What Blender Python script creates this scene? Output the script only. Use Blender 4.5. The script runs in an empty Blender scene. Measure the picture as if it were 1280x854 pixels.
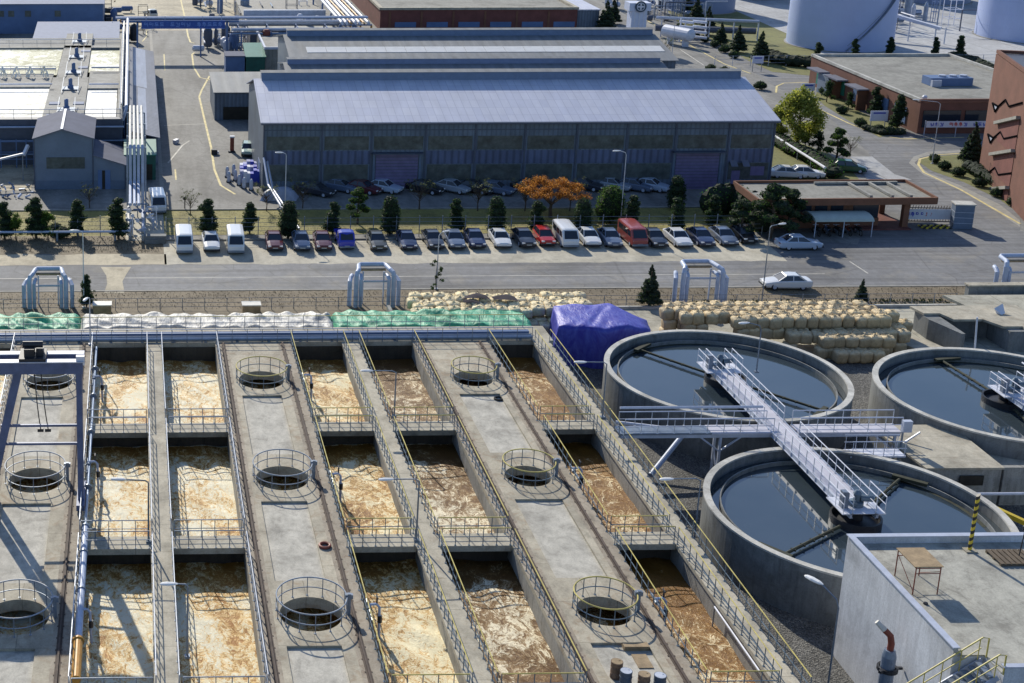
import bpy, math, random
from mathutils import Vector, Matrix, Euler
R = math.radians
random.seed(7)
SC = bpy.context.scene
COL = SC.collection

# ---------------------------------------------------------------- camera model
HC = 47.0; HY = -285.0; G = 1917.0; CX = 200.0
TH = math.asin(G / 7285.0); F = G * math.cos(TH); CY = HY + F * math.tan(TH)
YAW = math.atan(35.0 / G)

def at(x, y, z=0.0):
    """surveyed photo point -> world point on the horizontal plane z"""
    h = HC - z; d = y - HY
    X = h * (x - CX) / (math.cos(TH) * d); Y = h * F / (math.cos(TH) ** 2 * d) - h * math.tan(TH)
    return Vector((X * math.cos(YAW) + Y * math.sin(YAW), -X * math.sin(YAW) + Y * math.cos(YAW), z))

# ---------------------------------------------------------------- materials
def new_mat(name):
    m = bpy.data.materials.new(name); m.use_nodes = True
    nt = m.node_tree; nt.nodes.clear()
    out = nt.nodes.new('ShaderNodeOutputMaterial'); b = nt.nodes.new('ShaderNodeBsdfPrincipled')
    nt.links.new(b.outputs[0], out.inputs[0])
    return m, nt, b

def nd(nt, t, **kw):
    n = nt.nodes.new(t)
    for k, v in kw.items():
        if k.startswith('i_'): n.inputs[k[2:].replace('_', ' ')].default_value = v
        else: setattr(n, k, v)
    return n

def noise(nt, vec, scale, detail=6, rough=.6, dist=0.0):
    n = nd(nt, 'ShaderNodeTexNoise'); n.inputs['Scale'].default_value = scale
    n.inputs['Detail'].default_value = detail; n.inputs['Roughness'].default_value = rough
    n.inputs['Distortion'].default_value = dist
    nt.links.new(vec, n.inputs['Vector']); return n

def ramp(nt, fac, stops):
    r = nd(nt, 'ShaderNodeValToRGB'); el = r.color_ramp.elements
    while len(el) < len(stops): el.new(.5)
    for e, (p, c) in zip(el, stops):
        e.position = p; e.color = (c[0], c[1], c[2], 1) if hasattr(c, '__len__') else (c, c, c, 1)
    nt.links.new(fac, r.inputs[0]); return r

def mixc(nt, fac, a, b, mode='MIX'):
    m = nd(nt, 'ShaderNodeMix', data_type='RGBA', blend_type=mode)
    for s, v in ((m.inputs[0], fac), (m.inputs[6], a), (m.inputs[7], b)):
        if hasattr(v, 'links') or hasattr(v, 'is_linked'): nt.links.new(v, s)
        elif hasattr(v, '__len__'): s.default_value = (v[0], v[1], v[2], 1)
        else: s.default_value = v
    return m.outputs[2]

def vecs(nt, scale=(1, 1, 1), rot=(0, 0, 0), world=True):
    if world:
        g = nd(nt, 'ShaderNodeNewGeometry'); src = g.outputs['Position']
    else:
        g = nd(nt, 'ShaderNodeTexCoord'); src = g.outputs['Object']
    mp = nd(nt, 'ShaderNodeMapping'); mp.inputs['Scale'].default_value = scale; mp.inputs['Rotation'].default_value = rot
    nt.links.new(src, mp.inputs[0]); return mp.outputs[0]

def bump(nt, b, h, strength=.3, dist=.05):
    bp = nd(nt, 'ShaderNodeBump'); bp.inputs['Strength'].default_value = strength; bp.inputs['Distance'].default_value = dist
    nt.links.new(h, bp.inputs['Height']); nt.links.new(bp.outputs[0], b.inputs['Normal'])

MATS = {}
def mat(name, col, rough=.7, metal=0.0, var=.18, scale=1.5, fine=14, bmp=.15, objrand=0.0, spec=.5, world=True):
    """base colour broken up by coarse and fine noise"""
    if name in MATS: return MATS[name]
    m, nt, b = new_mat(name); v = vecs(nt, world=world)
    n1 = noise(nt, v, scale, 5, .6); n2 = noise(nt, v, fine, 4, .7)
    c = Vector(col)
    lo = tuple(c * (1 - var)); hi = tuple(c * (1 + var))
    r = ramp(nt, n1.outputs[0], [(.3, lo), (.7, hi)])
    f = ramp(nt, n2.outputs[0], [(.3, 1 - var * .7), (.7, 1 + var * .4)])
    o = mixc(nt, 1.0, r.outputs[0], f.outputs[0], 'MULTIPLY')
    if objrand:
        oi = nd(nt, 'ShaderNodeObjectInfo')
        rr = ramp(nt, oi.outputs['Random'], [(0, 1 - objrand), (1, 1 + objrand)])
        o = mixc(nt, 1.0, o, rr.outputs[0], 'MULTIPLY')
    nt.links.new(o, b.inputs['Base Color'])
    b.inputs['Roughness'].default_value = rough; b.inputs['Metallic'].default_value = metal
    b.inputs['Specular IOR Level'].default_value = spec
    if bmp: bump(nt, b, n2.outputs[0], bmp, .03)
    MATS[name] = m; return m

def concrete(name, col, dark=.55, stain=(.22, .15, .09), amt=.35, streak=False, sc=.5, joint=None, lane=None):
    m, nt, b = new_mat(name)
    v = vecs(nt); vs = vecs(nt, scale=(1.6, 1.6, .18) if streak else (1, .55, 1))
    big = noise(nt, v, sc * .5, 6, .62, .6); mid = noise(nt, vs, 1.6, 7, .7, .3); fine = noise(nt, v, 11, 5, .75)
    c = Vector(col)
    base = ramp(nt, mid.outputs[0], [(.28, tuple(c * dark)), (.45, tuple(c * .86)), (.6, tuple(c)), (.8, tuple(c * 1.15))])
    patch = ramp(nt, big.outputs[0], [(.35, .72), (.5, 1.0), (.66, 1.13)])
    o = mixc(nt, 1.0, base.outputs[0], patch.outputs[0], 'MULTIPLY')
    spk = ramp(nt, fine.outputs[0], [(.3, .78), (.6, 1.06)])
    o = mixc(nt, 1.0, o, spk.outputs[0], 'MULTIPLY')
    sn = noise(nt, v, sc * 1.7, 7, .68, .9); sf = ramp(nt, sn.outputs[0], [(.52, 0), (.68, amt)])
    o = mixc(nt, sf.outputs[0], o, stain)
    if joint:
        br = nd(nt, 'ShaderNodeTexBrick'); br.offset = 0.0; br.inputs['Scale'].default_value = 1.0; br.inputs['Brick Width'].default_value = joint[0]; br.inputs['Row Height'].default_value = joint[1]
        br.inputs['Mortar Size'].default_value = joint[2]; br.inputs['Mortar Smooth'].default_value = .2; br.inputs['Bias'].default_value = 0
        br.inputs['Color1'].default_value = (1.04, 1.04, 1.04, 1); br.inputs['Color2'].default_value = (.9, .9, .9, 1); br.inputs['Mortar'].default_value = (.45, .44, .42, 1)
        nt.links.new(v, br.inputs['Vector']); o = mixc(nt, .8, o, br.outputs[0], 'MULTIPLY')
    if lane:
        ln = noise(nt, vecs(nt, scale=lane), 1.0, 5, .6); lr = ramp(nt, ln.outputs[0], [(.35, .74), (.5, 1.0), (.68, 1.18)]); o = mixc(nt, 1.0, o, lr.outputs[0], 'MULTIPLY')
        ck = nd(nt, 'ShaderNodeTexVoronoi', feature='DISTANCE_TO_EDGE'); ck.inputs['Scale'].default_value = .16; wp = noise(nt, v, .8, 4, .6); ad = mixc(nt, .12, v, wp.outputs['Color'], 'ADD'); nt.links.new(ad, ck.inputs['Vector'])
        cr_ = ramp(nt, ck.outputs['Distance'], [(0, .62), (.012, 1.0)]); o = mixc(nt, .7, o, cr_.outputs[0], 'MULTIPLY')
    nt.links.new(o, b.inputs['Base Color']); b.inputs['Roughness'].default_value = .82
    bump(nt, b, fine.outputs[0], .35, .02)
    MATS[name] = m; return m

def stripes(name, col, period, axis='X', rough=.5, metal=.0, depth=.5, var=.15, dark=.8, objc=False):
    """corrugated sheet"""
    m, nt, b = new_mat(name); v = vecs(nt)
    w = nd(nt, 'ShaderNodeTexWave', wave_type='BANDS', bands_direction=axis); w.inputs['Scale'].default_value = .314159 / period * 1.0
    w.inputs['Distortion'].default_value = 0; nt.links.new(v, w.inputs['Vector'])
    n1 = noise(nt, v, .35, 6, .65); n2 = noise(nt, vecs(nt, scale=(1.2, .12, .25)), 1.3, 5, .7)
    c = Vector(col)
    r = ramp(nt, n1.outputs[0], [(.3, tuple(c * (1 - var))), (.7, tuple(c * (1 + var)))])
    s = ramp(nt, n2.outputs[0], [(.3, .78), (.65, 1.08)])
    o = mixc(nt, 1.0, r.outputs[0], s.outputs[0], 'MULTIPLY')
    wr = ramp(nt, w.outputs[0], [(0, dark), (.5, 1.0)])
    o = mixc(nt, 1.0, o, wr.outputs[0], 'MULTIPLY')
    nt.links.new(o, b.inputs['Base Color']); b.inputs['Roughness'].default_value = rough; b.inputs['Metallic'].default_value = metal
    bump(nt, b, w.outputs[0], depth, .06)
    MATS[name] = m; return m

def foam(name, c0, c1, c2, thr=.5, wid=.12, sc=1.0, rough=.35, spec=.6, bs=.8, ior=1.5):
    """churning aerated water: folded froth streaks over brown liquor"""
    m, nt, b = new_mat(name); v = vecs(nt, scale=(1.0, .7, 1))
    def warp(src, s, amt, det=3):
        w = noise(nt, src, s, det, .55); su = nd(nt, 'ShaderNodeVectorMath', operation='SUBTRACT'); nt.links.new(w.outputs['Color'], su.inputs[0]); su.inputs[1].default_value = (.5, .5, .5)
        wm = nd(nt, 'ShaderNodeVectorMath', operation='MULTIPLY_ADD'); nt.links.new(su.outputs[0], wm.inputs[0]); wm.inputs[1].default_value = (amt,) * 3; nt.links.new(src, wm.inputs[2]); return wm.outputs[0]
    w1 = warp(v, .45 * sc, 3.2 / sc); w2 = warp(w1, 1.6 * sc, 1.3 / sc, 4)
    a = noise(nt, w2, 1.5 * sc, 10, .70, .4); f = noise(nt, w2, 6.0 * sc, 6, .7, .6); big = noise(nt, v, .2 * sc, 3, .5)
    def ma(x, k, y):
        n = nd(nt, 'ShaderNodeMath', operation='MULTIPLY_ADD'); nt.links.new(x, n.inputs[0]); n.inputs[1].default_value = k
        if hasattr(y, 'is_linked'): nt.links.new(y, n.inputs[2])
        else: n.inputs[2].default_value = y
        return n.outputs[0]
    val = ma(f.outputs[0], .6, ma(big.outputs[0], .55, ma(a.outputs[0], .9, -.525)))   # mean about .5
    if name.startswith('water'):      # wall shade at the far end of each cell, painted as darker froth
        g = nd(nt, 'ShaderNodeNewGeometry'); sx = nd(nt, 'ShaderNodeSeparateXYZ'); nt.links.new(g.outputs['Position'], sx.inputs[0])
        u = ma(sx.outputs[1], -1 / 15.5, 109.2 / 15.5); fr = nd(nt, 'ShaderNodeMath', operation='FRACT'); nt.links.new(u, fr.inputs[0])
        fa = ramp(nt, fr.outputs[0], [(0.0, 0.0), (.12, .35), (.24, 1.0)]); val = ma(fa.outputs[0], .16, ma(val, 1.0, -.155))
    r = ramp(nt, val, [(max(0, thr - wid), c0), (thr, c1), (min(1, thr + wid), c2)])
    nt.links.new(r.outputs[0], b.inputs['Base Color'])
    b.inputs['Roughness'].default_value = rough; b.inputs['Specular IOR Level'].default_value = spec; b.inputs['IOR'].default_value = ior
    bump(nt, b, val, bs, .30)
    MATS[name] = m; return m

def build_materials():
    g = globals()
    concrete('deck_concrete', (.46, .415, .32), .56, (.24, .14, .065), .5, sc=.6, joint=(3.1, 3.95, .022))
    concrete('slab_concrete', (.48, .44, .35), .65, (.25, .17, .09), .3, sc=.9, joint=(40, 3.2, .02))
    concrete('recess_concrete', (.51, .485, .42), .6, (.22, .2, .17), .5, sc=1.0)
    concrete('wall_concrete', (.33, .325, .30), .55, (.1, .09, .07), .5, streak=True)
    concrete('tank_concrete', (.22, .23, .23), .55, (.08, .08, .07), .5, streak=True)
    concrete('rim_concrete', (.55, .54, .50), .7, (.2, .18, .14), .35)
    concrete('yard_concrete', (.46, .44, .36), .6, (.17, .14, .09), .4, sc=.5, joint=(4.5, 3.5, .04))
    concrete('white_wall', (.60, .62, .66), .9, (.35, .36, .38), .2, streak=True)
    concrete('roof_concrete', (.43, .42, .365), .55, (.15, .14, .12), .6, sc=.7)
    concrete('asphalt', (.20, .203, .21), .8, (.30, .27, .21), .4, sc=.12, lane=(.035, 1.3, 1))
    concrete('asphalt_plant', (.235, .23, .215), .7, (.12, .12, .12), .5, sc=.15, lane=(.5, .05, 1))
    concrete('dusty_ground', (.48, .42, .30), .65, (.16, .13, .09), .5, sc=.3)
    concrete('park_dust', (.50, .465, .375), .65, (.42, .38, .28), .5, sc=.25)
    concrete('verge_earth', (.19, .15, .095), .5, (.22, .18, .11), .5, sc=.5)
    concrete('lawn_grass', (.27, .235, .062), .55, (.09, .10, .03), .6, sc=.4)
    concrete('right_grass', (.19, .19, .06), .55, (.16, .14, .06), .5, sc=.4)
    concrete('tank_pavement', (.46, .47, .48), .8, (.25, .25, .25), .5, sc=.1, joint=(6, 6, .07))
    m, nt, b = new_mat('gravel'); v = vecs(nt); vo = nd(nt, 'ShaderNodeTexVoronoi'); vo.inputs['Scale'].default_value = 13.0; nt.links.new(v, vo.inputs['Vector'])
    hs = ramp(nt, vo.outputs['Color'], [(.15, (.06, .06, .058)), (.5, (.125, .123, .118)), (.9, (.24, .235, .22))])
    bn_ = noise(nt, v, .5, 5, .6); br_ = ramp(nt, bn_.outputs[0], [(.35, .65), (.65, 1.15)])
    o = mixc(nt, 1.0, hs.outputs[0], br_.outputs[0], 'MULTIPLY'); nt.links.new(o, b.inputs['Base Color']); b.inputs['Roughness'].default_value = .9
    bump(nt, b, vo.outputs['Distance'], 1.0, .06); MATS['gravel'] = m
    mat('road_paint', (.55, .53, .47), .7, var=.3, scale=.8)
    mat('yellow_paint', (.66, .55, .25), .7, var=.3, scale=.8)
    mat('kerb_stone', (.30, .29, .26), .8, var=.2)
    mat('rail_yellow', (.55, .46, .13), .5, var=.25, scale=1.2)
    mat('rail_blue', (.12, .17, .22), .45, .2, var=.25)
    mat('rail_grey', (.20, .24, .30), .4, .3, var=.2)
    mat('rail_hoop', (.26, .31, .38), .5, .0, var=.2)
    mat('rail_light', (.55, .58, .64), .4, .2, var=.15)
    mat('rail_track', (.085, .06, .048), .8, .0, var=.4, scale=2)
    mat('crane_blue', (.085, .12, .24), .45, .1, var=.2)
    mat('machine_dark', (.03, .032, .04), .5, .3, var=.3)
    mat('steel_light', (.46, .50, .60), .5, .1, var=.12)
    mat('steel_white', (.66, .68, .76), .5, .0, var=.1)
    mat('pipe_blue_grey', (.22, .28, .38), .35, .4, var=.15)
    mat('pipe_clad', (.40, .47, .62), .5, .0, var=.12)
    mat('pipe_orange', (.55, .27, .05), .5, var=.25, scale=2)
    mat('pipe_white', (.62, .60, .55), .5, var=.15)
    mat('rust_red', (.22, .05, .03), .55, var=.3)
    mat('scum', (.03, .035, .02), .8, var=.5, scale=3)
    mat('algae', (.07, .065, .03), .85, var=.4, scale=2)
    mat('hole_dark', (.035, .03, .022), .9, var=.3)
    mat('tyre', (.02, .02, .02), .8, var=.1)
    mat('glass_dark', (.02, .027, .04), .12, var=.1, bmp=0, spec=.8)
    mat('lamp_white', (.8, .8, .8), .3, var=.05, bmp=0)
    mat('tail_red', (.35, .02, .02), .3, var=.05, bmp=0)
    mat('plate_white', (.6, .6, .55), .5, var=.05, bmp=0)
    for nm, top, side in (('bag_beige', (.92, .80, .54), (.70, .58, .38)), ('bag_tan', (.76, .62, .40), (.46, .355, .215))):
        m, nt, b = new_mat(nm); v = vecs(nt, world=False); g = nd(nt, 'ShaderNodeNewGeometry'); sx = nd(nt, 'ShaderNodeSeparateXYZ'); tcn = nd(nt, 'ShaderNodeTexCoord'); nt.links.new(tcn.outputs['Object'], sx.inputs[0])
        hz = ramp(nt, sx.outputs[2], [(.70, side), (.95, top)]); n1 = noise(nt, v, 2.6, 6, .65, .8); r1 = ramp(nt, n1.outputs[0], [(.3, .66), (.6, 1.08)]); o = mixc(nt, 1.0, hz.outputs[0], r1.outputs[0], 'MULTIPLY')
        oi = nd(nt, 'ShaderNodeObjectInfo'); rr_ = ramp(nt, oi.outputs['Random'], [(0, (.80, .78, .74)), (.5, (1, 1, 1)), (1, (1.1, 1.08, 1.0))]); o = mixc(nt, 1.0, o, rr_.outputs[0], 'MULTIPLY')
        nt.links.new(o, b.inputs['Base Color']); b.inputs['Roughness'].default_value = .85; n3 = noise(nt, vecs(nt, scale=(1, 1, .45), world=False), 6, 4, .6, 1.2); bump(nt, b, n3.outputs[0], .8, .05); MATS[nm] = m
    mat('tarp_black', (.022, .016, .03), .95, var=.3)
    mat('brick_dark', (.17, .06, .05), .85, var=.2, scale=.6, fine=6)
    mat('brick_red', (.18, .078, .055), .85, var=.18, scale=.5, fine=6)
    mat('brick_brown', (.19, .085, .05), .85, var=.2, scale=.6, fine=6)
    mat('panel_blue', (.10, .17, .33), .6, var=.15, scale=.5)
    mat('shed_wall', (.155, .20, .27), .6, var=.12, scale=.5)
    mat('shed_roof', (.16, .17, .22), .85, .0, var=.12, scale=.5, spec=.15)
    concrete('shaded_wall', (.075, .062, .045), .5, (.02, .016, .01), .6, streak=True)  # streaked concrete, shade of the walls facing away from the sun put into the colour
    concrete('roof_gravel', (.28, .275, .245), .6, (.12, .11, .10), .5, sc=.4)
    concrete('worn_deck', (.37, .32, .25), .5, (.17, .11, .07), .65, sc=.9)
    mat('deck_grey', (.50, .50, .57), .7, var=.12)
    mat('matte_black', (.012, .012, .014), 1.0, var=.2, bmp=0, spec=0)
    mat('roof_pale', (.34, .37, .46), .8, var=.1, spec=.2)
    mat('base_panel', (.12, .165, .24), .6, var=.12)
    mat('green_roof', (.02, .20, .15), .5, var=.15)
    mat('green_box', (.015, .10, .075), .6, var=.2)
    mat('door_purple', (.155, .135, .26), .6, var=.15)
    mat('trim_dark', (.075, .09, .13), .6, var=.15)
    mat('window_band', (.082, .098, .095), .4, var=.45, scale=.8, fine=2.2)
    mat('roof_blue', (.10, .16, .28), .4, .2, var=.12)
    mat('skylight', (.75, .73, .68), .3, var=.08, scale=1)
    mat('tank_white', (.42, .50, .74), .5, .05, var=.07, scale=.15)
    mat('tank_grey', (.20, .26, .40), .5, .1, var=.1, scale=.2)
    mat('tower_white', (.58, .63, .78), .6, var=.05)
    mat('logo_dark', (.04, .07, .11), .6, var=.1)
    mat('sign_blue', (.03, .09, .36), .5, var=.12)
    mat('sign_text', (.16, .27, .62), .5, var=.1)
    mat('banner_white', (.68, .70, .78), .7, var=.06)
    mat('text_blue', (.03, .06, .45), .6, var=.1)
    mat('text_red', (.55, .06, .05), .6, var=.1)
    mat('awning', (.38, .44, .40), .5, var=.1)
    mat('wood', (.33, .24, .14), .8, var=.3, scale=2)
    mat('wood_dark', (.12, .09, .06), .8, var=.3, scale=2)
    mat('bark', (.09, .065, .045), .9, var=.3, scale=4, world=False)
    mat('stripe_yellow', (.65, .48, .04), .5, var=.1)
    mat('stripe_black', (.02, .02, .02), .5, var=.1)
    mat('drum_blue', (.06, .09, .14), .5, .2, var=.25)
    mat('drum_rust', (.20, .13, .09), .6, .2, var=.4, scale=4)
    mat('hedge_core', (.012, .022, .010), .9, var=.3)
    mat('bluewhite_load', (.30, .33, .55), .7, var=.5, scale=3, fine=8)
    mat('cover_silver', (.36, .38, .46), .5, var=.15)
    mat('stone_red', (.16, .055, .045), .8, var=.2)
    m, nt, b = new_mat('roof_corr'); v = vecs(nt); br = nd(nt, 'ShaderNodeTexBrick'); br.offset = 0.0; br.inputs['Scale'].default_value = 1; br.inputs['Brick Width'].default_value = .92; br.inputs['Row Height'].default_value = 1.85
    br.inputs['Mortar Size'].default_value = .045; br.inputs['Mortar Smooth'].default_value = .6; br.inputs['Color1'].default_value = (.50, .525, .635, 1); br.inputs['Color2'].default_value = (.555, .575, .665, 1); br.inputs['Mortar'].default_value = (.39, .41, .51, 1)
    nt.links.new(v, br.inputs['Vector']); n1 = noise(nt, vecs(nt, scale=(1, .16, 1)), .55, 6, .65); r1 = ramp(nt, n1.outputs[0], [(.35, .90), (.65, 1.05)]); o = mixc(nt, 1.0, br.outputs[0], r1.outputs[0], 'MULTIPLY')
    nt.links.new(o, b.inputs['Base Color']); b.inputs['Roughness'].default_value = .55; MATS['roof_corr'] = m
    stripes('roof_corr_grey', (.20, .215, .23), 1.8, 'X', .7, .0, .3, .1, .9)
    stripes('wall_corr', (.13, .17, .225), .55, 'X', .6, 0, .5, .2, .75)
    stripes('wall_corr_low', (.10, .125, .22), .8, 'X', .6, 0, .6, .2, .6)
    stripes('wall_corr_y', (.24, .27, .34), .6, 'Y', .6, 0, .5, .12, .8)
    stripes('roof_strip_y', (.17, .19, .25), .8, 'Y', .6, 0, .4, .12, .75)
    stripes('roof_strip_light', (.36, .40, .50), .8, 'Y', .5, 0, .4, .08, .85)
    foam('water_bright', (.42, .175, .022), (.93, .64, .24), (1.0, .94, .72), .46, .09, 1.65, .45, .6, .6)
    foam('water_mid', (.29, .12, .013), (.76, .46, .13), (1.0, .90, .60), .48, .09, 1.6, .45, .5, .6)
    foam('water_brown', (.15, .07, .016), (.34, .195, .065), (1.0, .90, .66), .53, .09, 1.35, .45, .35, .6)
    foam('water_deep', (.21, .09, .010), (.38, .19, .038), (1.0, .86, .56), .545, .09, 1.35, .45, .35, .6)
    foam('froth_white', (.42, .40, .30), (.80, .78, .68), (.95, .95, .93), .45, .16, .45, .6, .2, .4)
    foam('froth_green', (.24, .24, .13), (.46, .46, .30), (.90, .90, .82), .50, .13, .4, .6, .2, .4)
    # still settled water of the round tanks
    m, nt, b = new_mat('still_water'); v = vecs(nt)
    n1 = noise(nt, v, .25, 4, .6); r = ramp(nt, n1.outputs[0], [(.3, (.030, .045, .058)), (.7, (.046, .062, .075))])
    nt.links.new(r.outputs[0], b.inputs['Base Color']); b.inputs['Roughness'].default_value = .06; b.inputs['IOR'].default_value = 1.6
    b.inputs['Specular IOR Level'].default_value = .9
    n2 = noise(nt, v, 3.0, 3, .5); bump(nt, b, n2.outputs[0], .035, .03)
    MATS['still_water'] = m
    # tarpaulins
    for nm, ca, cb, ro in (('tarp_green', (.012, .24, .13), (.09, .44, .26), .55), ('tarp_grey', (.33, .32, .30), (.66, .65, .61), .55), ('tarp_blue', (.04, .035, .34), (.09, .11, .47), .5)):
        m, nt, b = new_mat(nm); v = vecs(nt); n1 = noise(nt, vecs(nt, scale=(1, .5, .5)), 1.1, 6, .6, 1.8); n2 = noise(nt, vecs(nt, scale=(1.2, .45, .3)), 1.7, 5, .55, 2.2)
        r = ramp(nt, n1.outputs[0], [(.35, ca), (.68, cb)]); nt.links.new(r.outputs[0], b.inputs['Base Color'])
        b.inputs['Roughness'].default_value = ro; bump(nt, b, n2.outputs[0], .45 if nm != 'tarp_blue' else .35, .25); MATS[nm] = m
    # car paint: colour of the object
    m, nt, b = new_mat('car_paint'); oi = nd(nt, 'ShaderNodeObjectInfo')
    nt.links.new(oi.outputs['Color'], b.inputs['Base Color']); b.inputs['Roughness'].default_value = .28
    b.inputs['Coat Weight'].default_value = .6; b.inputs['Coat Roughness'].default_value = .1; MATS['car_paint'] = m
    # leaves: colour varies leaf by leaf
    for nm, cols in (('leaf_dark', [(.012, .030, .014), (.028, .055, .024), (.055, .095, .036)]), ('leaf_green', [(.02, .05, .012), (.05, .10, .02), (.09, .16, .035)]),
                     ('leaf_yellow', [(.13, .17, .035), (.27, .30, .06), (.46, .45, .12)]), ('leaf_orange', [(.16, .06, .02), (.36, .15, .04), (.52, .25, .07)]),
                     ('leaf_pale', [(.05, .06, .035), (.10, .12, .07), (.16, .17, .10)]), ('leaf_hedge', [(.025, .09, .012), (.06, .18, .025), (.11, .27, .04)]), ('twig', [(.06, .045, .035), (.10, .08, .06), (.16, .12, .09)])):
        m, nt, b = new_mat(nm); g = nd(nt, 'ShaderNodeNewGeometry')
        r = ramp(nt, g.outputs['Random Per Island'], [(.1, cols[0]), (.5, cols[1]), (.95, cols[2])])
        nt.links.new(r.outputs[0], b.inputs['Base Color']); b.inputs['Roughness'].default_value = .65
        b.inputs['Specular IOR Level'].default_value = .25
        tl = nd(nt, 'ShaderNodeBsdfTranslucent'); ms = nd(nt, 'ShaderNodeMixShader'); ms.inputs[0].default_value = .4; gm = mixc(nt, 1.0, r.outputs[0], (1.6, 1.6, 1.1), 'MULTIPLY')
        nt.links.new(gm, tl.inputs[0]); nt.links.new(b.outputs[0], ms.inputs[1]); nt.links.new(tl.outputs[0], ms.inputs[2])
        nt.links.new(ms.outputs[0], [n for n in nt.nodes if n.type == 'OUTPUT_MATERIAL'][0].inputs[0]); MATS[nm] = m
build_materials()

# ---------------------------------------------------------------- mesh builder
class MB:
    def __init__(s): s.v = []; s.f = []
    def add(s, vs, fs):
        o = len(s.v); s.v += [tuple(p) for p in vs]; s.f += [tuple(i + o for i in f) for f in fs]; return s
    def box(s, x0, y0, z0, x1, y1, z1):
        if x0 > x1: x0, x1 = x1, x0
        if y0 > y1: y0, y1 = y1, y0
        if z0 > z1: z0, z1 = z1, z0
        return s.add([(x0, y0, z0), (x1, y0, z0), (x1, y1, z0), (x0, y1, z0), (x0, y0, z1), (x1, y0, z1), (x1, y1, z1), (x0, y1, z1)],
                     [(3, 2, 1, 0), (4, 5, 6, 7), (0, 1, 5, 4), (1, 2, 6, 5), (2, 3, 7, 6), (3, 0, 4, 7)])
    def bar(s, p, q, w, h=None):
        """rectangular beam between two points"""
        h = h or w; p = Vector(p); q = Vector(q); d = (q - p).normalized()
        u = d.cross(Vector((0, 0, 1)))
        if u.length < 1e-3: u = Vector((1, 0, 0))
        u.normalize(); n = u.cross(d).normalized(); vs = []
        for c in (p, q):
            for a, b in ((-1, -1), (1, -1), (1, 1), (-1, 1)): vs.append(c + u * a * w / 2 + n * b * h / 2)
        return s.add(vs, [(3, 2, 1, 0), (4, 5, 6, 7), (0, 1, 5, 4), (1, 2, 6, 5), (2, 3, 7, 6), (3, 0, 4, 7)])
    def tube(s, pts, r, n=8, cap=True):
        pts = [Vector(p) for p in pts]; rs = r if isinstance(r, (list, tuple)) else [r] * len(pts)
        vs = []; fs = []; up = None
        for i, p in enumerate(pts):
            d = ((pts[min(i + 1, len(pts) - 1)] - pts[max(i - 1, 0)])).normalized()
            if up is None: up = Vector((0, 0, 1)) if abs(d.z) < .9 else Vector((1, 0, 0))
            u = d.cross(up)
            if u.length < 1e-3: u = d.cross(Vector((0, 1, 0)))
            u.normalize(); w = u.cross(d).normalized(); up = w
            for k in range(n):
                a = 2 * math.pi * k / n; vs.append(p + (u * math.cos(a) + w * math.sin(a)) * rs[i])
        for i in range(len(pts) - 1):
            for k in range(n):
                a = i * n + k; b = i * n + (k + 1) % n; fs.append((a, a + n, b + n, b))
        if cap: fs.append(tuple(range(n))); fs.append(tuple((len(pts) - 1) * n + k for k in reversed(range(n))))
        return s.add(vs, fs)
    def prism(s, poly, z0, z1):
        n = len(poly); vs = [(p[0], p[1], z0) for p in poly] + [(p[0], p[1], z1) for p in poly]
        fs = [tuple(reversed(range(n))), tuple(range(n, 2 * n))] + [(i, (i + 1) % n, (i + 1) % n + n, i + n) for i in range(n)]
        return s.add(vs, fs)
    def sheet(s, poly, z): return s.add([(p[0], p[1], z) for p in poly], [tuple(range(len(poly)))])
    def poly(s, pts): return s.add(pts, [tuple(range(len(pts)))])
    def ring(s, cx, cy, prof, n=64, a0=0, a1=2 * math.pi):
        """lathe of (radius, z) profile, closed profile"""
        full = abs(a1 - a0 - 2 * math.pi) < 1e-4; m = len(prof); cnt = n if full else n + 1; vs = []; fs = []
        for i in range(cnt):
            a = a0 + (a1 - a0) * i / n
            for r, z in prof: vs.append((cx + r * math.cos(a), cy + r * math.sin(a), z))
        for i in range(n):
            j = (i + 1) % cnt
            for k in range(m):
                l = (k + 1) % m
                fs.append((i * m + k, j * m + k, j * m + l, i * m + l))
        return s.add(vs, fs)
    def lathe(s, cx, cy, prof, n=24):
        """open profile from bottom to top, capped"""
        m = len(prof); vs = []; fs = []
        for i in range(n):
            a = 2 * math.pi * i / n
            for r, z in prof: vs.append((cx + r * math.cos(a), cy + r * math.sin(a), z))
        for i in range(n):
            j = (i + 1) % n
            for k in range(m - 1): fs.append((i * m + k, j * m + k, j * m + k + 1, i * m + k + 1))
        fs.append(tuple(i * m for i in reversed(range(n)))); fs.append(tuple(i * m + m - 1 for i in range(n)))
        return s.add(vs, fs)
    def mesh(s, name, m, org=(0, 0, 0), smooth=False):
        me = bpy.data.meshes.new(name)
        me.from_pydata([(x - org[0], y - org[1], z - org[2]) for x, y, z in s.v], [], s.f)
        for k in (m if isinstance(m, (list, tuple)) else [m]): me.materials.append(MATS[k])
        if smooth:
            for p in me.polygons: p.use_smooth = True
        me.update(); return me
    def build(s, name, m, parent=None, local=False, smooth=False, org=None):
        if parent is not None:
            o0 = (0, 0, 0)
            if not local:
                q = parent
                o0 = Vector((0, 0, 0))
                while q is not None: o0 += q.location; q = q.parent
        else:
            if org is None:
                xs = [p[0] for p in s.v]; ys = [p[1] for p in s.v]; zs = [p[2] for p in s.v]
                org = ((min(xs) + max(xs)) / 2, (min(ys) + max(ys)) / 2, min(zs))
            o0 = org
        o = bpy.data.objects.new(name, s.mesh(name, m, o0, smooth)); COL.objects.link(o)
        if parent is not None: o.parent = parent
        else: o.location = org
        return o

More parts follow.
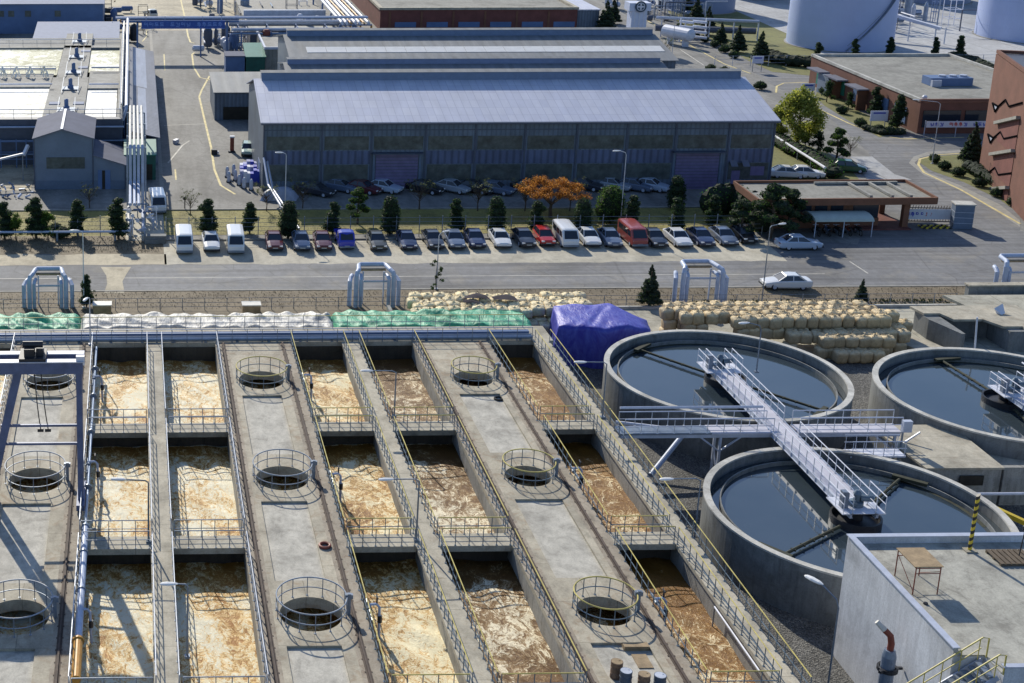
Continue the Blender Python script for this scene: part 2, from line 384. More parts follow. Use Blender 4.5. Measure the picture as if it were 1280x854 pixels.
def tag(o, label=None, cat=None, group=None, kind=None):
    if label: o['label'] = label
    if cat: o['category'] = cat
    if group: o['group'] = group
    if kind: o['kind'] = kind
    return o
def thing(name, loc, label, cat, group=None, rz=0):
    o = bpy.data.objects.new(name, None); COL.objects.link(o); o.location = loc; o.rotation_euler = (0, 0, rz)
    o.empty_display_size = .3
    return tag(o, label, cat, group)
KIDS = {}
def kids(o):
    return [c for c in bpy.data.objects if c.parent == o]
def tree_of(o, kidmap):
    return [(c, tree_of(c, kidmap)) for c in kidmap.get(o, [])]
def copy_tree(o, label=None, group=None, color=None, cache={}):
    """copy of a thing with copies of its parts and sub-parts (mesh data shared)"""
    if o.name not in cache: cache[o.name] = snap(o)
    def rec(node, par):
        src, ch = node; c = src.copy(); COL.objects.link(c)
        if par is not None: c.parent = par
        if color and src.type == 'MESH' and src.get('paint'): c.color = color
        for k in ch: rec(k, c)
        return c
    r = rec(cache[o.name], None)
    if label: r['label'] = label
    if group: r['group'] = group
    return r
def snap(o): return (o, [snap(c) for c in kids(o)])
def struct(name, mb, m, smooth=False, org=(0, 0, 0)):
    return tag(mb.build(name, m, org=org, smooth=smooth), kind='structure')
# ================================================================ SETTING
def P2(*pts, z=0): return [tuple(at(x, y, z)) for x, y in pts]
g = MB().sheet([(-1500, -200), (1500, -200), (1500, 3500), (-1500, 3500)], 0); struct('ground', g, 'asphalt_plant')
Z1, Z2, Z3, Z4 = .006, .012, .018, .024
struct('gravel_yard', MB().sheet([(30, 40), (80, 40), (80, 113.2), (30, 113.2)], Z1), 'gravel')
struct('concrete_yard', MB().box(33, 113.2, -.2, 100, 125.3, .05), 'yard_concrete')
struct('earth_verge', MB().sheet([(-120, 108), (33, 108), (33, 125.3), (140, 125.3), (140, 131.2), (-120, 131.2)], Z1), 'verge_earth')
struct('road', MB().sheet([(-200, 131.2), (200, 131.2), (200, 148.2), (66, 148.2), (64, 138.9), (-200, 138.9)], Z1), 'asphalt')
struct('road_edge', MB().box(-200, 131.0, 0, 200, 131.25, .05), 'kerb_stone')
# worn dusty parking strip and sandy track crossing the road
def wavy(x0, x1, y, amp, n, seed):
    rr = random.Random(seed); return [(x0 + (x1 - x0) * i / n, y + rr.uniform(-amp, amp)) for i in range(n + 1)]
struct('parking_strip', MB().sheet(wavy(3, 65, 138.75, .22, 50, 1) + [(65.5, 146.3), (3, 146.3)], Z2), 'park_dust')
struct('dusty_shoulder', MB().sheet(wavy(-120, 3.2, 138.7, .2, 60, 2) + [(3.2, 141.8)] + wavy(3.2, -120, 142.2, .3, 60, 3), Z2), 'dusty_ground')
struct('earth_bank', MB().sheet(wavy(-120, 3.3, 142.1, .25, 60, 4) + [(3.3, 148.4), (-120, 148.4)], Z1 + .002), 'verge_earth')
tr = [at(x, y) for x, y in ((130, 367), (134, 355), (133, 345), (126, 334), (164, 334), (158, 343), (153, 352), (156, 367))]
struct('dirt_track', MB().sheet([(p.x, p.y) for p in tr], Z3), 'dusty_ground')
struct('grass_strip', MB().sheet([(-120, 148.3), (66, 148.3), (66, 157.4), (-120, 157.4)], Z2), 'lawn_grass')
struct('gravel_bed', MB().sheet([(-.9, 146.6), (3.2, 146.6), (3.2, 157.4), (-.9, 157.4)], Z3), 'park_dust')
struct('kerb', MB().box(-120, 157.4, 0, 66, 157.65, .14), 'kerb_stone')
struct('kerb', MB().box(3, 146.35, 0, 65.5, 146.6, .16), 'kerb_stone')
# painted lines
mk = MB()
mk.box(-200, 134.75, Z2, -6, 134.88, Z2 + .003); mk.box(-1, 134.75, Z2, 67, 134.88, Z2 + .003)
def strip(mb, pts, w, z):
    pts = [Vector((p[0], p[1], 0)) for p in pts]; L = []; Rr = []
    for i, p in enumerate(pts):
        d = (pts[min(i + 1, len(pts) - 1)] - pts[max(i - 1, 0)]).normalized(); n = Vector((-d.y, d.x, 0))
        L.append(p + n * w / 2); Rr.append(p - n * w / 2)
    for i in range(len(pts) - 1):
        mb.add([(Rr[i].x, Rr[i].y, z), (Rr[i + 1].x, Rr[i + 1].y, z), (L[i + 1].x, L[i + 1].y, z), (L[i].x, L[i].y, z)], [(0, 1, 2, 3)])
strip(mk, P2((1062, 327), (1085, 342)), .14, Z2 + .003)
struct('road_marking', mk, 'road_paint')
# the works street on the left, yellow edge lines
yl = MB()
strip(yl, P2((262, 95), (252, 113), (249, 121), (254, 143), (264, 185), (268, 212), (276, 232), (294, 243)), .28, Z2)
strip(yl, P2((226, 0), (231, 22), (235, 45), (238, 53), (243, 54)), .3, Z2)
strip(yl, P2((266, 101), (250, 97), (242, 84), (240, 68), (243, 66)), .28, Z2)
strip(yl, P2((205, 68), (206, 88)), .2, Z2); strip(yl, P2((183, 38), (183, 46), (178, 52)), .2, Z2)
strip(yl, P2((219, 212), (220, 225)), .2, Z2)
struct('road_marking', yl, 'yellow_paint')
wl = MB(); strip(wl, P2((205, 157), (256, 155)), .18, Z2); strip(wl, P2((210, 204), (228, 182), (237, 176)), .22, Z2)
struct('road_marking', wl, 'road_paint')
struct('gutter', MB().box(3.0, 160, 0, 3.5, 300, .05), 'kerb_stone')
# right side: avenue, lawns, pavements
struct('avenue', MB().sheet([(p[0], p[1]) for p in P2((1275, 310), (1060, 300), (1060, 262), (1090, 235), (1100, 215), (1085, 190), (1040, 150), (985, 118), (938, 88), (800, 12), (850, 12), (935, 62), (985, 92), (1018, 96), (1040, 104), (1030, 120), (1060, 140), (1120, 165), (1275, 150))], Z2), 'asphalt')
struct('lawn', MB().sheet([(p[0], p[1]) for p in P2((822, 0), (845, 26), (900, 56), (935, 76), (965, 90), (1025, 96), (1024, 60), (900, 5))], Z3), 'right_grass')
struct('lawn', MB().sheet([(p[0], p[1]) for p in P2((1275, 268), (1250, 250), (1205, 228), (1165, 214), (1150, 204), (1152, 199), (1165, 196), (1215, 192), (1275, 190))], Z4), 'right_grass')
struct('lawn', MB().sheet([(p[0], p[1]) for p in P2((1022, 108), (1040, 106), (1075, 140), (1130, 162), (1100, 172), (1062, 152), (1030, 132), (1020, 120))], Z4), 'right_grass')
struct('lawn', MB().sheet([(p[0], p[1]) for p in P2((965, 165), (1035, 192), (1062, 210), (1080, 232), (1040, 236), (960, 225), (962, 190))], Z4), 'right_grass')
struct('pavement', MB().sheet([(p[0], p[1]) for p in P2((1062, 196), (1090, 196), (1118, 218), (1140, 225), (1085, 226), (1075, 212))], Z4 + .004), 'tank_pavement')
struct('pavement', MB().sheet([(p[0], p[1]) for p in P2((1275, 276), (1250, 256), (1200, 232), (1160, 216), (1143, 204), (1150, 197), (1166, 193), (1216, 190), (1216, 187), (1160, 190), (1142, 196), (1136, 204), (1155, 219), (1200, 238), (1248, 266), (1275, 284))], Z3 + .002), 'kerb_stone')
yr = MB()
strip(yr, P2((1275, 280), (1240, 260), (1200, 237), (1155, 216), (1148, 206), (1150, 199), (1170, 194), (1215, 191)), .3, Z4 + .004)
strip(yr, P2((970, 116), (971, 108), (980, 104), (1020, 103), (1030, 100)), .3, Z4)
strip(yr, P2((1022, 136), (1060, 154), (1100, 170), (1130, 174), (1205, 172)), .3, Z4 + .004)
strip(yr, P2((806, 24), (850, 50), (905, 80), (938, 92)), .3, Z4)
struct('road_marking', yr, 'yellow_paint')
wr = MB(); strip(wr, P2((850, 62), (880, 82)), .2, Z4); strip(wr, P2((818, 30), (835, 40)), .2, Z4); struct('road_marking', wr, 'road_paint')
struct('forecourt', MB().sheet([(p[0], p[1]) for p in P2((965, 300), (1010, 300), (1072, 306), (1076, 296), (1078, 290), (965, 286))], Z3), 'asphalt_plant')
struct('tank_pavement', MB().sheet([(104, 236), (118, 236), (240, 232), (240, 330), (112, 330), (104, 250)], Z2), 'tank_pavement')
struct('far_ground', MB().sheet([(-300, 276), (38, 276), (38, 420), (-300, 420)], Z1), 'dusty_ground')
struct('works_ground', MB().sheet([(-60, 166), (-12, 166), (-12, 186), (-60, 186)], Z1), 'dusty_ground')

# ================================================================ AERATION BASIN
DZ = 3.5; YF = 109.2; YN = 46.0
WATER = 2.0
RZ = 4.6
DECKS = [('A', -9.45, -3.25, -6.35, 1.72, (-8.2, -5.2)), ('B', 6.35, 12.35, 9.37, 1.68, (7.75, 10.6)), ('C', 21.95, 28.0, 25.15, 1.45, (23.5, 26.45))]
MY = [101.7, 85.9, 70.1, 54.4]
REC = [(98.9, 89.3), (82.8, 73.5), (67.1, 57.8)]
WALKS = [(.88, 2.18), (16.35, 17.72), (31.55, 32.85)]
BEAMS = [(92.8, 94.3), (77.15, 78.6), (61.5, 62.95)]
basin = thing('aeration_basin', (0, 85, 0), 'long concrete aeration basin of brown frothing bays between walkways and decks', 'treatment basin')
def slab_with_holes(x0, x1, cx, r, rec):
    """deck surface with round openings and shallow recessed panels; returns (top, recess) meshes"""
    t = MB(); rc = []; ys = []
    h = (x1 - x0) / 2; T = .32
    half = r + .45
    for my in MY: ys.append(('m', my - half, my + half, my))
    for a, b in REC: ys.append(('r', b, a, 0))
    ys.sort(key=lambda q: q[1]); y = YN
    def full(ya, yb): t.box(x0, ya, DZ - T, x1, yb, DZ)
    for k, ya, yb, my in ys:
        if ya > y: full(y, ya)
        if k == 'r':
            t.box(x0, ya, DZ - T, rec[0], yb, DZ); t.box(rec[1], ya, DZ - T, x1, yb, DZ)
            rc.append(MB().box(rec[0], ya, DZ - T, rec[1], yb, DZ - .14))
        else:
            xl, xr = cx - half, cx + half
            t.box(x0, ya, DZ - T, xl, yb, DZ); t.box(xr, ya, DZ - T, x1, yb, DZ)
            n = 48; vs = []; fs = []
            for i in range(n):
                a = 2 * math.pi * i / n; c, s = math.cos(a), math.sin(a); k2 = half / max(abs(c), abs(s))
                for rr, zz in ((k2, DZ), (r, DZ), (r, DZ - T - .35), (k2, DZ - T - .35)): vs.append((cx + c * rr, my + s * rr, zz))
            for i in range(n):
                j = (i + 1) % n
                fs += [(i * 4, i * 4 + 1, j * 4 + 1, j * 4), (i * 4 + 1, i * 4 + 2, j * 4 + 2, j * 4 + 1)]
            t.add(vs, fs)
        y = yb
    if y < YF: full(y, YF)
    return t, rc
for nm, x0, x1, cx, r, rec in DECKS:
    t, rc = slab_with_holes(x0, x1, cx, r, rec)
    d = t.build('deck', 'deck_concrete', basin)
    for q in rc: q.build('recessed_panel', 'recess_concrete', d)
    w = MB()
    for xa, xb, side in ((x0 + .02, x0 + .3, 0), (x1 - .3, x1 - .02, 1)):
        w.box(xa, YN, 0 if not (nm == 'C' and side == 0) else 2.2, xb, YF - .01, DZ - .33)
        if nm == 'C' and side == 0:
            for k in range(-1, 4):      # the basin side stands open between stub walls
                yb = 108 - 15.6 * k
                w.box(xa, yb - 13.2, 0, xb, yb - 2.6, 2.19)
    w.build('side_wall', 'wall_concrete', basin)
    tr_ = MB()
    for xr in ((x0 + .62, x1 - .72)):
        tr_.box(xr - .05, YN, DZ + .004, xr + .05, YF - .2, DZ + .13)
        tr_.box(xr - .14, YN, DZ + .008, xr + .14, YF - .2, DZ + .03)
        ys_ = YN
        while ys_ < YF - 1: tr_.box(xr - .19, ys_, DZ + .006, xr + .19, ys_ + .09, DZ + .032); ys_ += 1.1
    tr_.build('crane_rail', 'rail_track', basin)
    for xa_, xb_ in ((x0 + .02, x0 + .98), (x1 - 1.1, x1 - .02)): MB().sheet([(xa_, YN), (xb_, YN), (xb_, YF), (xa_, YF)], DZ + .004).build('worn_strip', 'worn_deck', basin)
for x0, x1 in WALKS:
    MB().box(x0, YN, DZ - .25, x1, YF - .01, DZ - .003).build('walkway_slab', 'slab_concrete', basin)
    MB().box(x0 + .15, YN, 0, x1 - .15, YF - .02, DZ - .26).build('walkway_wall', 'wall_concrete', basin)
BAYS = [(-3.25, .88), (2.18, 6.35), (12.35, 16.35), (17.72, 21.95), (28.0, 31.55), (-30, -9.45)]
for bx0, bx1 in BAYS:
    for by0, by1 in BEAMS:
        MB().box(bx0 + .01, by0, DZ - .38, bx1 - .01, by1, DZ - .006).build('cross_beam', 'slab_concrete', basin)
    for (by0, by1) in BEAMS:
        MB().box(bx0 - .2, by1 - .5, 0, bx1 + .2, by1 - .2, DZ - .4).build('baffle_wall', 'shaded_wall', basin)  # painted dark for the shade on its near face
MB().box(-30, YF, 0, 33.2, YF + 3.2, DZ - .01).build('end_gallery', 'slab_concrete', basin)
MB().box(-30, YF - .06, 0, 31.6, YF - .03, DZ - .35).build('end_shade_panel', 'shaded_wall', basin)  # thin facing added to carry the painted shade of the basin end
MB().box(32.7, YN, 0, 33.2, YF - .02, 3.1).build('outer_wall', 'tank_concrete', basin)
# frothing water, one sheet per channel
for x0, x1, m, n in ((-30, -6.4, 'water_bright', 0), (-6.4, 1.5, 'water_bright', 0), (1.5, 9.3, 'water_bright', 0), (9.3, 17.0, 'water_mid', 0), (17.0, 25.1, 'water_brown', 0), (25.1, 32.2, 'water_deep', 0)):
    gx = int((x1 - x0) / .22); gy = int(62 / .22); rr = random.Random(int(x0 * 10) + 999)
    ph = [(rr.uniform(.5, 3.2), rr.uniform(.5, 3.2), rr.uniform(0, 6.3), rr.uniform(.02, .05)) for _ in range(10)]
    w = MB(); vs = []; fs = []
    gx = min(gx, 60)
    for j in range(gy + 1):
        yy = YN + (YF - YN) * j / gy
        for i in range(gx + 1):
            xx = x0 + (x1 - x0) * i / gx
            z = WATER + .55 * sum(a * math.sin(u * xx + v * yy * .8 + p + 1.3 * math.sin(.7 * yy + p)) for u, v, p, a in ph)
            vs.append((xx, yy, z))
    for j in range(gy):
        for i in range(gx):
            a = j * (gx + 1) + i; fs.append((a, a + 1, a + gx + 2, a + gx + 1))
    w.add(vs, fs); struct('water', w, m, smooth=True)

# ---------------------------------------------------------------- handrails
PM = {}
def post_mesh(h, m):
    k = (round(h, 2), m)
    if k not in PM:
        PM[k] = MB().tube([(0, 0, 0), (0, 0, h)], .026, 6).box(-.06, -.06, 0, .06, .06, .02).mesh('post', m)
    return PM[k]
def railing(p, q, label, top='rail_yellow', low='rail_blue', h=1.1, sp=1.0, mids=(.55,), group=None, name='handrail', r=.032, parent=None, posts=True):
    p = Vector(p); q = Vector(q); d = q - p
    if parent is None: t = thing(name, p, label, 'handrail', group)
    else: t = parent
    a = MB().tube([p + Vector((0, 0, h)), q + Vector((0, 0, h))], r, 6)
    if parent is None: a.build('top_rail', top, t)
    else: a.build('handrail', top, t)
    b = MB()
    for z in mids: b.tube([p + Vector((0, 0, z)), q + Vector((0, 0, z))], r * .8, 6)
    b.build('mid_rail', low, t)
    if posts:
        n = max(1, round(d.length / sp)); base = p - t.location if parent is None else None
        off = Vector((0, 0, 0)); qq = t
        while qq is not None: off += qq.location; qq = qq.parent
        for i in range(n + 1):
            o = bpy.data.objects.new('post', post_mesh(h, low)); COL.objects.link(o); o.parent = t
            o.location = p + d * (i / n) - off
    return t
segs = [(108.8, 94.25), (92.7, 78.65), (77.1, 63.0)]
segn = ['far stretch beyond the first crossbeams', 'middle stretch between the crossbeams', 'near stretch at the bottom of the picture']
LINES = [(-9.4, 'left edge of the gantry deck', 0), (-3.3, 'right edge of the gantry deck', 0),
         (.96, 'left edge of the leftmost walkway', 0), (2.1, 'right edge of the leftmost walkway', 0),
         (6.42, 'left edge of the middle manhole deck', 0), (12.28, 'right edge of the middle manhole deck', 1),
         (16.42, 'left edge of the two-lamp walkway', 1), (17.65, 'right edge of the two-lamp walkway', 1),
         (22.02, 'left edge of the drum deck', 1), (27.93, 'right edge of the drum deck', 1),
         (31.62, 'basin side of the outer walkway', 1), (32.78, 'tank side of the outer walkway', 1)]
for x, w, yel in LINES:
    for (ya, yb), sn in zip(segs, segn):
        if x == 32.78: ya2, yb2 = ya + (0 if ya > 100 else .75), yb - .7
        else: ya2, yb2 = ya, yb
        railing((x, ya2, DZ), (x, yb2, DZ), ('Yellow-topped' if yel else 'grey-blue').lower() + ' handrail along the ' + w + ', ' + {0: 'far stretch', 1: 'middle stretch', 2: 'nearest stretch'}[segn.index(sn)],
                'rail_yellow' if yel else 'rail_light', 'rail_blue' if yel else 'rail_grey', sp=.95, group='handrails along the basin walkways')
bn = ['bay beside the gantry', 'second bay from left', 'third bay from left', 'fourth bay from left', 'outermost right bay']
for bi, ((bx0, bx1), b_) in enumerate(zip(BAYS[:5], bn)):
    for k, (by0, by1) in enumerate(BEAMS):
        for side, yy in (('back', by1 - .08), ('front', by0 + .08)):
            if k == 2 and side == 'front': continue
            yel = bi >= 2
            railing((bx0 + .1, yy, DZ - .01), (bx1 - .1, yy, DZ - .01), 'short handrail on the %s edge of the %s crossbeam, %s' % (side, ['far', 'middle', 'nearest'][k], b_),
                    'rail_yellow' if yel else 'rail_grey', 'rail_blue' if yel else 'rail_grey', sp=.8, group='short handrails on the crossbeams')
# far gallery: blue channels and railings
gal = thing('pipe_gallery', (0, YF + 1, DZ), 'pair of long blue pipes running along the far end of the basin', 'pipework')
MB().tube([(-30, YF + .25, DZ + .22), (31.6, YF + .25, DZ + .22)], .13, 8).tube([(-30, YF + .7, DZ + .2), (31.6, YF + .7, DZ + .2)], .1, 8).build('pipe', 'pipe_blue_grey', gal)
MB().box(-30, YF + 1.3, DZ, 31.6, YF + 1.7, DZ + .28).build('trough', 'panel_blue', gal)
gs = MB()
for i in range(25): gs.box(-29.5 + i * 2.5, YF + .1, DZ - .01, -29.3 + i * 2.5, YF + .85, DZ + .1)
gs.build('support', 'rail_grey', gal)
railing((-28, YF + .05, DZ), (31.5, YF + .05, DZ), 'grey handrail across the far ends of all the bays, nearer of the two', 'rail_light', 'rail_grey', sp=1.2)
railing((-28, YF + 2.9, DZ), (31.5, YF + 2.9, DZ), 'long handrail at the far end, directly in front of the tarpaulins', 'rail_yellow', 'rail_grey', sp=1.2)

# guard rings round the deck openings
def guard(cx, my, r, yel, label, h=1.1):
    t = thing('guard_ring', (cx, my, DZ), label, 'guard rail', 'round guard rails at the deck openings')
    n = 48
    def hoop(z, rad):
        return MB().tube([(cx + r * math.cos(2 * math.pi * i / n), my + r * math.sin(2 * math.pi * i / n), DZ + z) for i in range(n + 1)], rad, 6, cap=False)
    hoop(h, .04).build('top_rail', 'rail_yellow' if yel else 'rail_hoop', t)
    hoop(.5, .03).build('mid_rail', 'rail_grey' if not yel else 'rail_blue', t)
    k = 14
    for i in range(k):
        a = 2 * math.pi * (i + .5) / k
        o = bpy.data.objects.new('post', post_mesh(h, 'rail_blue' if yel else 'rail_grey')); COL.objects.link(o); o.parent = t
        o.location = (r * math.cos(a), r * math.sin(a), 0)
    a = R(-2); c = Vector((cx + (r + .12) * math.cos(a), my + (r + .12) * math.sin(a), DZ))
    MB().box(c.x - .09, c.y - .09, DZ, c.x + .09, c.y + .09, DZ + 1.25).box(c.x - .22, c.y - .1, DZ + .95, c.x + .2, c.y + .12, DZ + 1.2).build('control_box', 'rail_grey', t)
dn = {'A': 'deck under the blue gantry', 'B': 'middle manhole deck', 'C': 'right-hand manhole deck'}
for nm, x0, x1, cx, r, rec in DECKS:
    for k, my in enumerate(MY[:3]):
        yel = nm == 'C' or (nm == 'B' and k == 0)
        guard(cx, my, r + .2, yel, '%s guard ring around the %s round opening of the %s' % ('yellow-topped' if yel else 'grey', ['farthest', 'middle', 'nearest'][k], dn[nm]))

# steel gantry crane straddling the left deck
cr = thing('gantry_crane', (-6.35, 83, DZ + .13), 'blue steel gantry crane straddling the leftmost deck of the basin', 'gantry crane')
yc = 82.8; zt = DZ + 9.6
for yy, m in ((yc - .55, 'crane_blue'), (yc + .75, 'crane_blue')):
    b = MB().box(-24, yy - .16, zt - .75, -3.1, yy + .16, zt); b.build('girder', m, cr)
    MB().box(-24, yy - .26, zt, -3.05, yy + .26, zt + .06).build('girder_flange', 'steel_light', cr)
lg = MB().bar((-3.35, yc - .4, DZ + .3), (-3.35, yc - .4, zt - .75), .34, .4); lg.build('leg', 'crane_blue', cr)
MB().bar((-3.35, yc + 1.0, DZ + .3), (-3.35, yc + 1.0, zt - .75), .3, .36).build('leg', 'crane_blue', cr)
MB().bar((-9.0, yc - .4, DZ + .3), (-7.0, yc - .4, zt - .75), .4, .5).build('leg', 'crane_blue', cr)
MB().bar((-9.0, yc + 1.4, DZ + .3), (-7.0, yc + 1.0, zt - .75), .3, .36).build('leg', 'crane_blue', cr)
MB().bar((-8.35, yc - .4, DZ + 4.2), (-3.5, yc - .4, DZ + 4.2), .14).build('brace', 'crane_blue', cr)
MB().bar((-8.1, yc - .4, DZ + 5.4), (-3.5, yc - .4, DZ + 5.4), .14).build('brace', 'crane_blue', cr)
for xx in (-3.35, -8.95): MB().box(xx - .25, yc - 1.3, DZ + .14, xx + .25, yc + 2.0, DZ + .5).build('end_carriage', 'crane_blue', cr)
tz = MB().box(-6.9, yc - .75, zt + .07, -5.3, yc + .95, zt + .25).box(-6.6, yc - .5, zt + .25, -6.0, yc + .5, zt + .75).box(-5.9, yc - .3, zt + .25, -5.45, yc + .4, zt + .6)
tz.tube([(-6.7, yc + .1, zt + .85), (-5.5, yc + .1, zt + .85)], .2, 10).build('trolley', 'machine_dark', cr)
MB().box(-3.5, yc - .7, zt - .2, -3.0, yc - .35, zt + .35).build('switch_box', 'steel_white', cr)
for x, y2 in ((-6.1, -5.75), (-5.7, -5.3)):
    c = [(x, yc + .1, zt)] + [(x + (y2 - x) * (t / 6) ** 1.5, yc + .1 + .1 * math.sin(t), zt - 4.6 * t / 6) for t in range(1, 7)]
    MB().tube(c, .035, 5).box(c[-1][0] - .18, c[-1][1] - .12, c[-1][2] - .2, c[-1][0] + .18, c[-1][1] + .12, c[-1][2]).build('hoist_cable', 'machine_dark', cr)
# second, slender ladder frame seen left of the crane leg
# grey air main on the deck edge with an orange end
am = thing('air_pipe', (-2.98, 90, DZ), 'thick grey air pipe with an orange end lying beside the gantry deck', 'pipe')
MB().tube([(-2.98, 107.5, DZ + .35), (-2.98, 79, DZ + .35)], .1, 10).build('pipe', 'pipe_blue_grey', am)
MB().tube([(-2.98, 79, DZ + .38), (-2.98, 67.2, DZ + .38)], .2, 12).build('pipe', 'pipe_clad', am)
MB().tube([(-2.98, 67.2, DZ + .38), (-2.98, 63.8, DZ + .38)], .25, 12).tube([(-2.98, 67.25, DZ + .38), (-2.98, 67.1, DZ + .38)], .32, 12).build('pipe_end', 'pipe_orange', am)
for yy in (72, 76, 79, 84, 92, 98, 103): MB().tube([(-2.98, yy, DZ + .37), (-2.98, yy + .12, DZ + .37)], .27, 12).box(-3.1, yy - .1, DZ, -2.86, yy + .1, DZ + .2).build('flange', 'rail_grey', am)
# bent drop pipes reaching into the bays
def drop_pipe(x, y, side, label, s=1.0):
    t = thing('drop_pipe', (x, y, DZ), label, 'drop pipe', 'drop pipes at the bay edges')
    d = side
    MB().tube([(x - .35 * d, y, DZ + .45), (x + .15 * d, y, DZ + .5), (x + .3 * d, y, DZ + .3), (x + .34 * d, y, WATER - .1)], .075 * s, 8).build('pipe', 'pipe_clad', t)
    MB().tube([(x - .3 * d, y - 1.5, DZ + .42), (x - .3 * d, y + .6, DZ + .42)], .07 * s, 8).tube([(x - .3 * d, y - .4, DZ + .42), (x - .3 * d, y - .2, DZ + .42)], .13 * s, 10).build('branch_pipe', 'rail_grey', t)
    MB().tube([(x + .34 * d, y - .01, DZ - .6), (x + .34 * d, y, DZ - .2)], .13 * s, 8).tube([(x + .15 * d, y, DZ + .56), (x + .15 * d, y, DZ + .95)], .05, 6).tube([(x + .15 * d, y - .2, DZ + .95), (x + .15 * d, y + .2, DZ + .95)], .04, 6).build('valve', 'machine_dark', t)
pl = [(-2.75, 101.5, 1, 'bay beside the gantry deck, far end'), (-2.75, 87.5, 1, 'bay beside the gantry deck, middle'), (-2.75, 70, 1, 'bay beside the gantry deck, near the orange pipe end'),
      (12.75, 101.5, 1, 'bay right of the middle manhole deck, far end'), (12.75, 85.5, 1, 'bay right of the middle manhole deck, middle'), (12.75, 70.2, 1, 'bay right of the middle manhole deck, nearest'),
      (28.3, 70.5, 1, 'outermost right bay, nearest'), (28.3, 86, 1, 'outermost right bay, middle')]
for x, y, sd, w in pl: drop_pipe(x, y, sd, 'bent steel drop pipe with valve entering the ' + w.replace('bay right of the middle manhole deck', 'third bay').replace('bay beside the gantry deck', 'first bay'))
fp = thing('scum_pipe', (31.4, 67, DZ), 'slim white pipe fixed low on the side of the outer walkway above brown water', 'pipe')
MB().tube([(31.42, 70.8, DZ - .25), (31.42, 64.8, DZ - .25)], .05, 8).build('pipe', 'steel_white', fp)
MB().tube([(31.42, 70.8, DZ - .25), (31.42, 70.8, WATER)], .04, 6).build('branch_pipe', 'rail_grey', fp)
# loose objects on the decks
lr = MB(); n = 24
lr.tube([(11.0 + .3 * math.cos(2 * math.pi * i / n), 77.2 + .3 * math.sin(2 * math.pi * i / n), DZ + .09) for i in range(n + 1)], .085, 8, cap=False)
tag(lr.build('life_ring', 'rust_red'), 'faded red ring lying on the middle manhole deck', 'ring')
lr = MB()
lr.tube([(26.2 + .28 * math.cos(2 * math.pi * i / n), 98.2 + .28 * math.sin(2 * math.pi * i / n), DZ - .14 + .07) for i in range(n + 1)], .07, 8, cap=False)
tag(lr.build('old_tyre', 'tyre'), 'black tyre lying in the far recess of the right-hand manhole deck', 'tyre')
def drum(x, y, z, m, label, h=.9):
    t = thing('oil_drum', (x, y, z), label, 'drum', 'drums on the right-hand deck')
    MB().lathe(x, y, [(.28, z), (.3, z + .02), (.29, z + .28), (.31, z + .3), (.29, z + .32), (.29, z + .58), (.31, z + .6), (.29, z + .62), (.3, z + h - .02), (.3, z + h)], 20).build('barrel', m, t)
    MB().lathe(x, y, [(.27, z + h + .001), (.27, z + h + .01)], 20).lathe(x + .15, y + .08, [(.04, z + h + .01), (.04, z + h + .03)], 8).build('lid', 'rail_light' if m == 'drum_blue' else 'wood', t)
for x, y, m, l in ((23.95, 64.3, 'drum_rust', 'rusty brown drum standing farthest back in the cluster on the deck'), (24.15, 63.5, 'drum_blue', 'dark blue drum with pale lid in front of the rusty drum'),
                   (24.95, 63.2, 'drum_rust', 'brown drum right of the dark blue drum, cut by the lower picture edge'), (25.7, 63.1, 'drum_blue', 'rightmost dark blue drum in the cluster at the lower picture edge')):
    drum(x, y, DZ - .14 if x < 26.4 else DZ, m, l)
pt = thing('stacked_boards', (25.9, 67.0, DZ - .14), 'short stack of weathered boards at the corner of the near recess', 'boards')
for k in range(3): MB().box(25.1, 66.55, DZ - .14 + k * .09, 26.4, 66.95, DZ - .07 + k * .09).build('board', 'wood', pt)
tag(MB().box(25.35, 65.0, DZ - .138, 26.1, 66.2, DZ - .09).build('plate_cover', 'wood'), 'thin brown board lying flat beside the board stack', 'board')

# ---------------------------------------------------------------- lamps
def lamp(x, y, z, h, label, az=180, arm=1.2, name='street_lamp', m='rail_grey', r=.06, hs=1.0, lift=.25):
    t = thing(name, (x, y, z), label, 'lamp', 'lamps on tall poles')
    a = R(az); e = Vector((x + arm * math.cos(a), y + arm * math.sin(a), z + h))
    MB().tube([(x, y, z), (x, y, z + h - lift - .1)], [r, r * .7], 8).box(x - .14, y - .14, z, x + .14, y + .14, z + .12).build('pole', m, t)
    MB().tube([(x, y, z + h - lift - .12), (x + .15 * arm * math.cos(a), y + .15 * arm * math.sin(a), z + h - lift * .6), e], r * .6, 6).build('arm', m, t)
    l = .45 * hs; w = .15 * hs; dx, dy = math.cos(a), math.sin(a)
    pts = []
    hd = MB(); prof = [(0, .3), (.2, .8), (.6, 1), (.9, .75), (1, .2)]; vs = []; fs = []
    for s, q in prof:
        c = e + Vector((dx, dy, 0)) * (s * l * 2 - .1)
        for k in range(8):
            b = 2 * math.pi * k / 8; vs.append((c.x - dy * math.cos(b) * w * q, c.y + dx * math.cos(b) * w * q, c.z + math.sin(b) * w * .6 * q))
    for i in range(4):
        for k in range(8): fs.append((i * 8 + k, (i + 1) * 8 + k, (i + 1) * 8 + (k + 1) % 8, i * 8 + (k + 1) % 8))
    fs += [tuple(reversed(range(8))), tuple(range(32, 40))]
    hd.add(vs, fs).build('lamp_head', 'lamp_white', t)
    return t
lamp(18.1, 95.0, DZ, 3.5, 'basin lamp whose arm reaches left over the far part of the middle walkway', 180, 1.7, lift=.05)
lamp(16.45, 77.8, DZ, 4.0, 'basin lamp whose arm reaches left at the middle of the central walkway', 182, 1.6, lift=.05)
lamp(32.6, 94.6, DZ, 4.2, 'lamp by the corner where the tank bridge leaves the outer walkway', 180, 1.5, lift=.05)
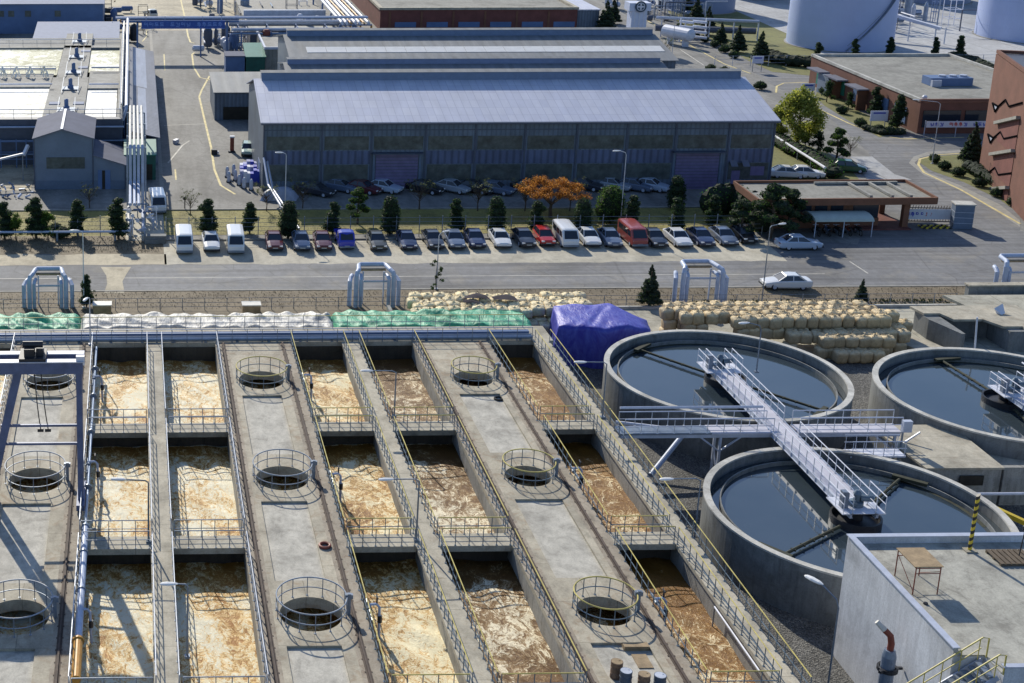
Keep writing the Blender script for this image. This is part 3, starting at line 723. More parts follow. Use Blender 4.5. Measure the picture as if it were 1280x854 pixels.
lamp(.75, 77.9, DZ, 4.0, 'dark lamp post on the narrow walkway next to the gantry deck', 175, 1.4, m='rail_blue', lift=.05)
lamp(-3.5, 108.9, DZ, 4.1, 'lamp rising in front of the boundary between green and grey tarpaulins', 250, .5, m='rail_light')
lamp(2.6, 66.2, DZ, 4.2, 'basin lamp with a white head at the near end of the left walkway', 180, .6, lift=.05)
lamp(45.9, 100.8, 4.2, 4.0, 'lamp standing on the steel bridge over the far round tank', 190, 1.1, lift=.5)
lamp(33.9, 80.2, 0, 6.2, 'lamp in the gravel yard between walkway and near round tank', 185, 1.8, lift=.1)
lamp(35.9, 66.5, 0, 6.6, 'lamp with white head close to the white building at the bottom', 120, 1.1, lift=.7, hs=1.2)
lamp(57.0, 125.7, 0, 7.8, 'tall roadside lamp between the white car and the beige bags', 20, 1.0, lift=.1)
lamp(52.1, 150.7, 0, 8.4, 'tall lamp in the lawn behind the parked cars near the round bush', 190, .8, m='rail_light', lift=.4)
lamp(28.4, 131.05, 0, 5.6, 'roadside lamp with a thin climbing shrub in front of the parked cars', 30, .5, m='rail_light')
lamp(-4.6, 126.6, 0, 7.4, 'roadside lamp next to the dark shrub left of the sandy track', 180, .4, m='rail_light')
lamp(16.2, 152.0, 0, 8.0, 'lamp at the left corner of the big warehouse by the silver cover', 180, .4, m='rail_light')
lamp(at(1165, 205).x, at(1165, 205).y, 0, 8.0, 'street lamp on the kerb nose in front of the white banner', 165, 2.4, m='rail_light')
lamp(at(838, 90).x, at(838, 90).y, 0, 9.0, 'street lamp beside the avenue behind the warehouses', 160, 1.0, m='rail_light')
# ================================================================ ROUND SETTLING TANKS
RIM = 3.3
def clarifier(cx, cy, R0, label, arm_az, arm2=None):
    t = thing('settling_tank', (cx, cy, 0), label, 'settling tank', 'round settling tanks')
    MB().ring(cx, cy, [(R0, 0), (R0, RIM - .12), (R0 - .34, RIM - .12), (R0 - .34, 1.9), (R0 - .6, 0)], 96).build('tank_wall', 'tank_concrete', t)
    MB().ring(cx, cy, [(R0 + .04, RIM - .119), (R0 + .04, RIM), (R0 - .38, RIM), (R0 - .38, RIM - .119)], 96).build('rim', 'rim_concrete', t)
    MB().ring(cx, cy, [(R0 - .34, 2.0), (R0 - .34, 2.15), (R0 - 1.0, 2.15), (R0 - 1.0, 2.0)], 96).build('overflow_channel', 'algae', t)
    MB().ring(cx, cy, [(R0 - 1.0, 2.0), (R0 - 1.0, 2.78), (R0 - 1.08, 2.78), (R0 - 1.08, 2.0)], 96).build('weir', 'tank_concrete', t)
    rw = R0 - .35; n = 64; wb = MB()
    wb.add([(cx, cy, 2.5)] + [(cx + rw * math.cos(2 * math.pi * i / n), cy + rw * math.sin(2 * math.pi * i / n), 2.5) for i in range(n)], [(0, 1 + i, 1 + (i + 1) % n) for i in range(n)])
    wb.build('tank_water', 'still_water', t)
    MB().ring(cx, cy, [(1.5, 2.3), (1.5, 2.95), (1.38, 2.95), (1.38, 2.3)], 40).build('feed_well', 'machine_dark', t)
    MB().lathe(cx, cy, [(1.37, 2.4), (1.37, 2.6), (.4, 2.75), (.4, 3.4)], 24).build('centre_column', 'machine_dark', t)
    for az in arm_az:
        a = R(az); c, s = math.cos(a), math.sin(a)
        L = MB(); p0 = (cx + 1.7 * c, cy + 1.7 * s, 2.72); p1 = (cx + (R0 - 1.3) * c, cy + (R0 - 1.3) * s, 2.72)
        L.tube([p0, p1], .1, 8)
        e = Vector(p1); q = Vector((-s, c, 0))
        L.bar(e + q * .5 + Vector((0, 0, .05)), e - q * 1.6 + Vector((.2 * c, .2 * s, .05)), .35, .2)
        for k in range(1, 6):
            u = Vector(p0).lerp(Vector(p1), k / 6); L.bar(u - q * .16, u + q * .16, .08, .12)
        L.build('skimmer_arm', 'scum', t)
    sc = MB(); sc.ring(cx, cy, [(R0 - 1.09, 2.51), (R0 - 1.35, 2.51), (R0 - 1.35, 2.505), (R0 - 1.09, 2.505)], 60, R(arm_az[0] - 50), R(arm_az[0] + 8))
    sc.build('scum_ring', 'scum', t)
    return t
clarifier(44.6, 103.05, 8.8, 'far round settling tank of dark water next to the blue tarpaulin', (127, -50))
clarifier(44.25, 81.4, 8.85, 'nearer round settling tank, partly hidden by the white building', (44, 214))
clarifier(63.55, 98.9, 8.8, 'right-hand round settling tank cut off by the picture edge', (95, 262))

def bridge(x, ya, yb, zb, w, label, near=True, far=True):
    t = thing('access_bridge', (x, (ya + yb) / 2, zb), label, 'bridge', 'steel access bridges over the tanks')
    hw = w / 2
    for sx in (-1, 1):
        g = MB().box(x + sx * hw - .04, ya, zb - .27, x + sx * hw + .04, yb, zb + .04).box(x + sx * hw - .1, ya, zb - .285, x + sx * hw + .1, yb, zb - .25)
        n = int(abs(ya - yb) / 1.2)
        for i in range(n + 1):
            yy = yb + (ya - yb) * i / n; g.box(x + sx * (hw + .045), yy - .03, zb - .24, x + sx * (hw + .09), yy + .03, zb + .03)
        g.build('girder', 'steel_light', t)
    MB().box(x - hw + .05, ya, zb - .05, x + hw - .05, yb, zb - .002).build('bridge_deck', 'deck_grey', t)
    cb = MB()
    for i in range(int(abs(ya - yb) / 2)): cb.box(x - hw + .05, yb + 1 + 2 * i, zb - .2, x + hw - .05, yb + 1.1 + 2 * i, zb - .06)
    for sx in (-1, 1):
        hx = x + sx * (hw - .06)
        for (a, b) in ((ya - .05, (ya + yb) / 2 + 1.2), ((ya + yb) / 2 - 1.2, yb + .05)):
            h = bpy.data.objects.new('handrail', MB().tube([(0, 0, 1.1), (0, b - a, 1.1)], .035, 6).tube([(0, 0, .6), (0, b - a, .6)], .025, 6).mesh('handrail', 'steel_white'))
            COL.objects.link(h); h.parent = t; h.location = Vector((hx, a, zb)) - t.location
            n = int(abs(a - b) / 1.0)
            for i in range(n + 1):
                o = bpy.data.objects.new('post', post_mesh(1.1, 'rail_light')); COL.objects.link(o); o.parent = h; o.location = (0, (b - a) * i / n, 0)
    for yy, use, s in ((ya - 1.1, far, 1), (yb + 1.1, near, -1)):
        if not use: continue
        MB().box(x - hw - .55, yy - 1.1, zb - .05, x + hw + .55, yy + 1.1, zb + .02).build('platform', 'steel_white', t)
        m = MB().lathe(x, yy, [(.42, zb + .02), (.42, zb + .3), (.2, zb + .34), (.2, zb + .8), (.26, zb + .82), (.1, zb + 1.05)], 16)
        m.tube([(x + .2, yy, zb + .5), (x + .95, yy + .1 * s, zb + .5)], .2, 12).tube([(x - .2, yy - .3, zb + .35), (x - .7, yy - .3, zb + .35)], .14, 10)
        m.build('drive_motor', 'rail_blue', t)
        MB().box(x - hw - .3, yy - .4, zb + .02, x - hw + .1, yy, zb + 1.1).build('control_box', 'rail_grey', t)
        for sx in (-1, 1):
            h = MB().tube([(x + sx * (hw + .5), yy - 1.05, zb + 1.1), (x + sx * (hw + .5), yy + 1.05, zb + 1.1)], .035, 6).tube([(x + sx * (hw + .5), yy - 1.05, zb + .6), (x + sx * (hw + .5), yy + 1.05, zb + .6)], .025, 6)
            for q in (-1.05, 0, 1.05): h.tube([(x + sx * (hw + .5), yy + q, zb), (x + sx * (hw + .5), yy + q, zb + 1.1)], .022, 6)
            h.build('platform_rail', 'steel_white', t)
        MB().tube([(x, yy, 2.7), (x, yy, zb - .06)], .25, 12).build('drive_shaft', 'machine_dark', t)
    return t
bridge(44.1, 104.2, 80.2, 3.66, 1.55, 'long white steel bridge linking the centres of two round tanks')
bridge(63.75, 99.4, 80.0, 3.66, 1.5, 'steel bridge over the right-hand round tank running out of the picture', near=False)

# cross gangway from the outer walkway to the tank bridge, on steel legs
gw = thing('gangway', (44, 92.35, 3.5), 'raised steel gangway crossing between the two round tanks', 'gangway')
MB().box(32.9, 91.75, 3.5, 39.2, 93.0, 3.62).build('deck_plate', 'rail_grey', gw)
MB().box(39.21, 91.7, 3.5, 43.45, 93.05, 3.63).build('deck_plate', 'deck_grey', gw)
MB().box(45.15, 91.7, 3.5, 52.2, 93.05, 3.63).build('deck_plate', 'deck_grey', gw)
for yy in (91.72, 92.98):
    for xa, xb in ((33.2, 43.4), (45.2, 52.2)):
        h = MB().tube([(xa, yy, 4.68), (xb, yy, 4.68)], .04, 6).tube([(xa, yy, 4.15), (xb, yy, 4.15)], .028, 6)
        h = h.build('handrail', 'steel_light', gw)
        n = int((xb - xa) / 1.05)
        for i in range(n + 1):
            o = bpy.data.objects.new('post', post_mesh(1.05, 'rail_light')); COL.objects.link(o); o.parent = h
            o.location = Vector((xa + (xb - xa) * i / n, yy, 3.63)) - gw.location
for xx in (39.9, 51.9):
    for yy in (91.9, 92.85):
        MB().bar((xx, yy, 0), (xx, yy, 3.5), .16).build('leg', 'steel_light', gw)
    MB().bar((xx, 91.9, 2.2), (xx - 1.7, 91.9, 3.5), .1).bar((xx, 91.9, 2.2), (xx + 1.7, 91.9, 3.5), .1).bar((xx, 91.9, .4), (xx, 92.85, 2.0), .08).build('brace', 'steel_light', gw)
MB().box(33.0, 91.8, 3.25, 52.2, 91.95, 3.49).box(33.0, 92.8, 3.25, 52.2, 92.95, 3.49).build('beam', 'steel_light', gw)
pp = thing('feed_pipe', (38, 93, 0), 'silver pipes meeting in an elbow beneath the steel gangway', 'pipe')
MB().tube([(35.0, 91.0, .9), (38.4, 94.2, 2.6)], .18, 12).build('pipe', 'pipe_clad', pp)
MB().tube([(38.6, 94.3, 2.3), (38.6, 94.3, 2.9)], .25, 12).build('elbow', 'steel_light', pp)
MB().tube([(34.0, 95.8, 2.6), (38.4, 94.4, 2.6)], .13, 10).build('pipe', 'steel_white', pp)
lp = thing('service_pipe', (44, 90.9, 4.6), 'long light grey pipe above the gangway handrail', 'pipe')
MB().tube([(33.4, 93.5, 4.75), (43.3, 93.5, 4.75)], .1, 8).build('pipe', 'steel_light', lp)
# second lower gangway
g2 = thing('side_platform', (51, 89.8, 2.8), 'small steel platform with handrail at the concrete chamber', 'platform')
MB().box(47.6, 89.2, 2.95, 51.3, 90.3, 3.06).build('deck_plate', 'steel_white', g2)
for yy in (89.22, 90.26):
    h = MB().tube([(47.6, yy, 4.1), (51.3, yy, 4.1)], .035, 6).tube([(47.6, yy, 3.6), (51.3, yy, 3.6)], .025, 6)
    for i in range(6): h.tube([(47.7 + i * .7, yy, 3.05), (47.7 + i * .7, yy, 4.1)], .022, 6)
    h.build('handrail', 'steel_light', g2)
for xx in (47.7, 51.1): MB().bar((xx, 89.7, 0), (xx, 89.7, 2.95), .14).build('leg', 'rail_grey', g2)
eb = thing('electrical_box', (51.9, 92.2, 2.6), 'grey electrical cabinet on a post at the corner of the concrete chamber', 'cabinet')
MB().bar((52.0, 91.2, 2.6), (52.0, 91.2, 4.2), .1).build('post', 'rail_grey', eb)
MB().box(51.9, 91.0, 3.9, 52.5, 91.35, 4.7).build('cabinet', 'steel_light', eb)

# concrete chamber on the right
ch = thing('concrete_chamber', (56, 91, 0), 'flat-topped concrete chamber between the near and right-hand tanks', 'concrete chamber')
MB().prism([(51.6, 94.6), (52.2, 88.1), (57.2, 88.1), (57.2, 94.6)], 0, 2.6).build('chamber_wall', 'wall_concrete', ch)
MB().prism([(51.5, 94.7), (52.1, 88.0), (57.3, 88.0), (57.3, 94.7)], 2.601, 2.75).build('top_slab', 'slab_concrete', ch)
MB().prism([(57.31, 88.4), (72, 88.4), (72, 94.0), (57.31, 94.0)], 0, 1.9).build('lower_slab', 'slab_concrete', ch)
MB().box(57.31, 88.0, 0, 72, 88.35, 2.75).build('parapet', 'wall_concrete', ch)
MB().box(54.4, 87.95, 1.5, 56.0, 87.99, 2.2).build('opening', 'hole_dark', ch)
MB().tube([(54.0, 86.0, 1.9), (70, 86.0, 1.9)], .1, 8).build('pipe', 'steel_white', tag(thing('rail_pipe', (54, 86, 0), 'white horizontal pipe right of the striped post', 'pipe'), None))
ym = thing('yellow_hoist', (53.9, 83.3, 0), 'yellow machine arm lying behind the near round tank at the picture edge', 'machinery')
MB().bar((53.6, 84.6, 2.2), (56.0, 82.2, 1.6), .3).build('arm', 'stripe_yellow', ym)
MB().lathe(53.7, 82.6, [(.3, .4), (.3, 1.5), (.1, 1.7)], 10).box(53.3, 82.0, 0, 54.4, 83.2, .5).build('motor', 'machine_dark', ym)

# concrete flume structure and walls at the far right
cv = thing('concrete_flume', (70, 119, 0), 'stepped concrete intake structure behind the right-hand tank', 'concrete structure')
MB().prism([(67.6, 120.3), (67.9, 118.5), (69.3, 118.5), (69.7, 117.0), (72.2, 117.0), (73.0, 115.3), (74.6, 115.3), (74.6, 114.4), (76.5, 114.4), (77.0, 120.4)], 1.85, 2.05).build('top_slab', 'slab_concrete', cv)
MB().box(69.6, 117.9, 0, 76.6, 120.2, 1.84).build('back_wall', 'tank_concrete', cv)
MB().prism([(67.9, 119.9), (67.9, 117.6), (68.9, 114.2), (69.2, 114.2), (69.2, 119.9)], 0, 1.84).build('side_wall', 'tank_concrete', cv)
MB().box(73.2, 114.6, 0, 76.0, 117.8, 1.84).build('side_wall', 'tank_concrete', cv)
MB().prism([(64.2, 116.8), (65.8, 112.9), (68.6, 112.9), (66.8, 116.8)], 0, .5).build('ramp', 'slab_concrete', cv)
MB().prism([(72.3, 123.6), (73.3, 119), (90, 119), (90, 123.6)], 1.6, 1.84).build('platform', 'yard_concrete', cv)
bw = thing('boundary_wall', (80, 124.8, 0), 'tall grey concrete wall at the right edge of the picture', 'wall')
MB().box(75.2, 124.6, 0, 95, 125.2, 2.3).build('wall', 'tank_concrete', bw)
MB().box(75.1, 124.5, 2.301, 95, 125.3, 2.42).build('coping', 'slab_concrete', bw)
tk = thing('open_channel', (78, 117, 0), 'dark open channel with pale rails beside the intake structure', 'channel')
MB().box(76.6, 112.2, 0, 90, 118.2, .9).build('channel_base', 'hole_dark', tk)
MB().box(76.8, 112.3, .91, 90, 113.2, 1.5).build('cover', 'steel_light', tk)
MB().tube([(76.8, 112.2, 2.0), (90, 112.2, 2.0)], .05, 6).tube([(78, 112.2, .9), (78, 112.2, 2.0)], .05, 6).tube([(81, 112.2, .9), (81, 112.2, 2.0)], .05, 6).build('handrail', 'steel_white', tk)
MB().bar((80, 115, 1.3), (84, 118, 1.5), 1.1, .15).build('plank', 'slab_concrete', tk)
df = tag(MB().add([(73.9, 118.4, 2.5), (74.9, 118.9, 2.75), (74.8, 118.2, 2.1), (74.4, 118.0, 2.055), (74.1, 118.3, 2.06)], [(0, 2, 1), (0, 3, 2), (0, 4, 3), (1, 2, 4, 0)]).build('plastic_sheet', 'steel_white'), 'scrap of white plastic sheet lying on the concrete intake slab', 'plastic sheet')
lpst = thing('light_mast', (66.9, 107.5, 0), 'thin white pipe that runs down and along the right-hand tank bridge', 'pipe')
MB().tube([(66.5, 108.2, 2.9), (66.3, 108.2, 5.6)], .07, 8).build('pipe', 'steel_white', lpst)
MB().tube([(65.0, 99.8, 5.25), (65.0, 82, 5.25)], .06, 8).build('pipe', 'steel_white', lpst)

# ================================================================ WHITE BUILDING, bottom right
zr = 7.3
wb_ = thing('flat_roof_building', (48, 65, 0), 'white plastered flat-roofed building in the lower right corner', 'building')
MB().prism([(38.4, 71.15), (38.4, 60.5), (39.9, 60.5), (39.9, 58.9), (60, 58.9), (60, 71.15)], 0, 6.85).build('wall', 'white_wall', wb_)
MB().prism([(38.62, 70.9), (38.62, 60.5), (39.9, 60.5), (39.9, 59.1), (60, 59.1), (60, 70.9)], 6.851, 6.93).build('roof', 'roof_concrete', wb_)
MB().box(38.4, 60.5, 6.852, 38.61, 71.15, zr).build('parapet', 'white_wall', wb_)
MB().box(38.62, 70.91, 6.852, 60, 71.15, zr).build('parapet', 'white_wall', wb_)
MB().box(39.92, 58.9, 6.852, 60, 59.09, zr).build('parapet', 'white_wall', wb_)
MB().box(38.33, 60.45, zr + .001, 38.68, 71.22, zr + .06).build('coping', 'steel_light', wb_)
MB().box(38.69, 70.87, zr + .001, 60, 71.22, zr + .06).build('coping', 'steel_light', wb_)
MB().box(39.85, 58.85, zr + .001, 60, 59.15, zr + .06).build('coping', 'steel_light', wb_)
st = thing('roof_stair', (37.5, 59.9, 3), 'outdoor stair with yellow handrails climbing to the white building roof', 'stair')
for i in range(14): MB().box(39.6 - .3 * i - .3, 59.0, 6.7 - .22 * i, 39.6 - .3 * i, 60.2, 6.76 - .22 * i).build('tread', 'rail_grey', st)
for yy in (58.95, 60.35):
    MB().bar((39.7, yy, 6.75), (35.3, yy, 3.5), .06, .25).build('stringer', 'steel_light', st)
    h = MB().tube([(39.9, yy, 6.9), (39.9, yy, 7.9), (39.6, yy, 7.95), (35.3, yy, 4.75)], .04, 6).tube([(39.6, yy, 7.4), (35.3, yy, 4.2)], .028, 6)
    for i in range(6): h.tube([(39.5 - i * .8, yy, 6.6 - i * .59), (39.5 - i * .8, yy, 7.85 - i * .59)], .025, 6)
    h.build('handrail', 'rail_yellow', st)
vp = thing('vent_stack', (37.8, 65.0, 0), 'blue-grey vent stack with rusty elbow against the white wall', 'vent pipe')
MB().tube([(37.6, 64.3, 0), (37.6, 64.3, 4.4)], .34, 16).tube([(37.6, 64.3, 4.4), (37.6, 64.3, 4.75)], [.34, .26], 16).build('stack', 'pipe_blue_grey', vp)
MB().tube([(37.6, 64.3, 4.75), (37.62, 64.3, 5.1), (37.55, 64.35, 5.5), (37.3, 64.5, 5.75)], .16, 12).build('elbow', 'rust_red', vp)
MB().tube([(37.3, 64.5, 5.75), (36.95, 64.7, 6.1)], [.16, .12], 12).build('outlet', 'pipe_white', vp)
MB().ring(37.6, 64.3, [(.39, 3.6), (.39, 3.8), (.5, 3.8), (.5, 3.6)], 16).bar((37.6, 64.3, 3.7), (38.35, 64.3, 3.7), .12).bar((37.2, 64.0, 3.75), (37.0, 63.9, 3.75), .15).build('clamp', 'machine_dark', vp)
# striped post
sp_ = thing('striped_post', (44.46, 70.06, 6.93), 'yellow and black striped post on the roof of the white building', 'post')
MB().box(44.16, 69.8, 6.935, 44.76, 70.35, 7.0).build('base_plate', 'slab_concrete', sp_)
n = 16
for m, off in (('stripe_yellow', 0), ('stripe_black', 1)):
    b = MB()
    for k in range(off, n, 2):
        za, zb2 = 7.0 + k * .2, 7.0 + (k + 1) * .2
        vs = []; q = 16
        for zz in (za, zb2):
            for i in range(q):
                a = 2 * math.pi * i / q; vs.append((44.46 + .1 * math.cos(a), 70.06 + .1 * math.sin(a), zz + .09 * math.cos(a)))
        b.add(vs, [(i, (i + 1) % q, (i + 1) % q + q, i + q) for i in range(q)])
        if k == n - 1: b.add(vs[q:], [tuple(range(q))])
    o = b.build('stripe', m, sp_); o['kind'] = 'stuff'
# scaffold trestle
sf = thing('scaffold_table', (39.8, 66.7, 6.93), 'rusty scaffold trestle with plywood top standing on the white building roof', 'scaffold')
cs = [(39.2, 65.8), (40.45, 65.8), (40.45, 67.6), (39.2, 67.6)]
for x, y in cs: MB().tube([(x, y, 6.93), (x, y, 8.45)], .03, 6).build('leg', 'rust_red', sf)
MB().box(39.1, 65.75, 8.47, 40.55, 67.65, 8.52).build('table_top', 'wood', sf)
fr = MB()
for i in range(4): a = cs[i]; b = cs[(i + 1) % 4]; fr.tube([(a[0], a[1], 8.4), (b[0], b[1], 8.4)], .028, 6)
fr.tube([(39.2, 65.8, 8.1), (40.45, 65.8, 8.1)], .022, 6).tube([(39.2, 67.6, 8.1), (40.45, 67.6, 8.1)], .022, 6)
fr.build('frame', 'rust_red', sf)
MB().tube([(39.2, 65.8, 7.1), (39.2, 67.6, 8.2)], .02, 6).build('cross_brace', 'rust_red', sf)
MB().tube([(40.45, 65.8, 8.2), (40.45, 67.6, 7.1)], .02, 6).build('cross_brace', 'rust_red', sf)
tag(MB().lathe(39.4, 64.9, [(.12, 6.93), (.1, 7.02)], 10).build('drain_cap', 'machine_dark'), 'small black drain cap on the roof below the scaffold trestle', 'drain cap')
pa = thing('wooden_pallet', (45.9, 69.0, 6.93), 'wooden pallet with a chained hook lying on the white building roof', 'pallet')
for k in range(7): MB().box(45.2 + k * .29, 68.4, 7.06, 45.42 + k * .29, 69.9, 7.1).build('slat', 'wood_dark', pa)
for k in range(3): MB().box(45.2, 68.42 + k * .66, 6.94, 47.15, 68.56 + k * .66, 7.055).build('bearer', 'wood_dark', pa)
MB().tube([(46.6, 69.2, 7.1), (46.7, 69.2, 8.6)], .03, 6).lathe(46.7, 69.2, [(.12, 8.6), (.14, 8.8), (.04, 8.9)], 8).build('hook', 'machine_dark', pa)

# ================================================================ PIPE ARCHES over the verge
def pipe_arch(x, y, w, h, label):
    t = thing('pipe_arch', (x, y, 0), label, 'pipe loop', 'insulated pipe loops beside the road')
    hw = w / 2; D = 2.1
    def loop(x0, r, hh, inset):
        # two uprights joined by a tray-shaped loop that reaches back over the verge
        c = .35
        f = [(x - hw + inset, y, 0), (x - hw + inset, y, hh - c), (x - hw + inset + .08, y + .12, hh - .1), (x - hw + inset + .25, y + .45, hh), (x - hw + inset + .1 + .35, y + D - .3, hh), (x - hw + inset + .65, y + D, hh),
             (x + hw - inset - .65, y + D, hh), (x + hw - inset - .45, y + D - .3, hh), (x + hw - inset - .25, y + .45, hh), (x + hw - inset - .08, y + .12, hh - .1), (x + hw - inset, y, hh - c), (x + hw - inset, y, 0)]
        return MB().tube(f, r, 12)
    loop(0, .21, h, .0).build('pipe', 'pipe_clad', t)
    for s in (-1, 1):
        xx = x + s * (hw - .42)
        MB().tube([(xx, y + .05, 0), (xx, y + .05, h - .75), (xx - s * .04, y + .25, h - .6), (xx - s * .1, y + .9, h - .6)], .17, 10).build('pipe', 'pipe_clad', t)
        MB().tube([(xx + s * .95, y + .4, 0), (xx + s * .95, y + .4, h - 1.0), (xx + s * .8, y + .9, h - .85), (xx + s * .6, y + 1.5, h - .85)], .2, 10).build('pipe', 'pipe_clad', t)
    MB().bar((x - hw + .4, y + .5, h - 1.1), (x + hw - .4, y + .5, h - 1.1), .14).build('beam', 'steel_light', t)
    MB().bar((x - hw + .5, y + 1.6, h - .35), (x + hw - .5, y + 1.6, h - .35), .3, .16).build('beam', 'wood', t)
    for s in (-1, 1):
        MB().bar((x + s * (hw - .75), y + 1.0, 0), (x + s * (hw - .75), y + 1.0, h - .3), .12).build('post', 'steel_light', t)
    return t
pipe_arch(-7.85, 126.6, 3.3, 3.1, 'silver insulated pipe loop at the far left beside the green tarpaulin')
pipe_arch(21.8, 126.4, 3.4, 3.4, 'silver insulated pipe loop behind the green tarpaulin left of the beige bags')
pipe_arch(51.7, 126.4, 3.6, 3.5, 'silver insulated pipe loop right of the small conifer')
pipe_arch(82.6, 127.8, 4.6, 3.4, 'silver insulated pipe loop above the grey wall at the right edge')

# ================================================================ BULK BAGS AND TARPAULINS
def bag_mesh(seed):
    rr = random.Random(seed); n = 14; lv = []
    prof = [(.40, 0), (.48, .05), (.505, .3), (.515, .62), (.50, .84), (.42, .95), (.2, .985), (.07, 1.02), (.10, 1.1)]
    vs = []; fs = []; ph = [rr.uniform(0, 6.3) for _ in range(4)]; sx = rr.uniform(.93, 1.05)
    for li, (r, z) in enumerate(prof):
        sq = 6.5 if z < .9 else (4 if z < .97 else 2)
        for k in range(n * 2):
            a = math.pi * k / n; c, s = math.cos(a), math.sin(a)
            q = r / (abs(c) ** sq + abs(s) ** sq) ** (1 / sq)
            q *= 1 + .035 * math.sin(3 * a + ph[0] + z * 3) + .025 * math.sin(7 * a + ph[1]) + rr.uniform(-.012, .012)
            if li >= 5: q *= 1 + .10 * math.sin(5 * a + ph[2])
            vs.append((c * q * sx, s * q, z + (.03 * math.sin(2 * a + ph[3]) if li > 3 else 0) + (rr.uniform(-.03, .03) if li > 5 else 0)))
    m = n * 2
    for l in range(len(prof) - 1):
        for k in range(m): fs.append((l * m + k, l * m + (k + 1) % m, (l + 1) * m + (k + 1) % m, (l + 1) * m + k))
    fs.append(tuple(reversed(range(m)))); fs.append(tuple(range((len(prof) - 1) * m, len(prof) * m)))
    b = MB().add(vs, fs)
    # lifting loops folded on the shoulders
    for a in (.8, 2.4, 3.9, 5.5):
        c, s = math.cos(a), math.sin(a)
        b.tube([(c * .5, s * .5, .75), (c * .5, s * .5, 1.0), (c * .3, s * .3, 1.08), (c * .12, s * .2, 1.03)], .022, 4)
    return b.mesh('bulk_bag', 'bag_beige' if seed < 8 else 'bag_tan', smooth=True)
BAGM = [bag_mesh(i) for i in range(16)]
BR = random.Random(5)
def bag(x, y, z, lab, group, s=1.0, tan=False, fz=1.0):
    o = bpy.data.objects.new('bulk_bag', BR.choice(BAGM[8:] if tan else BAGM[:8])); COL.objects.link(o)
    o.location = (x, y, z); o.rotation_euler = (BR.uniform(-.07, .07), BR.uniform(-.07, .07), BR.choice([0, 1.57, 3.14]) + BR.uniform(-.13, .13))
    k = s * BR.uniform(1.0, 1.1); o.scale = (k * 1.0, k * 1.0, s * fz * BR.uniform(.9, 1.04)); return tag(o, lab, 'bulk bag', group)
# right stack: stepped rows. the near edge slants away from the tank to the far right
rows = [  # (y, xa, xb, layers)
    (119.2, 45.6, 64.6, 3), (118.1, 45.0, 65.2, 3), (117.0, 46.2, 65.8, 3), (115.9, 50.2, 65.6, 3), (114.8, 54.2, 64.8, 2), (113.75, 56.5, 63.2, 2), (112.75, 57.6, 62.0, 1)]
for y, xa, xb, L in rows:
    n = int((xb - xa) / 1.03)
    for l in range(L):
        for i in range(n - (l > 1)):
            if l == 0 and 0 < i < n - 2 and y > 114: continue   # buried inside the stack
            if l == 1 and 1 < i < n - 3 and y > 116.5: continue
            lab = ['beige bulk bag in the bottom layer of the stack behind the round tanks', 'beige bulk bag in the middle layer of the stack behind the round tanks', 'beige bulk bag in the top layer of the stack behind the round tanks'][l]
            bag(xa + .5 + i * 1.03 + BR.uniform(-.06, .06) + (.3 if l == 1 else 0), y + BR.uniform(-.07, .07), .05 + l * .93, lab, 'bulk bags stacked behind the round tanks', 1.0, True)
# left stack behind the green tarpaulin
for ri, (y, xa, xb, z) in enumerate([(118.6, 25.0, 40.6, 2), (119.7, 25.2, 41.6, 2), (120.8, 25.0, 41.2, 2), (121.9, 25.4, 41.0, 2), (123.0, 26.0, 40.8, 1.3), (118.6, 33.5, 41.4, 1.05), (117.5, 33.5, 40.8, 1.1), (118.0, 33.5, 41, .05)]):
    n = int((xb - xa) / 1.04)
    for i in range(n):
        bag(xa - .8 + i * 1.04 + BR.uniform(-.08, .08), y + BR.uniform(-.08, .08), z + BR.uniform(-.12, .16), 'pale bulk bag heaped behind the green tarpaulin near the road', 'bulk bags heaped behind the green tarpaulin', 1.0, False, .82)
for x, y, s in ((29.6, 120.6, 1.5), (32.1, 120.2, 1.4), (28.9, 119.4, .9)):
    b = MB(); rr = random.Random(int(x * 10)); n = 9; vs = [(x, y, 3.25)]
    for i in range(n):
        a = 2 * math.pi * i / n; q = s * rr.uniform(.6, 1.0); vs.append((x + q * math.cos(a), y + q * .55 * math.sin(a), 3.05 + rr.uniform(-.1, .12)))
    b.add(vs, [(0, 1 + i, 1 + (i + 1) % n) for i in range(n)])
    tag(b.build('torn_sheet', 'tarp_black', smooth=True), 'scrap of torn black sheeting lying on the pale bulk bags', 'plastic sheet', 'black sheet scraps on the bags')

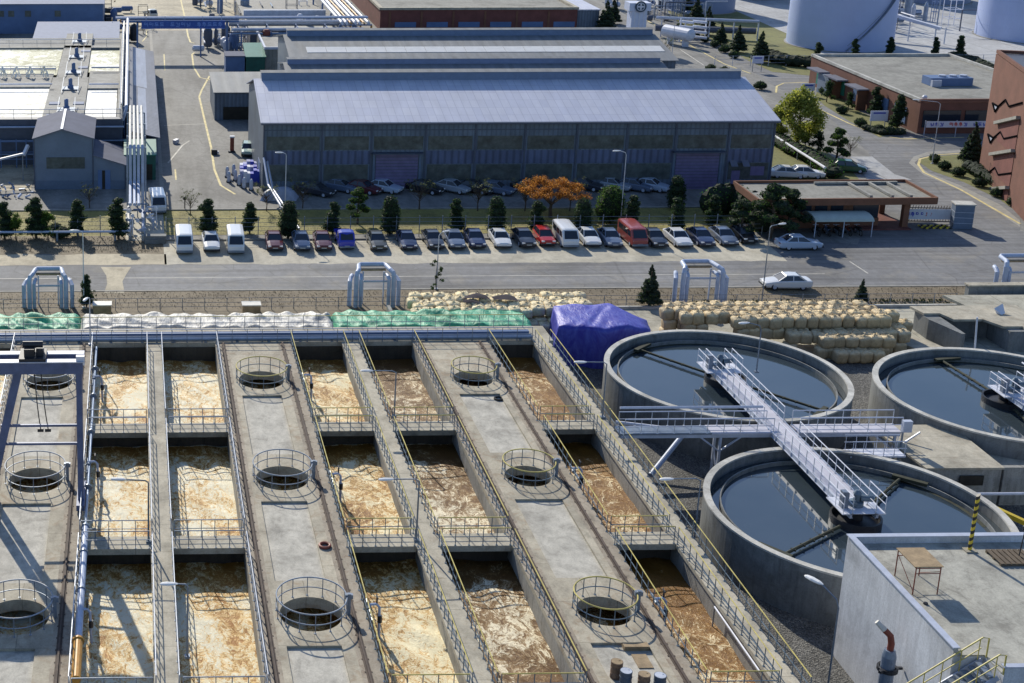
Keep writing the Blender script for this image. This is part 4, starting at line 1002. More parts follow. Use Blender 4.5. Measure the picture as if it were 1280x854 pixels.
def tarp(x0, x1, y0, y1, zt, m, label, seed, nm='tarpaulin', lump=1.05, front_drop=1.0, pile=None):
    """cloth draped over rows of bags"""
    rr = random.Random(seed); nx = int((x1 - x0) / .16); ny = 30
    B = [(x0 + (i + .5 + rr.uniform(-.2, .2)) * lump, y0 + 1.0 + j * 1.1, rr.uniform(.04, .2)) for i in range(int((x1 - x0) / lump) + 1) for j in range(int((y1 - y0 - 1) / 1.1) + 1)]
    ph = [(rr.uniform(1, 5), rr.uniform(1, 5), rr.uniform(0, 6.3), rr.uniform(.02, .06)) for _ in range(9)]
    vs = []; fs = []
    for j in range(ny + 1):
        t = j / ny; yy = y0 + (y1 - y0) * t
        for i in range(nx + 1):
            xx = x0 + (x1 - x0) * i / nx
            e = min(t / .22, (1 - t) / .12, 1); ex = min((xx - x0) / .5, (x1 - xx) / .5, 1)
            z = zt * (max(e, 0) ** .45) * (.75 + .25 * max(ex, 0) ** .5)
            z += sum(h * math.exp(-((xx - a) ** 2 + (yy - b) ** 2) / .3) for a, b, h in B if abs(xx - a) < 1.2 and abs(yy - b) < 1.2) * min(1, e)
            z += sum(q * math.sin(u * xx + v * yy + p + math.sin(xx * 1.7 + p)) for u, v, p, q in ph) * min(1, e * 1.5 + .2)
            yo = .12 * math.sin(xx * 2.3 + seed) * (1 - min(1, t / .2)); vs.append((xx, yy - yo, max(z, .02)))
    for j in range(ny):
        for i in range(nx):
            a = j * (nx + 1) + i; fs.append((a, a + 1, a + nx + 2, a + nx + 1))
    return tag(MB().add(vs, fs).build(nm, m, smooth=True), label, 'tarpaulin')
tarp(-26, -4.5, 112.6, 117.8, 2.95, 'tarp_green', 'green tarpaulin over stacked bags at the far left end', 11)
tarp(-4.55, 16.6, 112.7, 117.6, 2.95, 'tarp_grey', 'long crumpled grey tarpaulin between the two green ones', 12)
tarp(16.5, 33.0, 112.6, 117.9, 3.0, 'tarp_green', 'green tarpaulin in front of the pale heap of bulk bags', 13)
for x in (16.2, 16.8): bag(x, 112.9, .9, 'beige bag peeping out between the grey and green tarpaulins', 'bags between the tarpaulins', .9)
# blue tarpaulin: pitched sheet with folds hanging to the ground
def blue_tarp():
    rr = random.Random(3); vs = []; fs = []; n = 90; m = 16
    top = [(34.7, 112.9), (35.6, 117.8), (40.4, 118.0), (43.2, 116.4), (42.4, 113.2), (38.4, 112.0)]
    def outline(t, pts):
        L = [((Vector(pts[(i + 1) % len(pts)]) - Vector(pts[i])).length) for i in range(len(pts))]; s = t * sum(L)
        for i, l in enumerate(L):
            if s <= l: return Vector(pts[i]).lerp(Vector(pts[(i + 1) % len(pts)]), s / l)
            s -= l
        return Vector(pts[0])
    c = Vector((38.9, 115.6))
    for j in range(m + 1):
        for i in range(n):
            p = outline(i / n, top); d = (p - c)
            if j < 6:   # top surface
                u = j / 6; q = c + d * u; z = 3.4 - .12 * u ** 2 + .07 * math.sin(q.x * 2.1 + q.y) * u + .05 * math.sin(q.x * 5 - q.y * 3)
                if q.x > 40.5: z -= (q.x - 40.5) * .32
            else:
                u = (j - 6) / (m - 6); q = c + d * (1 + .10 * u + .02 * math.sin(i * .9) * u + .035 * math.sin(i * .41 + 1) * u)
                z = (3.28 + .07 * math.sin(p.x * 2.1 + p.y) - max(0, p.x - 40.5) * .32) * (1 - u)
            vs.append((q.x, q.y, max(z, 0.02)))
    for j in range(m):
        for i in range(n): fs.append((j * n + i, (j + 1) * n + i, (j + 1) * n + (i + 1) % n, j * n + (i + 1) % n))
    return tag(MB().add(vs, fs).build('tarpaulin', 'tarp_blue', smooth=True), 'deep blue tarpaulin tightly wrapped over a pile beside the far round tank', 'tarpaulin')
blue_tarp()
for k, (x, y, z) in enumerate(((-2.9, 125.2, .9), (10.5, 125.2, .8))):
    t = thing('timber_box', (x, y, 0), ['yellowish wooden box beside the leftmost pipe loop', 'yellowish wooden box behind the grey tarpaulin'][k], 'box')
    MB().box(x - .8, y - .5, 0, x + .8, y + .5, z).build('box', 'wood', t)
    MB().box(x - .86, y - .55, z + .002, x + .86, y + .55, z + .1).build('lid', 'pipe_white', t)
# ================================================================ BUILDINGS
def gable(t, x0, x1, y0, y1, ze, zr, yr, over=.35, rm='roof_corr', wm='wall_corr', th=.12, z0=0):
    """ridge along X"""
    w = MB()
    w.add([(x0, y0, z0), (x1, y0, z0), (x1, y1, z0), (x0, y1, z0), (x0, y0, ze - .1), (x1, y0, ze - .1), (x1, y1, ze - .1), (x0, y1, ze - .1), (x0, yr, zr - .13), (x1, yr, zr - .13)],
          [(0, 1, 5, 4), (2, 3, 7, 6), (1, 2, 6, 9, 5), (3, 0, 4, 8, 7), (3, 2, 1, 0)])
    w.build('wall', wm, t)
    k = (zr - ze) / (yr - y0); k2 = (zr - ze) / (y1 - yr)
    r = MB(); a, b = x0 - over, x1 + over
    f = [(a, y0 - over, ze - k * over), (b, y0 - over, ze - k * over), (b, yr, zr), (a, yr, zr)]
    r.add(f + [(p[0], p[1], p[2] + th) for p in f], [(3, 2, 1, 0), (4, 5, 6, 7), (0, 1, 5, 4), (1, 2, 6, 5), (3, 0, 4, 7)])
    g2 = [(a, yr, zr), (b, yr, zr), (b, y1 + over, ze - k2 * over), (a, y1 + over, ze - k2 * over)]
    r.add(g2 + [(p[0], p[1], p[2] + th) for p in g2], [(3, 2, 1, 0), (4, 5, 6, 7), (1, 2, 6, 5), (2, 3, 7, 6), (3, 0, 4, 7)])
    return r.build('roof', rm, t)
# --- front warehouse
wh = thing('warehouse', (44.8, 176, 0), 'huge front warehouse with pale blue corrugated roof behind the parked cars', 'warehouse')
X0, X1, FY = 14.9, 74.25, 165.2
rf = gable(wh, X0, X1, FY, 187, 8.2, 11.0, 176)
MB().box(X0 - .3, FY - .55, 7.98, X1 + .3, FY - .36, 8.16).build('gutter', 'trim_dark', wh)
def monitor(par, xa, xb, y, z, h, w, m='roof_blue', cap='roof_corr_grey'):
    o = MB().add([(xa, y - w, z - .25), (xb, y - w, z - .25), (xb, y - w * .85, z + h), (xa, y - w * .85, z + h), (xa, y + w, z - .25), (xb, y + w, z - .25), (xb, y + w * .85, z + h), (xa, y + w * .85, z + h)],
             [(0, 1, 2, 3), (5, 4, 7, 6), (1, 5, 6, 2), (4, 0, 3, 7)]).build('ridge_vent', m, par)
    MB().add([(xa - .1, y - w * 1.05, z + h + .0), (xb + .1, y - w * 1.05, z + h), (xb + .1, y, z + h + .16), (xa - .1, y, z + h + .16), (xa - .1, y + w * 1.05, z + h), (xb + .1, y + w * 1.05, z + h)],
             [(0, 1, 2, 3), (3, 2, 5, 4), (0, 3, 4), (1, 5, 2), (0, 4, 5, 1)]).build('vent_cap', cap, o)
monitor(wh, X0 + .6, X1 - .4, 176.2, 11.0, .95, .8)
MB().box(X0 + .05, FY - .05, 7.2, X1 - .05, FY - .002, 7.3).build('wall_trim', 'trim_dark', wh)
tr_x = [15.0, 21.7, 27.4, 33.7, 39.4, 45.2, 51.2, 57.0, 62.7, 68.9, 74.15]
for i in range(len(tr_x) - 1):
    a, b = tr_x[i] + .3, tr_x[i + 1] - .3
    MB().box(a, FY - .04, 4.9, b, FY - .003, 6.5).build('window_band', 'window_band', wh)
    if not (27 < a < 33 or 62 < a < 68): 
        MB().box(a, FY - .04, 1.2, b, FY - .003, 3.1).build('window_band', 'window_band', wh)
        MB().box(a - .28, FY - .045, 3.2, b + .28, FY - .004, 4.75).build('wall_panel', 'wall_corr_low', wh)
for x in tr_x: MB().box(x - .09, FY - .1, 0, x + .09, FY - .046, 8.0).build('downpipe', 'trim_dark', wh)
for a, b in ((28.0, 32.9), (62.95, 68.0)):
    d = MB().box(a, FY - .06, 0, b, FY - .005, 4.3).build('roller_door', 'door_purple', wh)
    for k in range(11): MB().box(a, FY - .075, .2 + k * .38, b, FY - .061, .25 + k * .38).build('slat', 'trim_dark', d)
    MB().box(a - .5, FY - .9, 4.5, b + .5, FY - .01, 4.62).build('canopy', 'trim_dark', wh)
    for s in (a - .35, b + .1): MB().box(s, FY - .12, 0, s + .25, FY - .005, 4.45).build('door_frame', 'base_panel', wh)
MB().box(69.6, FY - .05, 0, 70.6, FY - .005, 2.2).build('door', 'door_purple', wh)
MB().box(71.8, FY - .05, 1.6, 73.4, FY - .005, 2.7).build('window', 'door_purple', wh)
for x in (69.2, 70.6): MB().add([(x, FY - .9, 2.9), (x + .8, FY - .9, 2.9), (x + .8, FY - .01, 3.5), (x, FY - .01, 3.5)], [(0, 1, 2, 3)]).build('awning', 'shed_roof', wh)
MB().box(X1, FY + .1, 0, X1 + .03, 176, .9).build('plinth', 'kerb_stone', wh)
MB().box(X0 - .06, FY + 3, 0, X0 - .01, FY + 5.6, 2.6).build('door', 'panel_blue', wh)
# --- the two lower halls behind it
w2 = thing('warehouse', (46, 195, 0), 'narrow grey-roofed hall squeezed between the two bigger warehouses', 'warehouse')
gable(w2, 20.4, 70.8, 187.6, 202.4, 7.9, 9.3, 195, rm='roof_corr_grey')
monitor(w2, 20.6, 70.7, 195, 9.3, .7, .7)
w3 = thing('warehouse', (49, 213, 0), 'rear grey-roofed warehouse with a long white skylight strip', 'warehouse')
r3 = gable(w3, 22.2, 76.0, 202.9, 224, 8.0, 9.9, 213.5, rm='roof_corr_grey')
monitor(w3, 22.4, 75.9, 213.5, 9.9, .85, .8)
ks = (9.9 - 8.0) / (213.5 - 202.9)
for i in range(18):
    a = 24.6 + i * 2.83; ya, yb = 206.0, 208.2
    f = [(a, ya, 8.0 + (ya - 202.9) * ks + .13), (a + 2.78, ya, 8.0 + (ya - 202.9) * ks + .13), (a + 2.78, yb, 8.0 + (yb - 202.9) * ks + .13), (a, yb, 8.0 + (yb - 202.9) * ks + .13)]
    MB().add(f + [(p[0], p[1], p[2] + .05) for p in f], [(3, 2, 1, 0), (4, 5, 6, 7), (0, 1, 5, 4), (1, 2, 6, 5), (2, 3, 7, 6), (3, 0, 4, 7)]).build('skylight', 'skylight', r3)
# --- annex at the left of the warehouses
an = thing('annex', (15.5, 207, 0), 'low blue-grey annex with flat corrugated roof left of the warehouses', 'building')
MB().box(11.3, 201.5, 0, 19.9, 213.8, 3.9).build('wall', 'wall_corr', an)
MB().add([(11.1, 201.2, 3.92), (20.1, 201.2, 3.92), (20.1, 214.0, 4.3), (11.1, 214.0, 4.3), (11.1, 201.2, 4.02), (20.1, 201.2, 4.02), (20.1, 214.0, 4.4), (11.1, 214.0, 4.4)], [(3, 2, 1, 0), (4, 5, 6, 7), (0, 1, 5, 4), (1, 2, 6, 5), (2, 3, 7, 6), (3, 0, 4, 7)]).build('roof', 'roof_corr_grey', an)
MB().box(12.5, 201.42, 0.1, 19.0, 201.49, 1.9).build('opening', 'hole_dark', an)
hb = thing('hut', (17, 234, 0), 'small blue hut with pale roof next to the green-roofed hut', 'hut')
MB().box(14.6, 230.2, 0, 17.6, 234, 3.6).build('wall', 'panel_blue', hb)
MB().box(14.5, 230.0, 3.61, 17.7, 234.2, 3.75).build('roof', 'shed_roof', hb)
hg = thing('hut', (20, 234, 0), 'small hut with a bright green sloping roof', 'hut')
MB().box(17.8, 230.2, 0, 20.8, 236, 3.4).build('wall', 'green_box', hg)
MB().add([(17.7, 230, 3.45), (21, 230, 3.45), (21, 236.3, 4.6), (17.7, 236.3, 4.6), (17.7, 230, 3.6), (21, 230, 3.6), (21, 236.3, 4.75), (17.7, 236.3, 4.75)], [(3, 2, 1, 0), (4, 5, 6, 7), (0, 1, 5, 4), (1, 2, 6, 5), (2, 3, 7, 6), (3, 0, 4, 7)]).build('roof', 'green_roof', hg)
fb = thing('pump_house', (22, 236, 0), 'small flat-roofed house behind the green hut with a red tank on top', 'building')
MB().box(20.9, 231, 0, 24.5, 247, 4.6).build('wall', 'wall_concrete', fb)
MB().box(20.7, 230.8, 4.61, 21.0, 247.2, 5.0).build('parapet', 'steel_light', fb)
MB().box(21.01, 230.8, 4.61, 24.6, 231.1, 5.0).build('parapet', 'steel_light', fb)
MB().lathe(22.2, 244, [(.7, 4.61), (.7, 5.3), (.4, 5.6)], 12).build('roof_tank', 'rust_red', fb)
# --- gabled shed left
gs_ = thing('gabled_shed', (-6.3, 170, 0), 'blue-grey gabled metal shed with lean-to and olive window', 'shed')
fy, by = 166.4, 176.3; xa, xm, xb, xc = -11.55, -8.3, -4.75, -1.0
MB().add([(xa, fy, 0), (xb, fy, 0), (xb, fy, 6.1), (xm, fy, 7.15), (xa, fy, 6.1), (xa, by, 0), (xb, by, 0), (xb, by, 6.1), (xm, by, 7.15), (xa, by, 6.1)],
         [(0, 1, 2, 3, 4), (6, 5, 9, 8, 7), (1, 6, 7, 2), (5, 0, 4, 9)]).build('wall', 'shed_wall', gs_)
for a, b, za, zb in ((xa - .2, xm, 6.05, 7.17), (xm, xb + .2, 7.17, 6.05)):
    f = [(a, fy - .3, za), (b, fy - .3, zb), (b, by + .3, zb), (a, by + .3, za)]
    MB().add(f + [(p[0], p[1], p[2] + .1) for p in f], [(3, 2, 1, 0), (4, 5, 6, 7), (0, 1, 5, 4), (1, 2, 6, 5), (2, 3, 7, 6), (3, 0, 4, 7)]).build('roof', 'shed_roof', gs_)
MB().box(xm - .15, fy - .32, 7.28, xm + .15, by + .32, 7.34).build('ridge_cap', 'steel_white', gs_)
MB().add([(xb, fy, 0), (xc, fy, 0), (xc, fy, 2.85), (xb, fy, 4.0), (xb, 174, 0), (xc, 174, 0), (xc, 174, 2.85), (xb, 174, 4.0)], [(0, 1, 2, 3), (5, 4, 7, 6), (1, 5, 6, 2)]).build('lean_to_wall', 'shed_wall', gs_)
f = [(xb + .02, fy - .25, 4.05), (xc + .2, fy - .25, 2.82), (xc + .2, 174.2, 2.82), (xb + .02, 174.2, 4.05)]
MB().add(f + [(p[0], p[1], p[2] + .1) for p in f], [(3, 2, 1, 0), (4, 5, 6, 7), (0, 1, 5, 4), (1, 2, 6, 5), (2, 3, 7, 6), (3, 0, 4, 7)]).build('lean_to_roof', 'shed_roof', gs_)
MB().box(-10.15, fy - .05, 2.5, -5.7, fy - .003, 3.85).build('window', 'window_band', gs_)
MB().box(xa, fy - .03, 0, xc, fy - .002, 1.05).build('plinth', 'base_panel', gs_)
MB().box(-4.2, fy - .08, 0, -3.72, fy - .035, 2.3).build('door', 'panel_blue', gs_)
MB().box(-3.35, fy - .08, 0, -2.75, fy - .035, 2.3).build('door', 'panel_blue', gs_)
MB().box(-3.71, fy - .05, 0, -3.36, fy - .032, 2.25).build('opening', 'hole_dark', gs_)
for x in (xa, xb, xc): MB().box(x - .06, fy - .1, 0, x + .06, fy - .051, 2.8 if x == xc else 6.0).build('downpipe', 'trim_dark', gs_)
# --- long narrow dark-roofed sheds
for k, (ya, yb) in enumerate(((178, 205.5), (206, 236))):
    t = thing('long_shed', (1.4, ya, 0), ['long dark-roofed shed with a pale stripe, nearer the green container', 'long dark-roofed shed with broad pale stripe, farther from the green container'][k], 'shed')
    MB().box(-.4, ya, 0, 3.0, yb, 3.2).build('wall', 'wall_corr_y', t)
    f = [(-.6, ya - .3, 4.15), (3.25, ya - .3, 3.25), (3.25, yb + .3, 3.25), (-.6, yb + .3, 4.15)]
    MB().add(f + [(p[0], p[1], p[2] + .1) for p in f] , [(3, 2, 1, 0), (4, 5, 6, 7), (0, 1, 5, 4), (1, 2, 6, 5), (2, 3, 7, 6), (3, 0, 4, 7)]).build('roof', 'roof_strip_y', t)
    xs0, xs1 = ((.6, 1.7), (0.0, 1.9))[k]; zf = lambda x: 4.25 - (x + .6) * .9 / 3.85 + .004
    MB().add([(xs0, ya + (2.5 if k == 0 else 0), zf(xs0)), (xs1, ya + (2.5 if k == 0 else 0), zf(xs1)), (xs1, yb - .2, zf(xs1)), (xs0, yb - .2, zf(xs0))], [(0, 1, 2, 3)]).build('roof_stripe', 'roof_strip_light', t)
gc = thing('green_container', (.8, 172, 0), 'dark green site cabin with bright green top beside the pipe rack', 'cabin')
MB().box(-1.1, 170.4, 0, 2.6, 175.0, 3.0).build('wall', 'green_box', gc)
MB().add([(-1.2, 170.2, 3.01), (2.7, 170.2, 3.01), (2.7, 175.2, 3.7), (-1.2, 175.2, 3.7), (-1.2, 170.2, 3.13), (2.7, 170.2, 3.13), (2.7, 175.2, 3.82), (-1.2, 175.2, 3.82)], [(3, 2, 1, 0), (4, 5, 6, 7), (0, 1, 5, 4), (1, 2, 6, 5), (2, 3, 7, 6), (3, 0, 4, 7)]).build('roof', 'green_roof', gc)
MB().box(.6, 170.33, 0, 2.2, 170.39, 1.9).build('opening', 'hole_dark', gc)
# --- chemical treatment basin with white froth, upper left
ZB = 5.8
cb = thing('froth_basin', (-12, 208, 0), 'raised concrete basin brimming with white froth in the upper left', 'treatment basin')
pools = [(-30, -11.4, 178.9, 197.5, 'froth_white'), (-6.2, -2.2, 178.9, 196.4, 'froth_white'), (-6.5, -2.0, 208.6, 226, 'froth_green'), (-24, -10.9, 206.8, 227, 'froth_green')]
MB().box(-40, 177.6, 0, -1.4, 178.8, ZB - .01).build('basin_wall', 'trim_dark', cb)
for a, b, y0_, y1_ in ((-40, -11.3, 197.6, 206.7), (-11.35, -6.25, 178.85, 204), (-10.8, -6.55, 204, 240), (-6.2, -1.9, 196.5, 208.5), (-2.1, -1.4, 178.85, 240), (-40, -1.9, 227.1, 229.0)):
    MB().box(a, y0_, 0, b, y1_, ZB - .12 if (a, b) != (-2.1, -1.4) else ZB - .02).build('basin_slab', 'wall_concrete', cb)
MB().box(-40, 229.05, 0, -2.15, 240, ZB - .9).build('basin_slab', 'tank_concrete', cb)
for a, b, y0_, y1_, m in pools:
    tag(MB().sheet([(a, y0_), (b, y0_), (b, y1_), (a, y1_)], ZB - .35).build('froth', m), kind='structure')
for (p, q, s) in (((-28, 178.2, ZB), (-1.6, 178.2, ZB), 'front edge'), ((-28, 206.5, ZB - .1), (-11, 206.5, ZB - .1), 'middle wall'), ((-28, 228, ZB - .1), (-2, 228, ZB - .1), 'back wall'), ((-1.7, 178.4, ZB), (-1.7, 239, ZB), 'right edge')):
    railing(p, q, 'thin handrail along the %s of the white froth basin' % s, 'steel_light', 'rail_grey', sp=2.2, r=.05)
for a, y in ((-24, 196.5), (-6, 196.3), (-24, 207.2), (-6, 208)):
    MB().tube([(a, y, ZB + .5), (-11 if a < -10 else -2, y, ZB + .5)], .12, 6).build('spray_pipe', 'steel_light', cb)
# spray plumes and walkway machinery
for k in range(5):
    x = -20.3 + k * 1.95; b = MB(); rr = random.Random(k)
    for i in range(26):
        a = rr.uniform(0, 6.3); s = rr.uniform(.1, .8); z = ZB + 1.7 * (1 - s); c = (x + s * .75 * math.cos(a), 204.0 + s * .5 * math.sin(a), z)
        b.tube([c, (x + (s + .12) * .75 * math.cos(a), 204 + (s + .12) * .5 * math.sin(a), z - .5)], .07, 4)
    o = tag(b.build('water_spray', 'froth_white'), 'white fountain spray in the row of five above the froth basin', 'water spray', 'row of five white sprays'); 
for k, (y, l) in enumerate(((183, 'nearest'), (196, 'second nearest'), (207, 'third nearest'), (219, 'second farthest'), (232, 'farthest'))):
    t = thing('mixer_motor', (-8.5, y, ZB), 'blue mixer motor on the walkway of the froth basin, %s of five' % l, 'motor', 'mixer motors in the froth basin')
    MB().lathe(-8.5, y, [(.4, ZB - .1), (.4, ZB + .4), (.27, ZB + .5), (.27, ZB + 1.3), (.1, ZB + 1.4)], 12).build('motor', 'panel_blue', t)
    MB().box(-9.6, y - 1.0, ZB - .1, -7.4, y + 1.0, ZB + .05).build('base_plate', 'rail_grey', t)
    for sx in (-1, 1):
        MB().bar((-8.5 + sx * 1.1, y - 3.2, ZB + .05), (-8.5 + sx * 1.0, y + 3.2, ZB + .9), .08).build('hand_rail', 'rail_grey', t)
for k, (x, y) in enumerate(((-10.2, 187), (-7.1, 187), (-10.2, 178.9 + 1), (-7.0, 180), (-7.3, 211), (-7.3, 224))):
    tag(MB().box(x - .7, y - .7, ZB - .11, x + .7, y + .7, ZB - .02).build('hatch_cover', 'roof_pale'), 'white square hatch on the central strip of the froth basin', 'hatch', 'white hatches on the froth basin strip')
# piping in front of the basin
pf = thing('pipe_rack', (-14, 176, 0), 'blue steel pipe frame in the shade left of the gabled shed', 'pipe rack')
for z, y in ((4.9, 177.2), (3.2, 177.0), (1.6, 176.6)): MB().tube([(-30, y, z), (-1.2 if z > 3 else -11.6, y, z)], .12, 8).build('pipe', 'pipe_clad' if z > 4 else 'pipe_blue_grey', pf)
for x in (-18, -16.3, -14.4, -13.2, -12.3): MB().bar((x, 176.2, 0), (x, 176.2, 3.6), .12).build('post', 'panel_blue', pf)
for z in (1.1, 2.0, 3.3): MB().bar((-20, 176.2, z), (-12.2, 176.2, z), .09).build('beam', 'panel_blue', pf)
cj = thing('conveyor', (-14.5, 169, 0), 'sloping white conveyor arm at the left picture edge', 'conveyor')
MB().bar((-22, 166, 2.2), (-12.9, 170.5, 3.3), .22).bar((-13.1, 170.3, 3.1), (-12.6, 171.2, 4.1), .35).build('arm', 'steel_white', cj)
MB().bar((-13.2, 170.3, 0), (-13.2, 170.3, 3.1), .12).build('leg', 'rail_grey', cj)
rr = random.Random(44)
for i in range(34):
    x, y = rr.uniform(-18, -11.9), rr.uniform(162.5, 168); s = rr.uniform(.15, .55)
    b = MB(); b.bar((x, y, .1), (x + rr.uniform(-1, 1) * s * 2, y + rr.uniform(-1, 1) * s, rr.uniform(.1, .6)), s * .5, s * .4)
    tag(b.build('scrap_piece', rr.choice(['pipe_blue_grey', 'steel_light', 'tower_white', 'wood_dark', 'panel_blue'])), 'piece of scrap in the litter left of the gabled shed', 'scrap', 'scrap littered left of the gabled shed')
# --- top left buildings
bb = thing('factory_building', (-15, 280, 0), 'long blue factory building in the top left corner', 'building')
MB().box(-45, 273, 0, -5.6, 292, 5.6).build('wall', 'panel_blue', bb)
MB().add([(-45, 272.6, 5.61), (-5.3, 272.6, 5.61), (-5.3, 283, 6.8), (-45, 283, 6.8)], [(0, 1, 2, 3)]).build('roof', 'roof_pale', bb)
for x in (-26.5, -24.5, -22.6, -19.5, -14): MB().box(x - .55, 272.92, 3.2, x + .55, 272.99, 4.3).build('window', 'window_band', bb)
sh = thing('low_shed', (-9, 258, 0), 'low shed with white corrugated roof in front of the blue factory', 'shed')
MB().box(-17, 252.5, 0, -2.6, 265.5, 2.8).build('wall', 'wall_concrete', sh)
MB().add([(-17.3, 252, 2.81), (-2.4, 252, 2.81), (-2.4, 266, 3.4), (-17.3, 266, 3.4)], [(0, 1, 2, 3)]).build('roof', 'roof_pale', sh)
# --- brick block, metal hall, tower at the top
br = thing('brick_factory', (65, 283, 0), 'dark red brick factory with flat grey roof at the top centre', 'building')
MB().box(46.4, 275.2, 0, 83.6, 330, 3.9).build('wall', 'brick_dark', br)
MB().box(47, 275.8, 3.91, 83, 330, 3.95).build('roof', 'roof_gravel', br)
for a in ((46.2, 275.0, 83.8, 275.7), (46.2, 275.71, 46.9, 330), (83.1, 275.71, 83.8, 330)): MB().box(a[0], a[1], 3.91, a[2], a[3], 4.35).build('parapet', 'slab_concrete', br)
for x in range(48, 83, 6): MB().box(x, 275.1, 0, x + .4, 275.19, 3.6).build('pilaster', 'brick_brown', br)
for x in range(49, 80, 6): MB().box(x + .2, 275.1, .6, x + 4.2, 275.18, 1.6).build('window', 'panel_blue', br)
mh = thing('metal_hall', (86, 280, 0), 'small blue-grey metal hall right of the brick factory', 'building')
MB().box(83.9, 276, 0, 88, 320, 3.6).build('wall', 'wall_corr', mh)
MB().box(83.8, 275.8, 3.61, 88.2, 320, 3.8).build('roof', 'roof_corr', mh)
tw = thing('white_tower', (88.5, 256, 0), 'white tower with a round dark emblem near the top edge', 'tower')
tx, ty = 88.3, 256
MB().box(tx - 1.35, ty - 1.2, 0, tx + 1.35, ty + 1.2, 6.8).build('shaft', 'tower_white', tw)
MB().box(tx - 1.9, ty - 1.4, 6.81, tx + 1.9, ty + 1.4, 8.2).build('head', 'tower_white', tw)
for sx in (-.8, 0, .8): MB().box(tx + sx - .08, ty - 1.26, 0, tx + sx + .08, ty - 1.205, 6.7).build('rib', 'steel_white', tw)
em = thing('emblem', (tx, ty - 1.5, 7.5), None, None); em.parent = tw; em.location = (tx - tw.location.x, ty - 1.5 - tw.location.y, 7.5)
for k in list(em.keys()): 
    if k in ('label', 'category', 'group'): del em[k]
def disc(x, y, z, r0, r1, dy, n=32):
    b = MB(); vs = []
    for i in range(n):
        a = 2 * math.pi * i / n; vs += [(x + r1 * math.cos(a), y, z + r1 * math.sin(a)), (x + r0 * math.cos(a), y, z + r0 * math.sin(a)), (x + r1 * math.cos(a), y + dy, z + r1 * math.sin(a))]
    fs = []
    for i in range(n):
        j = (i + 1) % n; fs += [(i * 3, j * 3, j * 3 + 1, i * 3 + 1), (i * 3, i * 3 + 2, j * 3 + 2, j * 3)]
    return b.add(vs, fs)
disc(tx, ty - 1.62, 7.6, .0, .98, .2).build('disc', 'logo_dark', em)
disc(tx, ty - 1.65, 7.6, .60, .70, .02).build('ring', 'steel_white', em)
MB().box(tx - .13, ty - 1.68, 7.05, tx + .13, ty - 1.63, 8.15).box(tx - .55, ty - 1.685, 7.47, tx + .55, ty - 1.632, 7.73).build('cross', 'steel_white', em)
# --- storage tanks
def store(x, y, r, h, m, label, stair=True, n=96):
    t = thing('storage_tank', (x, y, 0), label, 'storage tank', 'cylindrical storage tanks')
    MB().lathe(x, y, [(r, .12), (r, h), (r * .97, h + .05), (.3, h + 1.2)], n).build('shell', m, t)
    MB().lathe(x, y, [(r + .35, 0), (r + .35, .12)], n).build('foundation', 'kerb_stone', t)
    w = MB()
    for k in range(1, int(h / 2.4)): w.ring(x, y, [(r, 2.4 * k), (r + .02, 2.4 * k), (r + .02, 2.4 * k + .04), (r, 2.4 * k + .04)], n)
    w.build('weld_band', m, t)['kind'] = 'stuff'
    if stair:
        pts = []; 
        for i in range(40):
            a = R(-108 + i * 1.9); pts.append((x + (r + .25) * math.cos(a), y + (r + .25) * math.sin(a), .3 + i * h * .95 / 39))
        s = MB()
        for i in range(39): s.bar(pts[i], pts[i + 1], .5, .12)
        s.build('stair', 'rail_grey', t)
        MB().tube([(p[0] + .02, p[1] - .25, p[2] + 1.0) for p in pts], .04, 5).build('stair_rail', 'rail_grey', t)
    return t
store(126.2, 259.3, 8.8, 13, 'tank_white', 'biggest pale blue storage tank with a diagonal stair')
store(165.0, 266.5, 9.1, 13, 'tank_white', 'pale blue storage tank cut off at the right picture edge', stair=False)
store(116.0, 300, 7.0, 10, 'tank_grey', 'dim grey-blue storage tank left of the biggest tank', stair=False)
store(170.0, 312, 8.0, 9, 'tank_grey', 'grey storage tank far back between the two pale blue tanks', stair=False)
store(134, 318, 6.0, 9, 'tank_grey', 'small grey storage tank behind the biggest pale blue tank', stair=False)
# --- brick flat-roofed office right
of = thing('office_building', (116, 208, 0), 'flat-roofed brick office with air conditioners on top behind the avenue', 'building')
MB().box(105.4, 191.8, 0, 127, 224.8, 4.3).build('wall', 'brick_red', of)
MB().box(105.7, 192.1, 4.31, 126.7, 224.5, 4.36).build('roof', 'roof_gravel', of)
for a in ((105.3, 191.7, 127.1, 192.05), (105.3, 192.06, 105.68, 224.4), (126.72, 192.06, 127.1, 224.4), (105.3, 224.51, 127.1, 224.9)): MB().box(a[0], a[1], 4.37, a[2], a[3], 4.75).build('parapet', 'brick_red' if a[1] < 192 else 'rim_concrete', of)
MB().box(105.9, 191.68, .9, 111, 191.79, 3.2).build('window', 'glass_dark', of); MB().box(111.6, 191.68, .9, 126, 191.79, 3.2).build('window', 'glass_dark', of)
for ya in (195, 200, 207, 213, 219): MB().box(105.28, ya, .6, 105.39, ya + 3.2, 2.9).build('window', 'green_roof' if ya > 210 else 'panel_blue', of)
for ya in (205.5, 212, 218): MB().box(103.6, ya, 3.0, 105.27, ya + 4.2, 3.2).build('canopy', 'shed_roof', of)
for ya in (206, 214): MB().box(103.9, ya, 0, 105.27, ya + .4, 2.99).build('pillar', 'brick_brown', of)
MB().box(104.0, 215.5, 0, 105.27, 219, 2.99).build('porch', 'shed_wall', of)
ac = thing('air_conditioner', (115, 202.5, 4.4), 'bank of air conditioning units on the brick office roof', 'air conditioner')
MB().box(112.0, 202, 4.38, 118.0, 204.4, 5.5).build('casing', 'panel_blue', ac)
MB().box(112.0, 201.99 - .5, 4.38, 113.3, 201.98, 5.3).build('duct', 'steel_light', ac)
